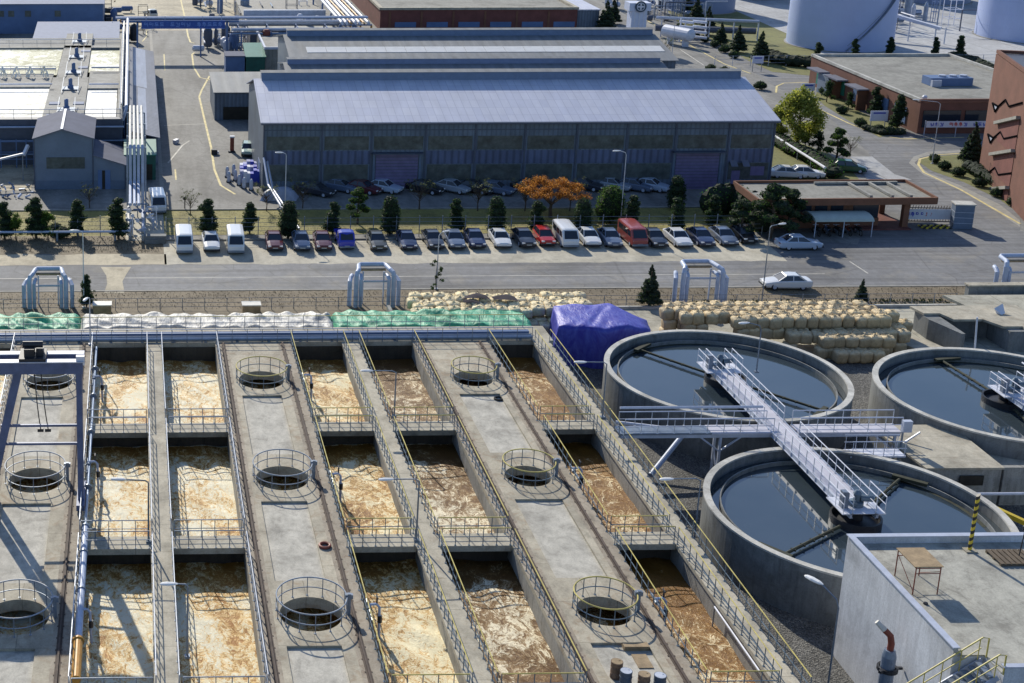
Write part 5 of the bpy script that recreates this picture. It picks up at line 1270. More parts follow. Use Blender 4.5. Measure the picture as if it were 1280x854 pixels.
for x in (114.2, 115.7, 117.2): MB().tube([(x, 203.2, 5.51), (x, 203.2, 5.75)], .5, 16).build('fan', 'steel_light', ac)
dv = tag(MB().lathe(106.6, 193.2, [(.25, 4.38), (.35, 4.8), (.15, 5.0)], 10).build('roof_vent', 'steel_white'), 'small white vent at the front corner of the brick office roof', 'roof vent')
# --- brick stair tower at the right edge
a0 = Vector((102.8, 172.1)); a1 = Vector((at(1275, 84, 15).x, at(1275, 84, 15).y)); dd = (a1 - a0).normalized(); nn = Vector((-dd.y, dd.x));
if nn.x > 0: nn = -nn       # outward normal, towards the camera's left
end = a0 + dd * 22; bk = -nn * 16
bt = thing('brick_tower', (a0.x, a0.y, 0), 'tall brown brick block with zigzag dark handrails at the right edge', 'building')
pg = [a0, end, end + bk, a0 + bk]
if sum((pg[i].x * pg[(i + 1) % 4].y - pg[(i + 1) % 4].x * pg[i].y) for i in range(4)) < 0: pg = pg[::-1]
MB().prism([(p.x, p.y) for p in pg], 0, 14.6).build('wall', 'brick_red', bt)
c = sum((p for p in pg), Vector((0, 0))) / 4; pi = [c + (p - c) * .96 for p in pg]
MB().prism([(p.x, p.y) for p in pi], 14.61, 14.7).build('roof', 'trim_dark', bt)
for i in range(4):
    p, q = pg[i], pg[(i + 1) % 4]; p2, q2 = c + (p - c) * .965, c + (q - c) * .965
    MB().prism([(p.x, p.y), (q.x, q.y), (q2.x, q2.y), (p2.x, p2.y)], 14.71, 15.1).build('parapet', 'brick_red' if i else 'brick_red', bt)
def fp_(s, z, o=.06): q = a0 + dd * s + nn * o; return (q.x, q.y, z)
for z in (9.0, 5.2, .9):
    MB().tube([fp_(2.0, z), fp_(4.6, z + .15), fp_(7.2, z + 1.5), fp_(9.0, z + 1.1), fp_(14, z + 2.6)], .11, 6).build('zigzag_rail', 'matte_black', bt)
    MB().tube([fp_(2.0, z), fp_(3.6, z - .7), fp_(4.6, z + .1)], .11, 6).build('zigzag_rail', 'matte_black', bt)
    MB().poly([fp_(2.6, z - .02, .04), fp_(3.6, z - .5, .04), fp_(4.3, z + .02, .04)]).build('opening', 'steel_light', bt)
    MB().bar(fp_(5.2, z - 1.7, .2), fp_(14, z + .9, .2), .5, .35).build('sloping_ledge', 'kerb_stone', bt)
    MB().poly([fp_(6.0, z - 3.6, .05), fp_(14, z - 3.4, .05), fp_(14, z + .6, .05), fp_(6.2, z - 1.6, .05)]).build('recess', 'brick_dark', bt)

# ================================================================ GATEHOUSE
gh = thing('gatehouse', (75, 152, 0), 'flat-roofed brown gatehouse with deep fascia at the works entrance', 'gatehouse')
MB().prism([(65.9, 148.6), (84.9, 148.9), (85.1, 155.9), (66.1, 155.6)], 3.0, 3.32).build('roof_slab', 'roof_gravel', gh)
for p, q in (((65.8, 148.5), (84.9, 148.8)), ((84.95, 148.8), (85.15, 156.0)), ((66.0, 155.7), (85.1, 156.0)), ((65.8, 148.55), (66.0, 155.65))):
    MB().bar((p[0], p[1], 3.22), (q[0], q[1], 3.22), .2, .75).build('fascia', 'brick_brown', gh)
for x in (78.3, 80.6, 82.6): MB().bar((x, 149.6, 3.5), (x, 155.0, 3.5), .3, .25).build('roof_beam', 'wall_concrete', gh)
MB().bar((74.6, 155.0, 3.5), (83.8, 155.1, 3.5), .3, .25).build('roof_beam', 'wall_concrete', gh)
MB().box(66.5, 149.6, 0, 76.5, 155, 2.99).build('wall', 'brick_brown', gh)
MB().box(76.51, 150.0, 0, 79.6, 154, 1.0).build('guard_counter', 'brick_brown', gh)
MB().box(76.6, 150.05, 1.01, 79.5, 153.9, 2.6).build('window', 'glass_dark', gh)
MB().box(76.51, 150.0, 2.61, 79.6, 154, 2.99).build('lintel', 'brick_brown', gh)
MB().box(81.9, 149.4, 0, 82.5, 150.0, 2.99).build('pillar', 'brick_brown', gh)
MB().box(81.9, 154.4, 0, 82.5, 155.0, 2.99).build('pillar', 'brick_brown', gh)
MB().box(76.5, 148.7, 0, 82.6, 155, .15).build('plinth', 'stone_red', gh)
for i in range(5): MB().box(67.3 + i * 1.7, 149.5, 1.9, 68.6 + i * 1.7, 149.59, 2.6).build('window', 'glass_dark', gh)
aw = thing('cycle_shelter', (74.2, 147.6, 0), 'curved pale awning sheltering motorcycles at the gatehouse', 'shelter')
pr = [(146.2 + 1.6 - 1.6 * math.cos(a), 1.75 + .55 * math.sin(a)) for a in [i * math.pi / 12 for i in range(13)]]
vs = []; fs = []
for x in (71.0, 77.2):
    for y, z in pr: vs.append((x, y, z))
MB().add(vs, [(i, i + 13, i + 14, i + 1) for i in range(12)] + [tuple(range(13)), tuple(reversed(range(13, 26)))]).build('awning', 'awning', aw)
for x in (71.1, 74.1, 77.1): MB().bar((x, 146.35, 0), (x, 146.35, 1.75), .08).build('post', 'steel_light', aw)
def moto(x, y, label, col):
    t = thing('motorcycle', (x, y, 0), label, 'motorcycle', 'motorcycles under the pale awning')
    for yy in (-.62, .62): MB().tube([(x + 0.0, y + yy + .3 * math.cos(a), .31 + .3 * math.sin(a)) for a in [k * math.pi / 8 for k in range(17)]], .055, 6, cap=False).build('wheel', 'tyre', t)
    MB().bar((x, y - .45, .62), (x, y + .4, .72), .24, .24).build('tank', col, t)
    MB().bar((x, y - .7, .8), (x, y - .1, .82), .26, .12).build('seat', 'tyre', t)
    MB().tube([(x, y + .62, .31), (x, y + .4, .95)], .04, 6).tube([(x - .33, y + .38, .98), (x + .33, y + .38, .98)], .025, 6).build('handlebar', 'steel_light', t)
    MB().bar((x, y - .2, .2), (x, y + .25, .5), .25, .3).build('engine', 'rail_grey', t)
for i, (c_, l) in enumerate((('machine_dark', 'leftmost of the parked motorcycles, dark tank'), ('panel_blue', 'second motorcycle from left, blue tank'), ('machine_dark', 'third motorcycle from left, dark tank'), ('rust_red', 'fourth motorcycle from left, red tank'), ('machine_dark', 'rightmost motorcycle under the awning, dark tank'))):
    moto(71.8 + i * 1.1, 147.4, l, c_)
gt = thing('sliding_gate', (85, 150.6, 0), 'low lattice sliding gate carrying a white banner between gatehouse and pillar', 'gate')
ga, gb = Vector((82.7, 151.3, 0)), Vector((88.0, 150.9, 0))
MB().bar(ga + Vector((0, 0, .25)), gb + Vector((0, 0, .25)), .1).bar(ga + Vector((0, 0, 1.75)), gb + Vector((0, 0, 1.75)), .08).build('frame', 'machine_dark', gt)
for i in range(19):
    p = ga.lerp(gb, i / 18); q = p + Vector((.3, 0, 0)); MB().bar(p + Vector((0, .05, .2)), q + Vector((0, .05, 2.0)), .05).build('bar', 'wood_dark', gt)
bn_ = MB().bar(ga + Vector((.1, -.12, 1.05)), gb + Vector((-.1, -.12, 1.1)), .03, 1.15).build('banner', 'banner_white', gt)
def glyph(mb, x, y, z, s, rr, dx=(1, 0)):
    """one block-shaped syllable of strokes on a vertical board"""
    t = s * .19
    def hb(u0, u1, v): mb.box(x + u0 * s, y - .012, z + v * s, x + u1 * s, y, z + v * s + t)
    def vb(u, v0, v1): mb.box(x + u * s, y - .016, z + v0 * s, x + u * s + t, y - .002, z + v1 * s)
    k = rr.randrange(5)
    if k == 0: hb(.05, .5, .8); vb(.42, .35, .8); vb(.75, .2, 1.0); hb(.75, .98, .6); hb(.1, .9, 0.02)
    elif k == 1: hb(.1, .9, .85); vb(.12, .55, .9); hb(.1, .9, .5); vb(.46, .2, .5); hb(0, 1, .18)
    elif k == 2: hb(.05, .55, .85); hb(.05, .55, .45); vb(.05, .45, .9); vb(.48, .45, .9); vb(.8, .1, 1.0)
    elif k == 3: vb(.1, .4, .95); hb(.1, .6, .38); vb(.78, .3, 1.0); hb(.2, .88, .1); vb(.2, 0, .25)
    else: hb(.2, .7, .9); hb(.05, .85, .7); vb(.25, .4, .7); vb(.6, .4, .7); hb(0, 1, .3); vb(.48, .02, .3)
rr = random.Random(9)
for nm, ks, m in (('lettering', (0, 1, 2, 3), 'text_blue'), ('lettering', (4, 5, 6), 'text_red'), ('lettering', (7, 8), 'text_blue')):
    for k in ks:
        g = MB(); glyph(g, 83.05 + k * .53, 151.14 - k * .035 - .02, .8, .47, rr); g.build(nm, m, gt)
zz = thing('gate_barrier', (85, 149.9, 0), 'low yellow and black barrier on the ground before the gate banner', 'barrier')
for k in range(4):
    for j in range(9):
        MB().box(84.0 + j * .36, 149.0 + k * .35, .02, 84.18 + j * .36, 149.14 + k * .35, .16 + .05 * (j % 2)).build('bar', 'stripe_yellow' if (j + k) % 2 else 'stripe_black', zz)
gp = thing('gate_pillar', (88.4, 149.9, 0), 'blue-grey tiled gate pillar with pale cap beside the banner', 'gate pillar')
MB().prism([(87.3, 149.2), (89.2, 148.9), (89.5, 150.2), (87.6, 150.5)], 0, 2.6).build('shaft', 'base_panel', gp)
MB().prism([(87.2, 149.1), (89.3, 148.8), (89.6, 150.3), (87.5, 150.6)], 2.61, 2.72).build('cap', 'rim_concrete', gp)
for z in (.6, 1.2, 1.8): MB().prism([(87.28, 149.18), (89.22, 148.88), (89.52, 150.22), (87.58, 150.52)], z, z + .04).build('tile_joint', 'steel_light', gp)
bn2 = thing('street_banner', (109, 189.7, 0), 'white banner with blue and red lettering strung before the brick office', 'banner')
MB().box(105.4, 189.7, 1.35, 114.5, 189.74, 2.2).build('banner', 'banner_white', bn2)
for x in (105.3, 109.5, 114.5): MB().bar((x, 189.8, 0), (x, 189.8, 2.3), .08).build('post', 'steel_light', bn2)
for k in range(13):
    if k in (3, 8): continue
    g = MB(); glyph(g, 105.9 + k * .64, 189.69, 1.5, .5, rr); g.build('lettering', 'text_red' if k in (4, 5, 6, 12) else 'text_blue', bn2)
for i, (x, y, w_, z0, z1, l) in enumerate(((101.3, 194.3, 2.4, 1.2, 2.6, 'pale notice board on legs in the shrubs before the brick office'), (101.3, 216, 2.0, .8, 1.9, 'small pale notice board on the traffic island'), (101.2, 234.4, 1.8, 1.4, 2.6, 'blue-white sign at the roadside beneath the storage tanks'), (106.3, 174, 1.2, 0, 2.2, 'turquoise sign plinth by the conifer near the brick block'))):
    t = thing('sign_board', (x, y, 0), l, 'sign')
    MB().box(x - w_ / 2, y - .05, z0, x + w_ / 2, y + .05, z1).build('board', 'tower_white' if i != 3 else 'drum_blue', t)
    if z0 > 0:
        for s in (-1, 1): MB().bar((x + s * w_ * .4, y + .1, 0), (x + s * w_ * .4, y + .1, z0 + .1), .08).build('leg', 'rail_grey', t)
    MB().box(x - w_ * .35, y - .06, z1 - .4, x + w_ * .35, y - .052, z1 - .2).build('lettering', 'text_blue', t)

# ================================================================ PIPE RACKS
pr_ = thing('pipe_rack', (.3, 165, 0), 'tall rack of four parallel pale pipes left of the works street', 'pipe rack')
for k, x in enumerate((-.4, .05, .5, .95)):
    MB().tube([(x, 177.5, 7.4), (x, 157.6, 7.4)], .16, 10).build('pipe', 'pipe_white', pr_)
    MB().tube([(x, 157.6, 7.4), (x, 157.3, 7.2), (x, 157.2, 3.5 if k < 3 else .6), (x, 156.9, 3.2 if k < 3 else .4), (x, 149, 3.2 if k < 3 else .4)], .17, 10).build('pipe', 'pipe_clad', pr_)
for y in (157.8, 163, 169, 175):
    for x in (-.75, 1.3): MB().bar((x, y, 0), (x, y, 7.2), .16).build('post', 'pipe_blue_grey', pr_)
    MB().bar((-.75, y, 7.12), (1.3, y, 7.12), .14).build('beam', 'pipe_blue_grey', pr_)
MB().tube([(-.6, 155.5, 1.0), (-.6, 151, .6), (-.6, 147.4, .5)], .2, 10).build('pipe', 'pipe_white', pr_)
mf = thing('valve_station', (.9, 151, 0), 'cluster of pipes and valves at the foot of the four-pipe rack', 'valves')
rr = random.Random(21)
for i in range(22):
    x, y, z = rr.uniform(-1.0, 2.4), rr.uniform(147.5, 155), rr.uniform(.3, 2.4)
    b = MB()
    if i % 2: b.tube([(x, y, 0), (x, y, z)], .07, 6)
    else: b.tube([(x, y, z), (x + rr.uniform(-1.4, 1.4), y, z)], .09, 6)
    b.tube([(x, y, z * .9), (x, y + .12, z * .9)], .2, 8); b.build('valve_pipe', rr.choice(['pipe_blue_grey', 'steel_white', 'panel_blue', 'pipe_clad']), mf)
vg = thing('ground_pipe', (-8, 147.6, 0), 'long silver pipe running low along the left lawn fence', 'pipe')
MB().tube([(-60, 146.6, 1.0), (-1.0, 146.6, 1.0), (-.5, 146.9, 1.0), (-.4, 148.5, 1.0)], .13, 8).build('pipe', 'pipe_clad', vg)
for x in range(-38, 0, 6): MB().box(x - .1, 146.5, 0, x + .1, 146.7, .88).build('support', 'rail_grey', vg)
cs_ = thing('concrete_sump', (2, 146, 0), 'dark low sump wall below the valve cluster', 'sump')
MB().box(1.0, 145.6, 0, 3.3, 146.4, .8).box(1.1, 145.4, .0, 3.2, 145.59, .5).build('wall', 'tank_concrete', cs_)
# signed pipe bridge
pb = thing('pipe_bridge', (8, 250, 0), 'blue pipe bridge with a lettered sign board spanning the works street', 'pipe bridge')
zb = 6.1
for x in (.7, 16.0):
    for y in (249.3, 251): MB().bar((x, y, 0), (x, y, zb), .3).build('post', 'panel_blue', pb)
for y in (249.3, 251): MB().bar((-2, y, zb), (18, y, zb), .3, .35).build('girder', 'panel_blue', pb)
for k in range(5):
    x = 2.2 + k * 3.2; MB().bar((x, 249.3, zb), (x, 249.3, zb + .9), .15).build('stub', 'steel_light', pb)
for y, z, r_ in ((249.6, zb + .55, .16), (250.3, zb + .45, .2), (250.9, zb + .5, .15)): MB().tube([(-3.0, y, z), (40, y, z)], r_, 8).build('pipe', 'pipe_clad' if y < 250 else 'steel_light', pb)
MB().box(1.4, 248.9, 5.0, 15.6, 249.0, 6.25).build('sign_board', 'sign_blue', pb)
rr = random.Random(77)
for k in range(15):
    if k in (4, 9): continue
    g = MB(); glyph(g, 1.8 + k * .9, 248.89, 5.25, .72, rr); g.build('lettering', 'sign_text', pb)
MB().bar((1.4, 248.88, 6.3), (15.6, 248.88, 6.3), .08).bar((1.4, 248.88, 4.95), (15.6, 248.88, 4.95), .08).build('sign_frame', 'sign_text', pb)
for (x, y, z0_, z1_) in ((11.5, 249.3, 0, 5),): MB().bar((x, y, z0_), (x, y, z1_), .25).build('post', 'panel_blue', pb)
# pipes along the basin's right side
sp2 = thing('pipe_run', (-1, 210, 0), 'pair of long pale pipes beside the white froth basin', 'pipe')
MB().tube([(-.9, 181, 6.6), (-.9, 249, 6.6)], .22, 8).build('pipe', 'steel_white', sp2); MB().tube([(-1.5, 184, 6.2), (-1.5, 249, 6.2)], .15, 8).build('pipe', 'pipe_white', sp2)
MB().tube([(-.9, 181, 6.6), (-.9, 180.8, 6.3), (-1.4, 180.6, 4.9)], .2, 8).build('pipe', 'pipe_clad', sp2)
for y in range(182, 248, 9): MB().bar((-1.2, y, 0), (-1.2, y, 6.4), .18).build('post', 'panel_blue', sp2)
# horizontal rack to the right of the bridge, and the diagonal bundle
pk = thing('pipe_rack', (28, 245, 0), 'horizontal rack of silver pipes behind the rear warehouse', 'pipe rack')
for y, z, r_, m in ((244.5, 5.5, .28, 'steel_light'), (245.4, 5.4, .2, 'pipe_clad'), (243.8, 4.9, .18, 'pipe_blue_grey'), (252, 5.6, .3, 'steel_white'), (253, 5.0, .35, 'pipe_blue_grey')): MB().tube([(16.5, y, z), (38.5, y, z)], r_, 8).build('pipe', m, pk)
for x in (18, 23, 28, 33, 38):
    for y in (243.6, 253.2): MB().bar((x, y, 0), (x, y, 5.2), .25).build('post', 'panel_blue', pk)
    MB().bar((x, 243.6, 5.0), (x, 253.2, 5.0), .2).build('beam', 'panel_blue', pk)
pd = thing('pipe_rack', (38, 265, 0), 'diagonal bundle of white and orange pipes at the top of the picture', 'pipe rack')
for k, m in enumerate(('steel_white', 'steel_white', 'pipe_orange', 'steel_white', 'steel_white', 'pipe_orange', 'steel_light')):
    MB().tube([(35.6 + k * .75, 249, 5.7), (35.2 + k * .75, 300, 5.7)], .24 if m != 'pipe_orange' else .14, 8).build('pipe', m, pd)
for y in (250, 262, 274, 288): MB().bar((35.2, y, 5.3), (40.8, y, 5.3), .25).build('beam', 'panel_blue', pd); MB().bar((35.3, y, 0), (35.3, y, 5.2), .3).build('post', 'panel_blue', pd); MB().bar((40.7, y, 0), (40.7, y, 5.2), .3).build('post', 'pipe_orange', pd)
fl_ = thing('process_building', (28, 262, 0), 'low process building with grey flat roof behind the silver pipe rack', 'building')
MB().box(20.5, 256.5, 0, 35, 268, 3.4).build('wall', 'trim_dark', fl_); MB().box(20.3, 256.3, 3.41, 35.1, 268.2, 3.6).build('roof', 'roof_concrete', fl_)
MB().box(20.2, 268.21, 0, 35.2, 269, 5.0).build('parapet', 'steel_light', fl_)
for i, (x, y) in enumerate(((31, 260), (32.8, 262), (30, 264))): MB().lathe(x, y, [(.6, 3.61), (.6, 4.6), (.3, 5.0)], 10).build('roof_unit', ['panel_blue', 'rail_grey', 'steel_white'][i], fl_)
MB().box(20.5, 275, 0, 36, 300, 3.0).build('rear_wing', 'kerb_stone', fl_)
rr = random.Random(31)
def clutter(x0, x1, y0, y1, n, zmax, label, seed, mats=('panel_blue', 'steel_light', 'pipe_blue_grey', 'trim_dark', 'steel_white'), nm='process_plant'):
    rr = random.Random(seed); t = thing(nm, ((x0 + x1) / 2, (y0 + y1) / 2, 0), label, 'process equipment')
    for i in range(n):
        x, y, z = rr.uniform(x0, x1), rr.uniform(y0, y1), rr.uniform(.4, 1) * zmax; k = rr.randrange(5); m = rr.choice(mats); s = rr.uniform(.5, 1.5)
        if k == 0: MB().lathe(x, y, [(.5 * s, .3), (.6 * s, .6), (.6 * s, z * .8), (.3 * s, z * .95), (.08, z)], 14).build('vessel', m, t)
        elif k == 1: MB().tube([(x, y, z), (min(x + 5 * s, x1 + 3), y, z)], .12, 6).tube([(x, y, 0), (x, y, z)], .12, 6).build('pipe', m, t)
        elif k == 2: MB().tube([(x, y, z * .7), (x, y + 4 * s, z * .7)], .14, 6).build('pipe', m, t)
        elif k == 3:
            b = MB()
            for a_ in (0, 1.6 * s):
                for c_ in (0, 1.6 * s): b.bar((x + a_, y + c_, 0), (x + a_, y + c_, z), .1)
            for q in (.33, .66, 1): b.bar((x, y, z * q), (x + 1.6 * s, y, z * q), .09).bar((x, y + 1.6 * s, z * q), (x + 1.6 * s, y + 1.6 * s, z * q), .09).bar((x, y, z * q), (x, y + 1.6 * s, z * q), .09).bar((x + 1.6 * s, y, z * q), (x + 1.6 * s, y + 1.6 * s, z * q), .09)
            b.build('steel_frame', m, t)
        else: MB().tube([(x - s, y, .9), (x - s * .8, y, .9), (x + s * .8, y, .9), (x + s, y, .9)], [.2, .55, .55, .2], 12).build('vessel', m, t)
    return t
clutter(11, 19, 252, 262, 26, 4.0, 'tangle of blue valves and vessels behind the lettered pipe bridge', 1)
clutter(16, 20, 238, 246, 14, 3.0, 'small blue pumps and piping beside the red-tanked flat roof', 2)
clutter(-6, 1, 262, 300, 22, 4.5, 'jumble of brown and blue equipment beside the blue factory', 3, ('wood', 'panel_blue', 'pipe_orange', 'machine_dark', 'trim_dark'))
clutter(136, 156, 272, 300, 70, 7, 'maze of process piping between the two pale blue storage tanks', 4)
clutter(98, 112, 282, 310, 34, 6, 'process frames and pipes behind the avenue trees', 5)
clutter(12, 34, 275, 320, 40, 6, 'process equipment along the top edge right of the works street', 6)
dp = thing('sloping_conveyor', (140, 262, 0), 'white sloping conveyor tube right of the biggest storage tank', 'conveyor')
MB().bar((131.5, 272, 6.2), (143.5, 258, 3.0), .9, .5).build('tube', 'steel_white', dp)
for x, y, z in ((143, 258.6, 3.1), (140, 262, 3.9), (145, 259, 3), (136, 266.5, 5)): MB().bar((x, y, 0), (x, y, z), .18).build('leg', 'steel_light', dp)
hp = thing('elevated_pipe', (105, 262, 0), 'pale elevated pipe crossing behind the conifers towards the biggest tank', 'pipe')
MB().tube([(96, 268, 3.5), (113, 263, 3.5)], .3, 8).build('pipe', 'steel_light', hp)
MB().tube([(96, 268, 1.6), (113, 264, 1.6)], .6, 8).build('pipe', 'trim_dark', hp)
for k in range(5): MB().bar((97 + k * 4, 267.7 - k * 1.15, 0), (97 + k * 4, 267.7 - k * 1.15, 3.4), .2).build('post', 'steel_light', hp)
vt = thing('horizontal_vessel', (97, 258, 0), 'white horizontal vessel on saddles beside the avenue', 'vessel')
MB().tube([(95.5, 262, 2.2), (95.6, 261.6, 2.2), (98.3, 256.4, 2.2), (98.4, 256.0, 2.2)], [.5, 1.1, 1.1, .5], 16).build('vessel', 'steel_white', vt)
for x, y in ((96.2, 260.6), (97.8, 257.4)): MB().box(x - .5, y - .3, 0, x + .5, y + .3, 1.3).build('saddle', 'steel_white', vt)
rk = thing('tank_rack', (100, 262, 0), 'rack of stacked white cylinders beside the avenue', 'rack')
for i in range(4):
    for j in range(2): MB().tube([(98.6 + j * 2.4, 262.5 + i * .2, .9 + i * .9), (100.5 + j * 2.4, 260.8 + i * .2, .9 + i * .9)], .26, 8).build('cylinder', 'steel_white', rk)
for x in (98.4, 103.0): MB().bar((x, 262, 0), (x, 262, 4.3), .2).build('post', 'steel_white', rk)
# --- small things on the works street
bxx = lambda *a: MB().box(*a)
cp = thing('stacked_load', (16, 173, 0), 'rows of blue and white bundles stacked beside the warehouse corner', 'stacked goods')
rr = random.Random(6)
for i in range(9):
    for j in range(4):
        x, y = 11.9 + i * .52, 171.2 - 0 + j * 1.0
for (x, y) in [(at(302 + i * 4.2, 227 - j * 6).x, at(302 + i * 4.2, 227 - j * 6).y) for i in range(6) for j in range(3)]:
    h = rr.uniform(1.0, 1.5); b = MB().box(x - .22, y - .5, 0, x + .2, y + .5, h)
    b.build('bundle', rr.choice(['bluewhite_load', 'tower_white', 'text_blue', 'steel_white']), cp)
for i, (px, py) in enumerate(((284, 222), (286, 228), (292, 219), (294, 226), (299, 232), (314, 238), (305, 236))):
    p = at(px, py); t = thing('bottle_trolley', (p.x, p.y, 0), 'pale bottle trolley standing by the blue and white bundles', 'trolley', 'pale trolleys by the bundles')
    MB().lathe(p.x, p.y, [(.2, .1), (.22, .3), (.22, 1.1), (.1, 1.35)], 10).build('bottle', 'steel_light', t); MB().tube([(p.x - .3, p.y, .12), (p.x + .3, p.y, .12)], .12, 8).build('wheel', 'tyre', t)
p = at(290, 190); t = thing('fire_cabinet', (p.x, p.y, 0), 'dark red upright cabinet with white top at the street corner', 'cabinet')
MB().box(p.x - .25, p.y - .2, .2, p.x + .25, p.y + .2, 1.9).build('cabinet', 'rust_red', t); MB().box(p.x - .3, p.y - .25, 1.91, p.x + .3, p.y + .25, 2.1).build('cap', 'steel_white', t); MB().box(p.x - .5, p.y - .4, 0, p.x + .4, p.y + .3, .19).build('base_plate', 'machine_dark', t)
p = at(268, 193); t = thing('small_generator', (p.x, p.y, 0), 'small black machine box on the yellow street line', 'machine')
MB().box(p.x - .4, p.y - .3, .05, p.x + .35, p.y + .3, .65).build('body', 'machine_dark', t); MB().box(p.x + .36, p.y - .2, .1, p.x + .55, p.y + .2, .4).build('pump', 'steel_white', t)
p = at(220, 180); tag(MB().bar((p.x - .25, p.y, .25), (p.x + .25, p.y + .5, .35), .5, .5).build('white_sack', 'steel_white'), 'white sack lying on the works street', 'sack')
p = at(231, 262); tag(MB().lathe(p.x, p.y, [(.18, 0), (.06, .08), (.06, 1.1), (.2, 1.15), (.2, 1.4), (.1, 1.5)], 10).build('hydrant', 'machine_dark'), 'dark hydrant post at the edge of the lawn', 'hydrant')
sc_ = MB(); x, y = 16.6, 162.0; nx_, ny_ = 14, 8; vs = []
for j in range(ny_ + 1):
    for i in range(nx_ + 1):
        u, v_ = i / nx_ * 2 - 1, j / ny_ * 2 - 1; vs.append((x + u * 2.1 + v_ * .3, y + v_ * .95, max(0, 1.35 * (1 - abs(u) ** 3.0 * .8) * (1 - abs(v_) ** 4 * .9) + .05 * math.sin(u * 5)) * (1 if abs(u) < .99 and abs(v_) < .99 else 0.02)))
sc_.add(vs, [(j * (nx_ + 1) + i, j * (nx_ + 1) + i + 1, (j + 1) * (nx_ + 1) + i + 1, (j + 1) * (nx_ + 1) + i) for j in range(ny_) for i in range(nx_)])
tag(sc_.build('covered_car', 'cover_silver', smooth=True), 'silver cover draped over a car at the left end of the warehouse', 'car cover')
tp = thing('long_pipe_rail', (78, 170, 0), 'white sloping pipe rail beside the hedge right of the big warehouse', 'handrail')
q0, q1 = at(965, 180), at(1030, 222); MB().tube([(q0.x, q0.y, 1.2), (q1.x, q1.y, 1.2)], .16, 8).build('pipe', 'steel_white', tp)
for k in range(5): m_ = q0.lerp(q1, k / 4); MB().bar((m_.x, m_.y, 0), (m_.x, m_.y, 1.1), .1).build('post', 'rail_grey', tp)
sp3 = thing('sloping_pipe', (14, 158, 0), 'pair of slanting silver pipes crossing the lawn by the warehouse corner', 'pipe')
MB().tube([(15.0, 165, 4.0), (15.2, 161, 1.9), (17.0, 149.5, .3)], .14, 8).build('pipe', 'pipe_clad', sp3); MB().tube([(15.4, 165, 3.6), (15.7, 161, 1.5), (17.5, 149.5, .3)], .12, 8).build('pipe', 'steel_light', sp3)
# ================================================================ VEHICLES
def loft(mb, secs, cap=True):
    n = len(secs[0]); vs = [p for s in secs for p in s]; fs = []
    for i in range(len(secs) - 1):
        for k in range(n): a = i * n + k; b = i * n + (k + 1) % n; fs.append((a, b, b + n, a + n))
    if cap: fs.append(tuple(reversed(range(n)))); fs.append(tuple((len(secs) - 1) * n + k for k in range(n)))
    return mb.add(vs, fs)
def bsec(y, w, zb, zt, c=.1, crown=.03):
    r = [(w * .9, zb), (w, zb + .14), (w * 1.0, zt - c), (w * .93, zt - c * .25), (w * .6, zt + crown * .7), (0, zt + crown)]
    pts = r + [(-x, z) for x, z in reversed(r[:-1])]
    return [(x, y, z) for x, z in pts][::-1]
def wheels(t, ys, w, r=.31):
    for y in ys:
        for s in (-1, 1):
            o = MB().tube([(s * (w - .2), y, r), (s * w, y, r)], r, 16).build('wheel', 'tyre', t, local=True)
            MB().tube([(s * w, y, r), (s * (w + .012), y, r)], r * .6, 12).build('rim', 'steel_light', o, local=True)
def paint(o): o['paint'] = 1; return o
def lights(t, w, yf, yb, zf, zb_):
    for s in (-1, 1):
        MB().box(s * w - .16, yf - .02, zf - .06, s * w + .16, yf + .1, zf + .07).build('headlight', 'lamp_white', t, local=True)
        MB().box(s * w - .16, yb - .1, zb_ - .06, s * w + .16, yb + .02, zb_ + .07).build('tail_light', 'tail_red', t, local=True)
    MB().box(-.26, yf - .05, .38, .26, yf - .02, .5).build('number_plate', 'plate_white', t, local=True)
def cabin(t, zb, zt, base, top, wb, wt, posts=True):
    (y0, y1), (u0, u1) = base, top
    vs = [(-wb, y0, zb), (wb, y0, zb), (wb, y1, zb), (-wb, y1, zb), (-wt, u0, zt), (wt, u0, zt), (wt, u1, zt), (-wt, u1, zt)]
    MB().add(vs, [(4, 5, 6, 7), (0, 1, 5, 4), (1, 2, 6, 5), (2, 3, 7, 6), (3, 0, 4, 7)]).build('window', 'glass_dark', t, local=True)
    r = MB(); m = (u0 + u1) / 2
    loft(r, [[(-wt, u0 - .04, zt), (wt, u0 - .04, zt), (wt * .93, u0 + .02, zt + .045), (-wt * .93, u0 + .02, zt + .045)],
             [(-wt * 1.03, m, zt), (wt * 1.03, m, zt), (wt * .95, m, zt + .075), (-wt * .95, m, zt + .075)],
             [(-wt, u1 + .04, zt), (wt, u1 + .04, zt), (wt * .93, u1 - .02, zt + .045), (-wt * .93, u1 - .02, zt + .045)]])
    for s in (-1, 1):
        r.bar((s * wb * .99, y0 + .02, zb), (s * wt, u0, zt), .07).bar((s * wb * .99, y1 - .02, zb), (s * wt, u1, zt), .11)
        mb_ = (y0 + y1) / 2 + .05; r.bar((s * (wb + .005), mb_, zb), (s * (wt + .005), m + .05, zt), .07)
    paint(r.build('roof', 'car_paint', t, local=True))
def sedan():
    t = thing('car', (0, 0, 0), '-', 'car')
    S = [(-2.22, .66, .34, .60), (-2.12, .78, .25, .70), (-1.5, .84, .22, .83), (-.95, .85, .2, .90), (.3, .86, .2, .94), (1.35, .86, .2, .95), (2.05, .82, .24, .93), (2.2, .72, .34, .86)]
    paint(loft(MB(), [bsec(*s) for s in S]).build('body', 'car_paint', t, local=True, smooth=False))
    cabin(t, .90, 1.34, (-1.0, 1.62), (-.28, .95), .76, .58)
    wheels(t, (-1.35, 1.3), .84); lights(t, .58, -2.2, 2.18, .62, .74)
    MB().box(-.8, -2.28, .28, .8, -2.14, .42).build('bumper', 'machine_dark', t, local=True)
    return t
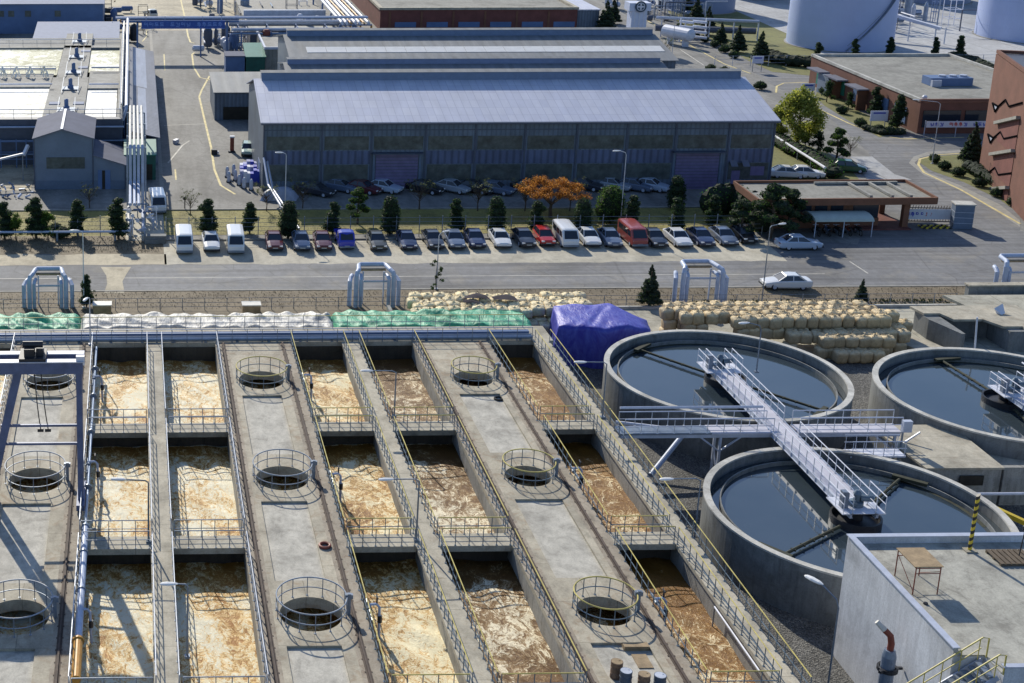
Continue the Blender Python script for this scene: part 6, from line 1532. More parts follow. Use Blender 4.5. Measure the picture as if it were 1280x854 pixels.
def hatch():
    t = thing('car', (0, 0, 0), '-', 'car')
    S = [(-1.9, .64, .34, .62), (-1.8, .75, .25, .72), (-1.2, .80, .22, .86), (-.8, .81, .2, .92), (1.2, .81, .2, .96), (1.8, .78, .24, .95), (1.9, .70, .34, .88)]
    paint(loft(MB(), [bsec(*s) for s in S]).build('body', 'car_paint', t, local=True))
    cabin(t, .91, 1.38, (-.95, 1.8), (-.25, 1.35), .72, .57); wheels(t, (-1.2, 1.15), .79, .29); lights(t, .55, -1.88, 1.88, .64, .8)
    MB().box(-.75, -1.96, .28, .75, -1.84, .42).build('bumper', 'machine_dark', t, local=True)
    return t
def van():
    t = thing('van', (0, 0, 0), '-', 'van')
    S = [(-2.3, .74, .3, .85, .1), (-2.2, .82, .25, 1.02, .1), (-1.55, .85, .22, 1.86, .16), (-1.3, .85, .22, 1.93, .14), (1.9, .85, .22, 1.95, .14), (2.25, .83, .25, 1.88, .16), (2.32, .78, .35, 1.75, .16)]
    paint(loft(MB(), [bsec(*s) for s in S]).build('body', 'car_paint', t, local=True))
    MB().add([(-.70, -2.205, 1.09), (.70, -2.205, 1.09), (.62, -1.66, 1.79), (-.62, -1.66, 1.79)], [(0, 1, 2, 3)]).build('windscreen', 'glass_dark', t, local=True)
    for s in (-1, 1):
        for a, b in ((-1.5, -.75), (-.65, .5), (.6, 1.85)):
            q = [(s * .857, a if a > -1.4 else -1.75, 1.1), (s * .857, b, 1.1), (s * .857, b, 1.66), (s * .857, a, 1.66)]
            MB().add(q, [(0, 1, 2, 3)] if s > 0 else [(3, 2, 1, 0)]).build('side_window', 'glass_dark', t, local=True)
    wheels(t, (-1.5, 1.4), .84, .32); lights(t, .6, -2.26, 2.3, .75, .9)
    MB().box(-.8, -2.38, .28, .8, -2.24, .48).build('bumper', 'rail_grey', t, local=True)
    return t
def pickup():
    t = thing('pickup_truck', (0, 0, 0), '-', 'pickup truck')
    S = [(-2.1, .72, .3, .9, .1), (-2.0, .8, .25, 1.05, .1), (-1.45, .82, .22, 1.72, .14), (-.55, .82, .22, 1.76, .14), (-.45, .8, .25, 1.7, .14)]
    paint(loft(MB(), [bsec(*s) for s in S]).build('cab', 'car_paint', t, local=True))
    MB().add([(-.66, -2.02, 1.1), (.66, -2.02, 1.1), (.6, -1.55, 1.62), (-.6, -1.55, 1.62)], [(0, 1, 2, 3)]).build('windscreen', 'glass_dark', t, local=True)
    for s in (-1, 1): MB().add([(s * .828, -1.6, 1.05), (s * .828, -.65, 1.05), (s * .828, -.65, 1.55), (s * .828, -1.4, 1.55)], [(0, 1, 2, 3)] if s > 0 else [(3, 2, 1, 0)]).build('side_window', 'glass_dark', t, local=True)
    b = MB().box(-.82, -.4, .55, .82, 2.2, .68)
    for a in ((-.82, -.4, .77 - .82 + .82, 0),): pass
    b.box(-.82, -.4, .681, -.77, 2.2, 1.0).box(.77, -.4, .681, .82, 2.2, 1.0).box(-.769, 2.15, .681, .769, 2.2, 1.0)
    paint(b.build('load_bed', 'car_paint', t, local=True))
    wheels(t, (-1.4, 1.3), .8, .3); lights(t, .6, -2.06, 2.2, .7, .6)
    MB().box(-.76, -2.16, .28, .76, -2.02, .45).build('bumper', 'rail_grey', t, local=True)
    return t
MAKE = {'sedan': sedan, 'hatch': hatch, 'van': van, 'pickup': pickup}; TPL = {}
PAINT = {'white': (.72, .73, .74), 'cream': (.6, .58, .5), 'silver': (.33, .37, .43), 'steel': (.12, .16, .24), 'dark': (.025, .03, .045), 'navy': (.02, .035, .10), 'red': (.50, .02, .02), 'darkred': (.20, .045, .04), 'maroon': (.10, .015, .02),
         'blue': (.03, .045, .42), 'olive': (.06, .06, .045), 'green': (.02, .10, .05), 'brickred': (.34, .07, .06), 'palegreen': (.35, .48, .40), 'bluewhite': (.42, .50, .62), 'black': (.012, .012, .018)}
def car(kind, col, x, y, rz, label, group=None, s=1.0):
    c = PAINT[col] + (1.0,)
    if kind not in TPL:
        t = MAKE[kind](); TPL[kind] = t
        for ch in kids(t):
            if ch.get('paint'): ch.color = c
        t['label'] = label
        if group: t['group'] = group
        COPYSRC[kind] = snap(t)
    else: t = copy_tree(t0_(kind), label, group, c)
    t.location = (x, y, Z4 + .004); t.rotation_euler = (0, 0, rz); t.scale = (s, s, s)
    if not group and 'group' in t: del t['group']
    return t
COPYSRC = {}
def t0_(k): return TPL[k]
G1 = 'cars parked in a row along the lawn fence'
row = [(229, 318, 'van', 'white', 'white van at the left end of the parked row'), (263, 316, 'sedan', 'white', 'small white sedan between the two leftmost white vans'), (294, 318, 'van', 'white', 'white van third from the left in the parked row'),
 (343, 315, 'sedan', 'maroon', 'dark maroon sedan left of the silver-blue sedan, near the row gap'), (377, 315, 'sedan', 'steel', 'silver-blue sedan directly left of the maroon car by the pickup'), (404, 315, 'sedan', 'maroon', 'maroon sedan directly left of the bright blue pickup'),
 (432, 313, 'pickup', 'blue', 'bright blue pickup truck in the parked row'), (473, 315, 'sedan', 'olive', 'dark olive sedan right of the blue pickup'), (511, 314, 'sedan', 'navy', 'dark navy sedan second right of the blue pickup'),
 (544, 313, 'sedan', 'dark', 'dark sedan directly behind the roadside lamp'), (571, 313, 'sedan', 'steel', 'grey-blue sedan just right of the roadside lamp'), (597, 312, 'sedan', 'navy', 'dark sedan directly left of the white sedan at mid row'),
 (629, 312, 'sedan', 'white', 'white sedan three cars left of the red hatchback group'), (659, 311, 'sedan', 'dark', 'black sedan directly left of the red hatchback'), (685, 310, 'hatch', 'red', 'bright red hatchback in the parked row'),
 (712, 311, 'van', 'white', 'tall white van directly right of the red hatchback'), (741, 310, 'sedan', 'white', 'white sedan right of the tall white van'), (768, 311, 'sedan', 'steel', 'dark silver sedan directly left of the dull red van'),
 (797, 310, 'van', 'brickred', 'dull red van in the right half of the parked row'), (824, 311, 'sedan', 'dark', 'dark sedan directly right of the dull red van'), (854, 311, 'sedan', 'white', 'white sedan second right of the dull red van'),
 (883, 310, 'sedan', 'navy', 'navy sedan right of the last white sedan'), (912, 309, 'sedan', 'steel', 'grey sedan second from the right end of the row'), (938, 307, 'hatch', 'black', 'black hatchback at the right end of the parked row')]
for px, py, k, c, l in row:
    p = at(px, py + 1); car(k, c, p.x + .15, p.y + 2.2, R(random.Random(px).uniform(-2, 2)), l, G1, 1.0)
G2 = 'cars parked at an angle in front of the big warehouse'
row2 = [(403, 247, 'sedan', 'dark', 'dark car at the left end of the angled row under the warehouse'), (433, 242, 'sedan', 'steel', 'grey-blue car second from left in the angled row'), (462, 244, 'sedan', 'maroon', 'dark car third from left in the angled row'),
 (488, 243, 'sedan', 'bluewhite', 'pale sedan beside the left roller door'), (540, 244, 'sedan', 'black', 'black car right of the left roller door'), (574, 243, 'sedan', 'silver', 'silver car in the middle of the angled row'),
 (602, 244, 'sedan', 'black', 'black car left of the orange autumn tree, nearest the silver one'), (628, 245, 'sedan', 'steel', 'bluish car directly left of the orange autumn tree'), (672, 243, 'sedan', 'dark', 'dark car hidden behind the orange autumn tree'),
 (740, 240, 'sedan', 'dark', 'dark car between the orange tree and the round bush'), (775, 240, 'sedan', 'silver', 'silver car behind the lamp at the round bush'), (802, 241, 'sedan', 'steel', 'dark grey car left of the pale one by the right door'),
 (823, 241, 'sedan', 'bluewhite', 'pale blue sedan left of the right roller door')]
for px, py, k, c, l in row2:
    p = at(px, py); car(k, c, p.x - .6, p.y + 1.2, R(52 + (px % 7)), l, G2)
p = at(987, 364); car('sedan', 'white', p.x, p.y + .9, R(-90 - 2), 'white sedan standing on the verge side of the road near the beige bags')
p = at(1002, 314); car('sedan', 'bluewhite', p.x, p.y + .9, R(90), 'pale sedan stopped in front of the gatehouse')
p = at(197, 268); car('van', 'white', p.x, p.y + 2, R(4), 'white van parked beside the valve cluster of the pipe rack')
p = at(311, 197); car('hatch', 'palegreen', p.x, p.y + 1.8, R(-6), 'pale green car parked beside the left wall of the big warehouse')
p = at(1068, 219); car('hatch', 'green', p.x, p.y + 1.6, R(72), 'dark green car parked on the lawn corner right of the warehouse')
for i, (px, py) in enumerate(((990, 226), (1012, 226))):
    p = at(px, py); car('sedan', 'white', p.x, p.y + 1.5, R(80), ['left white car', 'right white car'][i] + ' of two half hidden behind the gatehouse roof')
p = at(188, 22); t = car('pickup', 'cream', p.x, p.y, R(20), 'cream works truck near the top of the works street')
# ================================================================ VEGETATION
def leaves(mb, clumps, n, size, rr, shell=.55, flat=.6):
    tot = [c[3] * c[4] * c[5] if len(c) > 5 else c[3] ** 3 for c in clumps]; S = sum(t ** .75 for t in tot); vs = []; fs = []
    for c, t in zip(clumps, tot):
        rx, ry, rz = (c[3], c[4], c[5]) if len(c) > 5 else (c[3],) * 3
        for _ in range(int(n * t ** .75 / S)):
            u = rr.uniform(-1, 1); a = rr.uniform(0, 6.283); q = math.sqrt(1 - u * u); k = (shell + (1 - shell) * rr.random()) * rr.uniform(.86, 1.1)
            d = Vector((q * math.cos(a), q * math.sin(a), u)); p = Vector((c[0] + d.x * rx * k, c[1] + d.y * ry * k, c[2] + d.z * rz * k))
            nrm = (d + Vector((rr.gauss(0, .7), rr.gauss(0, .7), rr.gauss(0, .7)))).normalized()
            t1 = nrm.orthogonal().normalized(); t2 = nrm.cross(t1); s = size * rr.uniform(.6, 1.35)
            ang = rr.uniform(0, 6.28); e1 = (t1 * math.cos(ang) + t2 * math.sin(ang)) * s * .5; e2 = (t2 * math.cos(ang) - t1 * math.sin(ang)) * s * .5 * flat
            o = len(vs); vs += [p - e1, p - e2, p + e1, p + e2]; fs.append((o, o + 1, o + 2, o + 3))
    return mb.add(vs, fs)
def blobs(mb, clumps, k=.72, rr=None):
    for c in clumps:
        rx, ry, rz = (c[3], c[4], c[5]) if len(c) > 5 else (c[3],) * 3; n, m = 10, 6; vs = []; fs = []
        for j in range(m + 1):
            th = math.pi * j / m
            for i in range(n):
                a = 2 * math.pi * i / n; w = k * (1 + .12 * math.sin(3 * a + c[0] * 5 + j)); vs.append((c[0] + rx * w * math.sin(th) * math.cos(a), c[1] + ry * w * math.sin(th) * math.sin(a), c[2] + rz * w * math.cos(th)))
        for j in range(m):
            for i in range(n): fs.append((j * n + i, (j + 1) * n + i, (j + 1) * n + (i + 1) % n, j * n + (i + 1) % n))
        mb.add(vs, fs)
    return mb
def two_mat(core, leaf, m_core, m_leaf, name):
    """core and leaves in one crown mesh"""
    nf = len(core.f); core.add(leaf.v, leaf.f); me = core.mesh(name, [m_core, m_leaf])
    for i, p in enumerate(me.polygons): p.material_index = 0 if i < nf else 1
    return me
TREES = {}
def tree_mesh(key, variant):
    k = (key, variant)
    if k in TREES: return TREES[k]
    rr = random.Random(hash_(key) + variant * 17); tr = MB(); cl = []; n = 1800; sz = .2; lm = 'leaf_dark'; core = True; sh = .6
    if key == 'topiary':     # unit height 4
        z = .75; off = 0
        tr.tube([(0, 0, 0), (.05, 0, 1.2), (0, .05, 3.2)], [.1, .08, .04], 6)
        while z < 3.4:
            w = (.95 - z * .12) * rr.uniform(.88, 1.12); cl.append((rr.uniform(-.22, .22), rr.uniform(-.2, .2), z, w, w * .95, .42)); z += rr.uniform(.5, .68)
            if rr.random() < .4: cl.append((rr.choice((-1, 1)) * rr.uniform(.2, .45), rr.uniform(-.3, .3), z - .2, .42, .4, .3))
        cl.append((0, 0, 3.65, .42, .42, .36)); n = 3800; sz = .17
    elif key == 'column':
        tr.tube([(0, 0, 0), (0, 0, 2)], [.1, .06], 6); cl = [(0, 0, .7, .8, .8, .6), (0, 0, 1.5, .88, .85, .8), (.05, 0, 2.4, .8, .78, .8), (0, 0, 3.2, .6, .6, .75)]; n = 2600; sz = .16; sh = .75
    elif key == 'round':
        tr.tube([(0, 0, 0), (0, 0, 1)], .1, 6); cl = [(0, 0, 2.0, 1.55, 1.5, 1.9), (.5, -.4, 1.3, 1.2, 1.1, 1.1), (-.5, 0, 1.4, 1.2, 1.1, 1.2), (0, 0, 2.9, 1.1, 1.1, 1.0)]; n = 4500; sz = .18; lm = 'leaf_green'; sh = .8
    elif key == 'pine':
        tr.tube([(0, 0, 0), (.1, 0, 1.5), (-.1, .1, 3.6)], [.13, .1, .05], 6)
        for i in range(9):
            a = i * 2.4; z = 1.2 + i * .3; r_ = 1.3 * (1 - i / 13); c = (r_ * math.cos(a) * .75, r_ * math.sin(a) * .75, z); tr.tube([(0, 0, z - .3), c], [.05, .02], 5); cl.append(c + (.62 - i * .02, .6, .34))
        cl.append((0, 0, 3.7, .55, .55, .4)); n = 2600; sz = .2; lm = 'leaf_dark' if variant % 2 else 'leaf_green'
    elif key == 'conifer':
        tr.tube([(0, 0, 0), (0, 0, 3.6)], [.12, .03], 6); L = 9
        for i in range(L):
            z = .6 + i * 3.3 / L; r_ = 1.05 * (1 - i / L) + .12
            for q in range(5 if i < 6 else 3):
                a = q * 6.283 / 5 + i * .7 + rr.uniform(-.2, .2); cl.append((r_ * .6 * math.cos(a), r_ * .6 * math.sin(a), z + rr.uniform(-.08, .08), r_ * .5, r_ * .5, .26))
        cl.append((0, 0, 3.85, .14, .14, .28)); n = 2400; sz = .18
    elif key == 'orange':   # wide parasol crown, height 5, width 7.6
        tr.tube([(0, 0, 0), (.08, 0, 1.0), (0, 0, 1.7)], [.22, .17, .14], 8)
        for i in range(9):
            a = i * .7 + rr.uniform(-.2, .2); r_ = rr.uniform(1.6, 3.2); m_ = (r_ * .5 * math.cos(a), r_ * .5 * math.sin(a), 2.5 + rr.uniform(-.1, .3)); e = (r_ * math.cos(a), r_ * math.sin(a), 3.2 + rr.uniform(-.2, .6))
            tr.tube([(0, 0, 1.5), m_, e], [.09, .06, .02], 5)
            for q in range(3): f = rr.uniform(.5, 1.1); tr.tube([m_, (e[0] * f + rr.uniform(-.7, .7), e[1] * f + rr.uniform(-.7, .7), e[2] + rr.uniform(0, .6))], [.035, .01], 4)
        for i in range(60): a = rr.uniform(0, 6.28); r_ = 3.5 * math.sqrt(rr.random()); cl.append((r_ * math.cos(a), r_ * math.sin(a), 2.9 + 1.7 * (1 - (r_ / 3.7) ** 2) * rr.uniform(.35, 1) + rr.uniform(-.3, .3), rr.uniform(.5, .85), rr.uniform(.5, .85), rr.uniform(.35, .55)))
        n = 15000; sz = .16; lm = 'leaf_orange'; core = False; sh = .2
    elif key == 'yellow':   # height 7.5
        tr.tube([(0, 0, 0), (0, 0, 1.5), (.1, 0, 4)], [.22, .17, .08], 8)
        for i in range(26):
            a = rr.uniform(0, 6.28); z = rr.uniform(1.6, 6.3); r_ = 2.0 * math.sin(math.pi * min(1, (z + .2) / 7.4)) * rr.uniform(.4, 1); c = (r_ * math.cos(a), r_ * math.sin(a), z); tr.tube([(0, 0, max(1, z - 1.3)), c], [.06, .02], 5); cl.append(c + (.95, .95, .85))
        cl.append((0, 0, 6.9, .5, .5, .6)); n = 13000; sz = .24; lm = 'leaf_yellow'; core = False; sh = .2
    elif key == 'bare':
        tr.tube([(0, 0, 0), (.05, 0, .8), (0, 0, 1.4)], [.07, .05, .04], 6)
        for i in range(26):
            a = rr.uniform(0, 6.28); z0_ = rr.uniform(.7, 1.6); r_ = rr.uniform(.5, 1.4); e = (r_ * math.cos(a), r_ * math.sin(a), z0_ + rr.uniform(.6, 1.7)); tr.tube([(0, 0, z0_), (e[0] * .5, e[1] * .5, (z0_ + e[2]) / 2 - .1), e], [.025, .017, .006], 4)
            cl.append(e + (.35, .35, .25))
        n = 420; sz = .13; lm = 'leaf_pale'; core = False; sh = .1
    elif key == 'shrub':
        tr.tube([(0, 0, 0), (0, 0, .4)], .05, 5); cl = [(0, 0, .5, .7, .65, .5), (.25, -.2, .4, .5, .5, .4), (-.3, .1, .4, .5, .5, .38)]; n = 900; sz = .15
    elif key == 'bushy':
        tr.tube([(0, 0, 0), (0, 0, 1.4)], [.08, .04], 6)
        for i in range(12): a = rr.uniform(0, 6.28); z = rr.uniform(.6, 2.9); r_ = rr.uniform(.1, .8) * (1.2 - z * .25); cl.append((r_ * math.cos(a), r_ * math.sin(a), z, .5, .5, .42))
        n = 2200; sz = .18; lm = 'leaf_green' if variant % 2 == 0 else 'leaf_dark'; core = False; sh = .2
    elif key == 'thin':
        tr.tube([(0, 0, 0), (.1, 0, 1.2), (0, 0, 2.6)], [.04, .03, .01], 5)
        for i in range(9): cl.append((rr.uniform(-.5, .4), rr.uniform(-.3, .3), .3 + i * .28, .26, .26, .2))
        n = 350; sz = .17; core = False; sh = .1
    lf = leaves(MB(), cl, n, sz, rr, sh)
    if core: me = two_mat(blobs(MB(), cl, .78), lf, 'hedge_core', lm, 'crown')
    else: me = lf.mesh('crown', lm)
    TREES[k] = (me, tr.mesh('trunk', 'bark')); return TREES[k]
def hash_(s): return sum(ord(c) * (i + 3) for i, c in enumerate(s))
def tree(key, px, py, s, label, cat='tree', group=None, name=None, variant=None, wide=1.0, xy=None, z=0.02):
    variant = variant if variant is not None else (int(px) % 3)
    crown, trunk = tree_mesh(key, variant)
    p = at(px, py) if xy is None else Vector((xy[0], xy[1], 0))
    nm = name or {'topiary': 'clipped_tree', 'column': 'clipped_tree', 'round': 'round_bush', 'pine': 'pine_tree', 'conifer': 'conifer_tree', 'orange': 'autumn_tree', 'yellow': 'leafy_tree', 'bare': 'young_tree', 'shrub': 'shrub', 'bushy': 'bushy_tree', 'thin': 'sapling'}[key]
    t = thing(nm, (p.x, p.y, z), label, cat, group, rz=(int(px * 7) % 63) / 10.0); t.scale = (s * wide, s * wide, s)
    a = bpy.data.objects.new('trunk', trunk); COL.objects.link(a); a.parent = t
    b = bpy.data.objects.new('crown', crown); COL.objects.link(b); b.parent = t
    return t
GT = 'dark clipped trees in the lawn behind the parked cars'
for px, py, s, k, l in ((6, 298, 1.0, 'topiary', 'dark clipped tree at the far left picture edge'), (45, 298, 1.12, 'topiary', 'tall dark clipped tree second from the left edge'), (97, 294, .98, 'topiary', 'dark clipped tree with narrow waist right of the grey pipe arch'),
    (148, 298, 1.1, 'topiary', 'dark clipped tree just left of the valve cluster'), (260, 295, 1.02, 'topiary', 'dark clipped tree between the two leftmost white vans'), (312, 292, .86, 'topiary', 'small clipped tree behind the gap in the parked row'),
    (360, 298, 1.05, 'column', 'smooth dark column tree left of the blue pickup'), (416, 294, .92, 'topiary', 'dark clipped tree directly behind the blue pickup'), (487, 293, 1.08, 'column', 'smooth dark column tree right of the blue pickup'),
    (569, 290, .92, 'topiary', 'dark clipped tree behind the grey-blue sedan, right of the lamp'), (619, 292, 1.04, 'column', 'smooth dark column tree behind the mid-row white sedan'), (670, 292, .9, 'topiary', 'dark clipped tree below the orange autumn tree'),
    (727, 292, 1.0, 'column', 'smooth dark column tree behind the tall white van'), (789, 287, .95, 'topiary', 'dark clipped tree right of the lamp and round bush'), (843, 290, .95, 'topiary', 'dark clipped tree, nearer of two in line left of the hedge'),
    (844, 262, 1.0, 'column', 'dark column tree, farther of two in line left of the hedge'), (890, 284, .9, 'topiary', 'dark clipped tree at the foot of the curved hedge')):
    tree(k, px, py, s, l, 'clipped tree', GT, variant=px % 5, wide=1.28)
tree('round', 762, 279, 1.08, 'big round green bush beside the lawn lamp', 'bush')
tree('pine', 447, 280, 1.0, 'green pine with tiered crown above the blue pickup', variant=0)
tree('orange', 688, 272, .95, 'wide orange-brown autumn tree in front of the big warehouse', wide=1.05)
for px, py, s, l in ((112, 260, .9, 'bare'), (238, 268, .9, 'b'), (333, 264, 1.0, 'c'), (378, 262, 1.1, 'd'), (524, 262, 1.2, 'e'), (597, 264, 1.2, 'f'), (656, 264, 1.2, 'g'), (712, 264, 1.2, 'h'), (828, 76, 1.3, 'i')):
    tree('bare', px, py, s, {112: 'thin pale young tree in front of the gabled shed', 238: 'bare young tree behind the leftmost clipped tree of the van row', 333: 'bare young tree by the slanting silver pipes', 378: 'thin young tree right of the silver car cover', 524: 'leafless young tree below the left roller door', 597: 'leafless young tree left of the orange autumn tree',
         656: 'thin tree left under the orange crown', 712: 'thin tree right under the orange crown', 828: 'pale bare tree at the right end of the rear warehouse'}[px], 'young tree')
tree('bushy', 60, 299, 1.05, 'loose mid-green tree among the clipped trees at the far left', variant=0); tree('bushy', 20, 300, .95, 'feathery green tree at the left edge by the pipe', variant=2)
tree('shrub', 78, 298, 1.3, 'low shrub left of the narrow-waisted clipped tree', 'shrub'); tree('shrub', 70, 292, 1.2, 'low shrub between the loose green tree and the clipped tree', 'shrub')
tree('conifer', 811, 383, .98, 'dark little conifer on the verge between road and bags', 'conifer', variant=1)
tree('conifer', 1076, 379, .58, 'tiny conifer on the verge right of the white car', 'conifer', variant=2)
tree('topiary', 108, 384, .78, 'dark shrub beside the lamp and the leftmost pipe loop', 'shrub', name='shrub', variant=4)
tree('thin', 545, 363, 1.1, 'thin sapling climbing beside the roadside lamp', 'sapling')
tree('thin', 117, 384, .6, 'scrawny sapling right of the dark verge shrub', 'sapling')
# big dark pines and hedge beside the gatehouse
for px, py, s, l in ((925, 296, 1.0, 'broad dark pine left of the gatehouse, nearest the black hatchback'), (962, 298, 1.45, 'tall dark pine right at the gatehouse wall'), (986, 292, 1.2, 'dark pine overlapping the gatehouse roof edge')):
    tree('pine', px, py, s, l, variant=1 + 2 * (px % 2), wide=1.25)
def hedge(pts, w, h, label, m='leaf_hedge', n=60, z=0):
    rr = random.Random(int(pts[0][0] * 3)); cl = []; P_ = [Vector((p[0], p[1], 0)) for p in pts]
    L = sum((P_[i + 1] - P_[i]).length for i in range(len(P_) - 1)); k = max(2, int(L / (w * .55)))
    for j in range(k + 1):
        s = L * j / k
        for i in range(len(P_) - 1):
            l = (P_[i + 1] - P_[i]).length
            if s <= l or i == len(P_) - 2: q = P_[i].lerp(P_[i + 1], min(1, s / l)); break
            s -= l
        cl.append((q.x + rr.uniform(-.1, .1), q.y + rr.uniform(-.1, .1), h * .5, w * .62, w * .62, h * .55 * rr.uniform(.92, 1.08)))
    t = thing('hedge', (P_[0].x, P_[0].y, z), label, 'hedge'); lf = leaves(MB(), cl, int(n * L * w), .19, rr, .85)
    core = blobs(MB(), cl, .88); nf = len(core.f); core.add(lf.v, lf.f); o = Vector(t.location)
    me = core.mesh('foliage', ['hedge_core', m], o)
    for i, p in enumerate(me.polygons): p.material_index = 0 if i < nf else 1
    b = bpy.data.objects.new('foliage', me); COL.objects.link(b); b.parent = t
H = lambda *a: [(at(x, y).x, at(x, y).y) for x, y in a]
hedge(H((888, 270), (905, 266), (924, 268), (942, 278), (950, 290)), 2.3, 3.3, 'bright green curved hedge between the warehouse and the gatehouse', n=70)
hedge(H((1213, 214), (1235, 226), (1262, 240), (1278, 246)), 2.0, 1.3, 'dark hedge along the foot of the brick block', 'leaf_dark')
hedge(H((962, 172), (985, 190), (1010, 200), (1040, 222)), 2.2, 1.5, 'hedge below the white pipe rail right of the warehouse')
hedge(H((962, 75), (985, 82), (1010, 84), (1022, 84)), 2.6, 1.8, 'dark hedge below the biggest storage tank', 'leaf_dark', n=35)
hedge(H((1195, 78), (1215, 84), (1232, 92)), 3, 1.8, 'green hedge behind the brick office at the right', 'leaf_green', n=35)
hedge(H((1084, 163), (1100, 168), (1125, 168)), 1.4, .8, 'low dark hedge in front of the brick office', 'leaf_dark')
tree('yellow', 996, 186, 1.12, 'yellow-green leafy tree at the right end of the big warehouse', wide=1.12)
tree('yellow', 975, 176, .7, 'smaller yellow-green tree half hidden behind the warehouse corner')
for px, py, s, k, l in ((1022, 192, 1.0, 'bushy', 'dark green tree right of the yellow tree'), (1044, 206, 1.15, 'pine', 'dark clipped pine above the green car'), (1006, 186, .9, 'bushy', 'leafy bush beneath the yellow tree'), (1062, 196, .9, 'bare', 'bare young tree above the green car'),
    (1213, 207, 1.35, 'conifer', 'tall dark conifer beside the brick block'), (1093, 146, 1.1, 'topiary', 'dark conifer in front of the brick office entrance'), (1121, 163, 1.25, 'topiary', 'taller dark conifer right of the pale notice board'),
    (1033, 128, 1.1, 'bushy', 'round bush at the left corner of the brick office'), (1060, 138, .9, 'bushy', 'low tree in front of the office porches')):
    tree(k, px, py, s, l, variant=1 if k == 'bushy' else px % 3)
GC = 'dark conifers standing along the storage tank yard'
for i, (px, py, s) in enumerate(((1020, 84, 1.05), (1067, 76, .95), (1111, 74, .95), (1167, 74, .95), (1198, 78, 1.15))):
    tree('topiary', px, py, s, 'dark conifer at the storage tank yard, number %s from the left' % ['one', 'two', 'three', 'four', 'five'][i], 'conifer', GC, name='conifer_tree', variant=i)
for i, (px, py, s) in enumerate(((870, 28, 1.2), (884, 44, 1.3), (900, 56, 1.0), (922, 66, 1.2), (950, 78, 1.3), (860, 20, 1.1), (757, 38, 1.4), (766, 30, 1.2))):
    tree('conifer', px, py, s, ['dark conifer behind the white cylinders', 'tallest dark conifer right of the white cylinders', 'conifer just beyond the roadside shrubs', 'dark conifer left of the hedge gap by the tank yard', 'broad dark conifer beside the blue-white roadside sign', 'conifer at the top edge above the white vessel', 'dark tree between metal hall and white tower', 'dark tree touching the left side of the white tower'][i], 'conifer', 'conifers along the avenue', variant=i % 3, wide=1.2)
for i, (px, py) in enumerate(((808, 14), (834, 26), (850, 36), (858, 42), (869, 48), (881, 53), (893, 59), (917, 73), (905, 66), (888, 90), (905, 93), (950, 112), (975, 76))):
    tree('shrub', px, py, 1.15 if px < 885 else 1.35, 'round shrub in the row along the avenue', 'shrub', 'round shrubs along the avenue', variant=i % 3)
for i, (px, py) in enumerate(((1168, 203), (1180, 212), (1197, 220), (1224, 233), (1247, 246), (1266, 257))):
    tree('shrub', px, py, 1.15, ['small shrub at the lamp on the kerb nose', 'second round shrub from the kerb nose', 'third round shrub from the kerb nose', 'fourth round shrub, below the dark hedge', 'fifth round shrub along the right kerb', 'last round shrub at the right picture edge'][i], 'shrub', 'round shrubs on the right kerb', variant=i % 3)
for i, (px, py) in enumerate(((1042, 118), (1052, 142), (1075, 158), (1098, 166), (1112, 168), (1030, 118), (1030, 102))):
    tree('shrub', px, py, 1.2, 'low shrub in the beds before the brick office', 'shrub', 'low shrubs before the brick office', variant=i % 3)
# grass tufts and dry weeds (uncountable)
def tufts(name, rects, n, mats, h, label, seed, z=.03):
    rr = random.Random(seed); b = MB(); vs = []; fs = []; A = [abs((r_[2] - r_[0]) * (r_[3] - r_[1])) for r_ in rects]
    for r_, a in zip(rects, A):
        for _ in range(int(n * a / sum(A))):
            x, y = rr.uniform(r_[0], r_[2]), rr.uniform(r_[1], r_[3])
            for q in range(3):
                an = rr.uniform(0, 3.14); hh = h * rr.uniform(.4, 1.2); w_ = h * rr.uniform(.25, .6); dx, dy = math.cos(an) * w_, math.sin(an) * w_; lx, ly = rr.uniform(-.3, .3) * h, rr.uniform(-.3, .3) * h
                o = len(vs); vs += [(x - dx, y - dy, z), (x + dx, y + dy, z), (x + dx * .4 + lx, y + dy * .4 + ly, z + hh), (x - dx * .5 + lx, y - dy * .5 + ly, z + hh * .8)]; fs.append((o, o + 1, o + 2, o + 3))
    b.add(vs, fs); o = b.build(name, mats); return tag(o, label, 'grass', kind='stuff')
MATS_ADD = [('grass_dry', [(.20, .17, .05), (.34, .29, .09), (.45, .38, .14)]), ('weed_brown', [(.10, .08, .05), (.20, .16, .10), (.34, .28, .18)]), ('weed_green', [(.025, .05, .015), (.06, .10, .03), (.12, .15, .06)])]
for nm, cols in MATS_ADD:
    m, nt, b = new_mat(nm); g = nd(nt, 'ShaderNodeNewGeometry'); r = ramp(nt, g.outputs['Random Per Island'], [(.1, cols[0]), (.5, cols[1]), (.95, cols[2])]); nt.links.new(r.outputs[0], b.inputs['Base Color']); b.inputs['Roughness'].default_value = .8; MATS[nm] = m
tufts('grass', [(-16, 148.5, -1.2, 157.2), (3.4, 148.5, 65.5, 157.2)], 9000, 'grass_dry', .05, 'yellowing short grass of the lawn strip', 1)
tufts('weeds', [(-14, 126.2, 90, 130.9)], 5000, 'weed_brown', .07, 'dry brown weeds on the verge beside the road', 2)
tufts('weeds', [(-14, 142.6, 2.8, 148)], 1500, 'weed_brown', .08, 'dry weeds on the bank left of the parked cars', 3)
tufts('weeds', [(47, 125.8, 75, 127.4)], 700, 'weed_green', .16, 'patchy green weeds along the verge fence', 4)
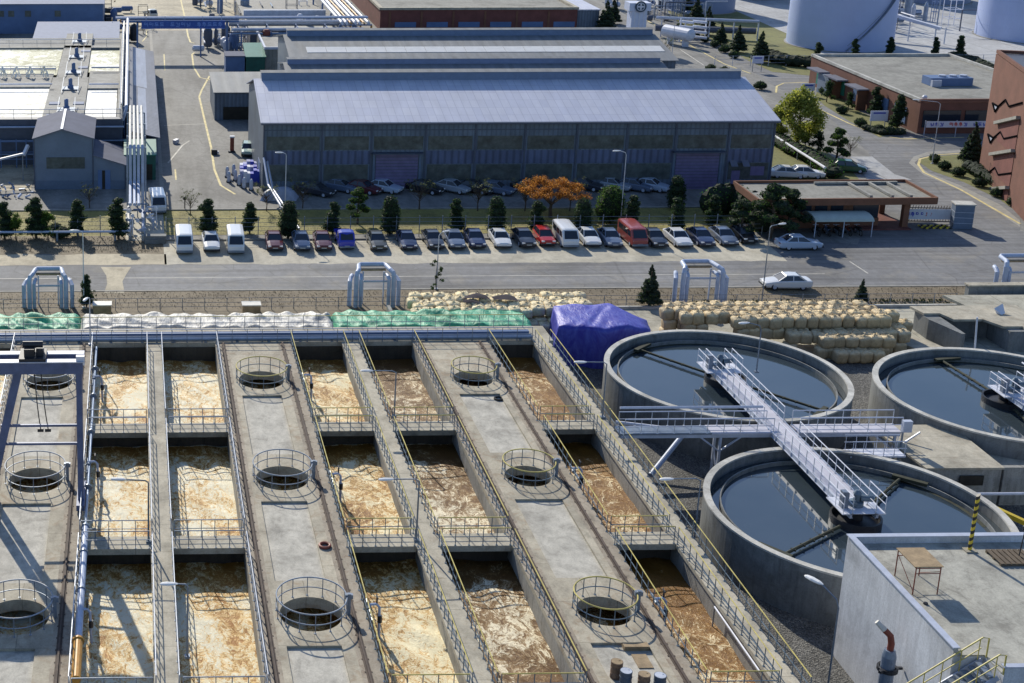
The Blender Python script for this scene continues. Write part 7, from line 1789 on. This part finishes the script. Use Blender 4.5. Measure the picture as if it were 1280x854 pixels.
# ---------------------------------------------------------------- fences
def fence(p, q, h, sp, label, m='rail_grey', wires=(.35, .9, 1.5, 2.0), pr=.05, nm='mesh_fence'):
    p, q = Vector(p), Vector(q); t = thing(nm, p, label, 'fence'); n = int((q - p).length / sp)
    me = MB().tube([(0, 0, 0), (0, 0, h)], pr, 6).mesh('post', m)
    for i in range(min(n, 98) + 1):
        o = bpy.data.objects.new('post', me); COL.objects.link(o); o.parent = t; o.location = (q - p) * (i / n)
    for z in wires: MB().tube([p + Vector((0, 0, z)), q + Vector((0, 0, z))], .02, 4).build('wire', m, t)
    return t
fence((3.3, 147.4, 0), (66, 147.4, 0), 2.3, 2.35, 'wire fence between the lawn and the parked cars', wires=(.3, .75, 1.2, 1.65, 2.1))
fence((-60, 148.0, 0), (-1.2, 148.0, 0), 2.3, 2.35, 'wire fence along the left lawn behind the silver pipe', wires=(.3, .75, 1.2, 1.65, 2.1))
fence((-30, 126.0, 0), (75, 126.0, 0), 1.15, 2.0, 'low dark fence along the verge above the bags', wires=(.3, .7, 1.12), pr=.035)
fence((96, 239, 0), (150, 239.5, 0), 1.8, 3.0, 'thin pale fence around the storage tank yard', 'steel_light', wires=(.6, 1.2, 1.75))
struct('kerb', MB().box(33, 125.31, 0, 75.0, 125.6, .28), 'rim_concrete')
# ================================================================ LIGHT, SKY, CAMERA
w = bpy.data.worlds.new('World'); SC.world = w; w.use_nodes = True
nt = w.node_tree; nt.nodes.clear()
sk = nt.nodes.new('ShaderNodeTexSky'); sk.sky_type = 'NISHITA'; sk.sun_disc = False
SUN_EL = R(31); SUN_AZ = math.atan2(-.25, .97)      # compass style, from +Y towards +X
sk.sun_elevation = SUN_EL; sk.sun_rotation = SUN_AZ; sk.air_density = 1.2; sk.dust_density = .6; sk.ozone_density = 2.5
bg = nt.nodes.new('ShaderNodeBackground'); bg.inputs[1].default_value = .12
out = nt.nodes.new('ShaderNodeOutputWorld'); tn = nt.nodes.new('ShaderNodeMix'); tn.data_type = 'RGBA'; tn.blend_type = 'MULTIPLY'; tn.inputs[0].default_value = 1; tn.inputs[7].default_value = (.90, .97, 1.12, 1)
nt.links.new(sk.outputs[0], tn.inputs[6]); nt.links.new(tn.outputs[2], bg.inputs[0]); nt.links.new(bg.outputs[0], out.inputs[0])
sl = bpy.data.lights.new('sun', 'SUN'); sl.energy = 5.0; sl.angle = R(.5); sl.color = (1.0, .925, .78)
so = bpy.data.objects.new('sun', sl); COL.objects.link(so)
d = Vector((math.sin(SUN_AZ) * math.cos(SUN_EL), math.cos(SUN_AZ) * math.cos(SUN_EL), math.sin(SUN_EL)))
so.rotation_euler = d.to_track_quat('Z', 'Y').to_euler(); so.location = (0, 80, 120)
cd = bpy.data.cameras.new('camera'); co = bpy.data.objects.new('camera', cd); COL.objects.link(co); SC.camera = co
cd.sensor_fit = 'HORIZONTAL'; cd.sensor_width = 36; cd.lens = F / 1280 * 36
cd.shift_x = (640 - CX) / 1280; cd.shift_y = -(427 - CY) / 1280
cd.clip_start = 1; cd.clip_end = 6000
co.location = (0, 0, HC); co.rotation_euler = (R(90) - TH, 0, -YAW)
SC.view_settings.view_transform = 'Standard'; SC.view_settings.look = 'None'; SC.view_settings.exposure = 0
SC.render.resolution_x = 1024; SC.render.resolution_y = 683
SC.cycles.max_bounces = 6; SC.cycles.caustics_reflective = False; SC.cycles.caustics_refractive = False
SC.cycles.use_denoising = True
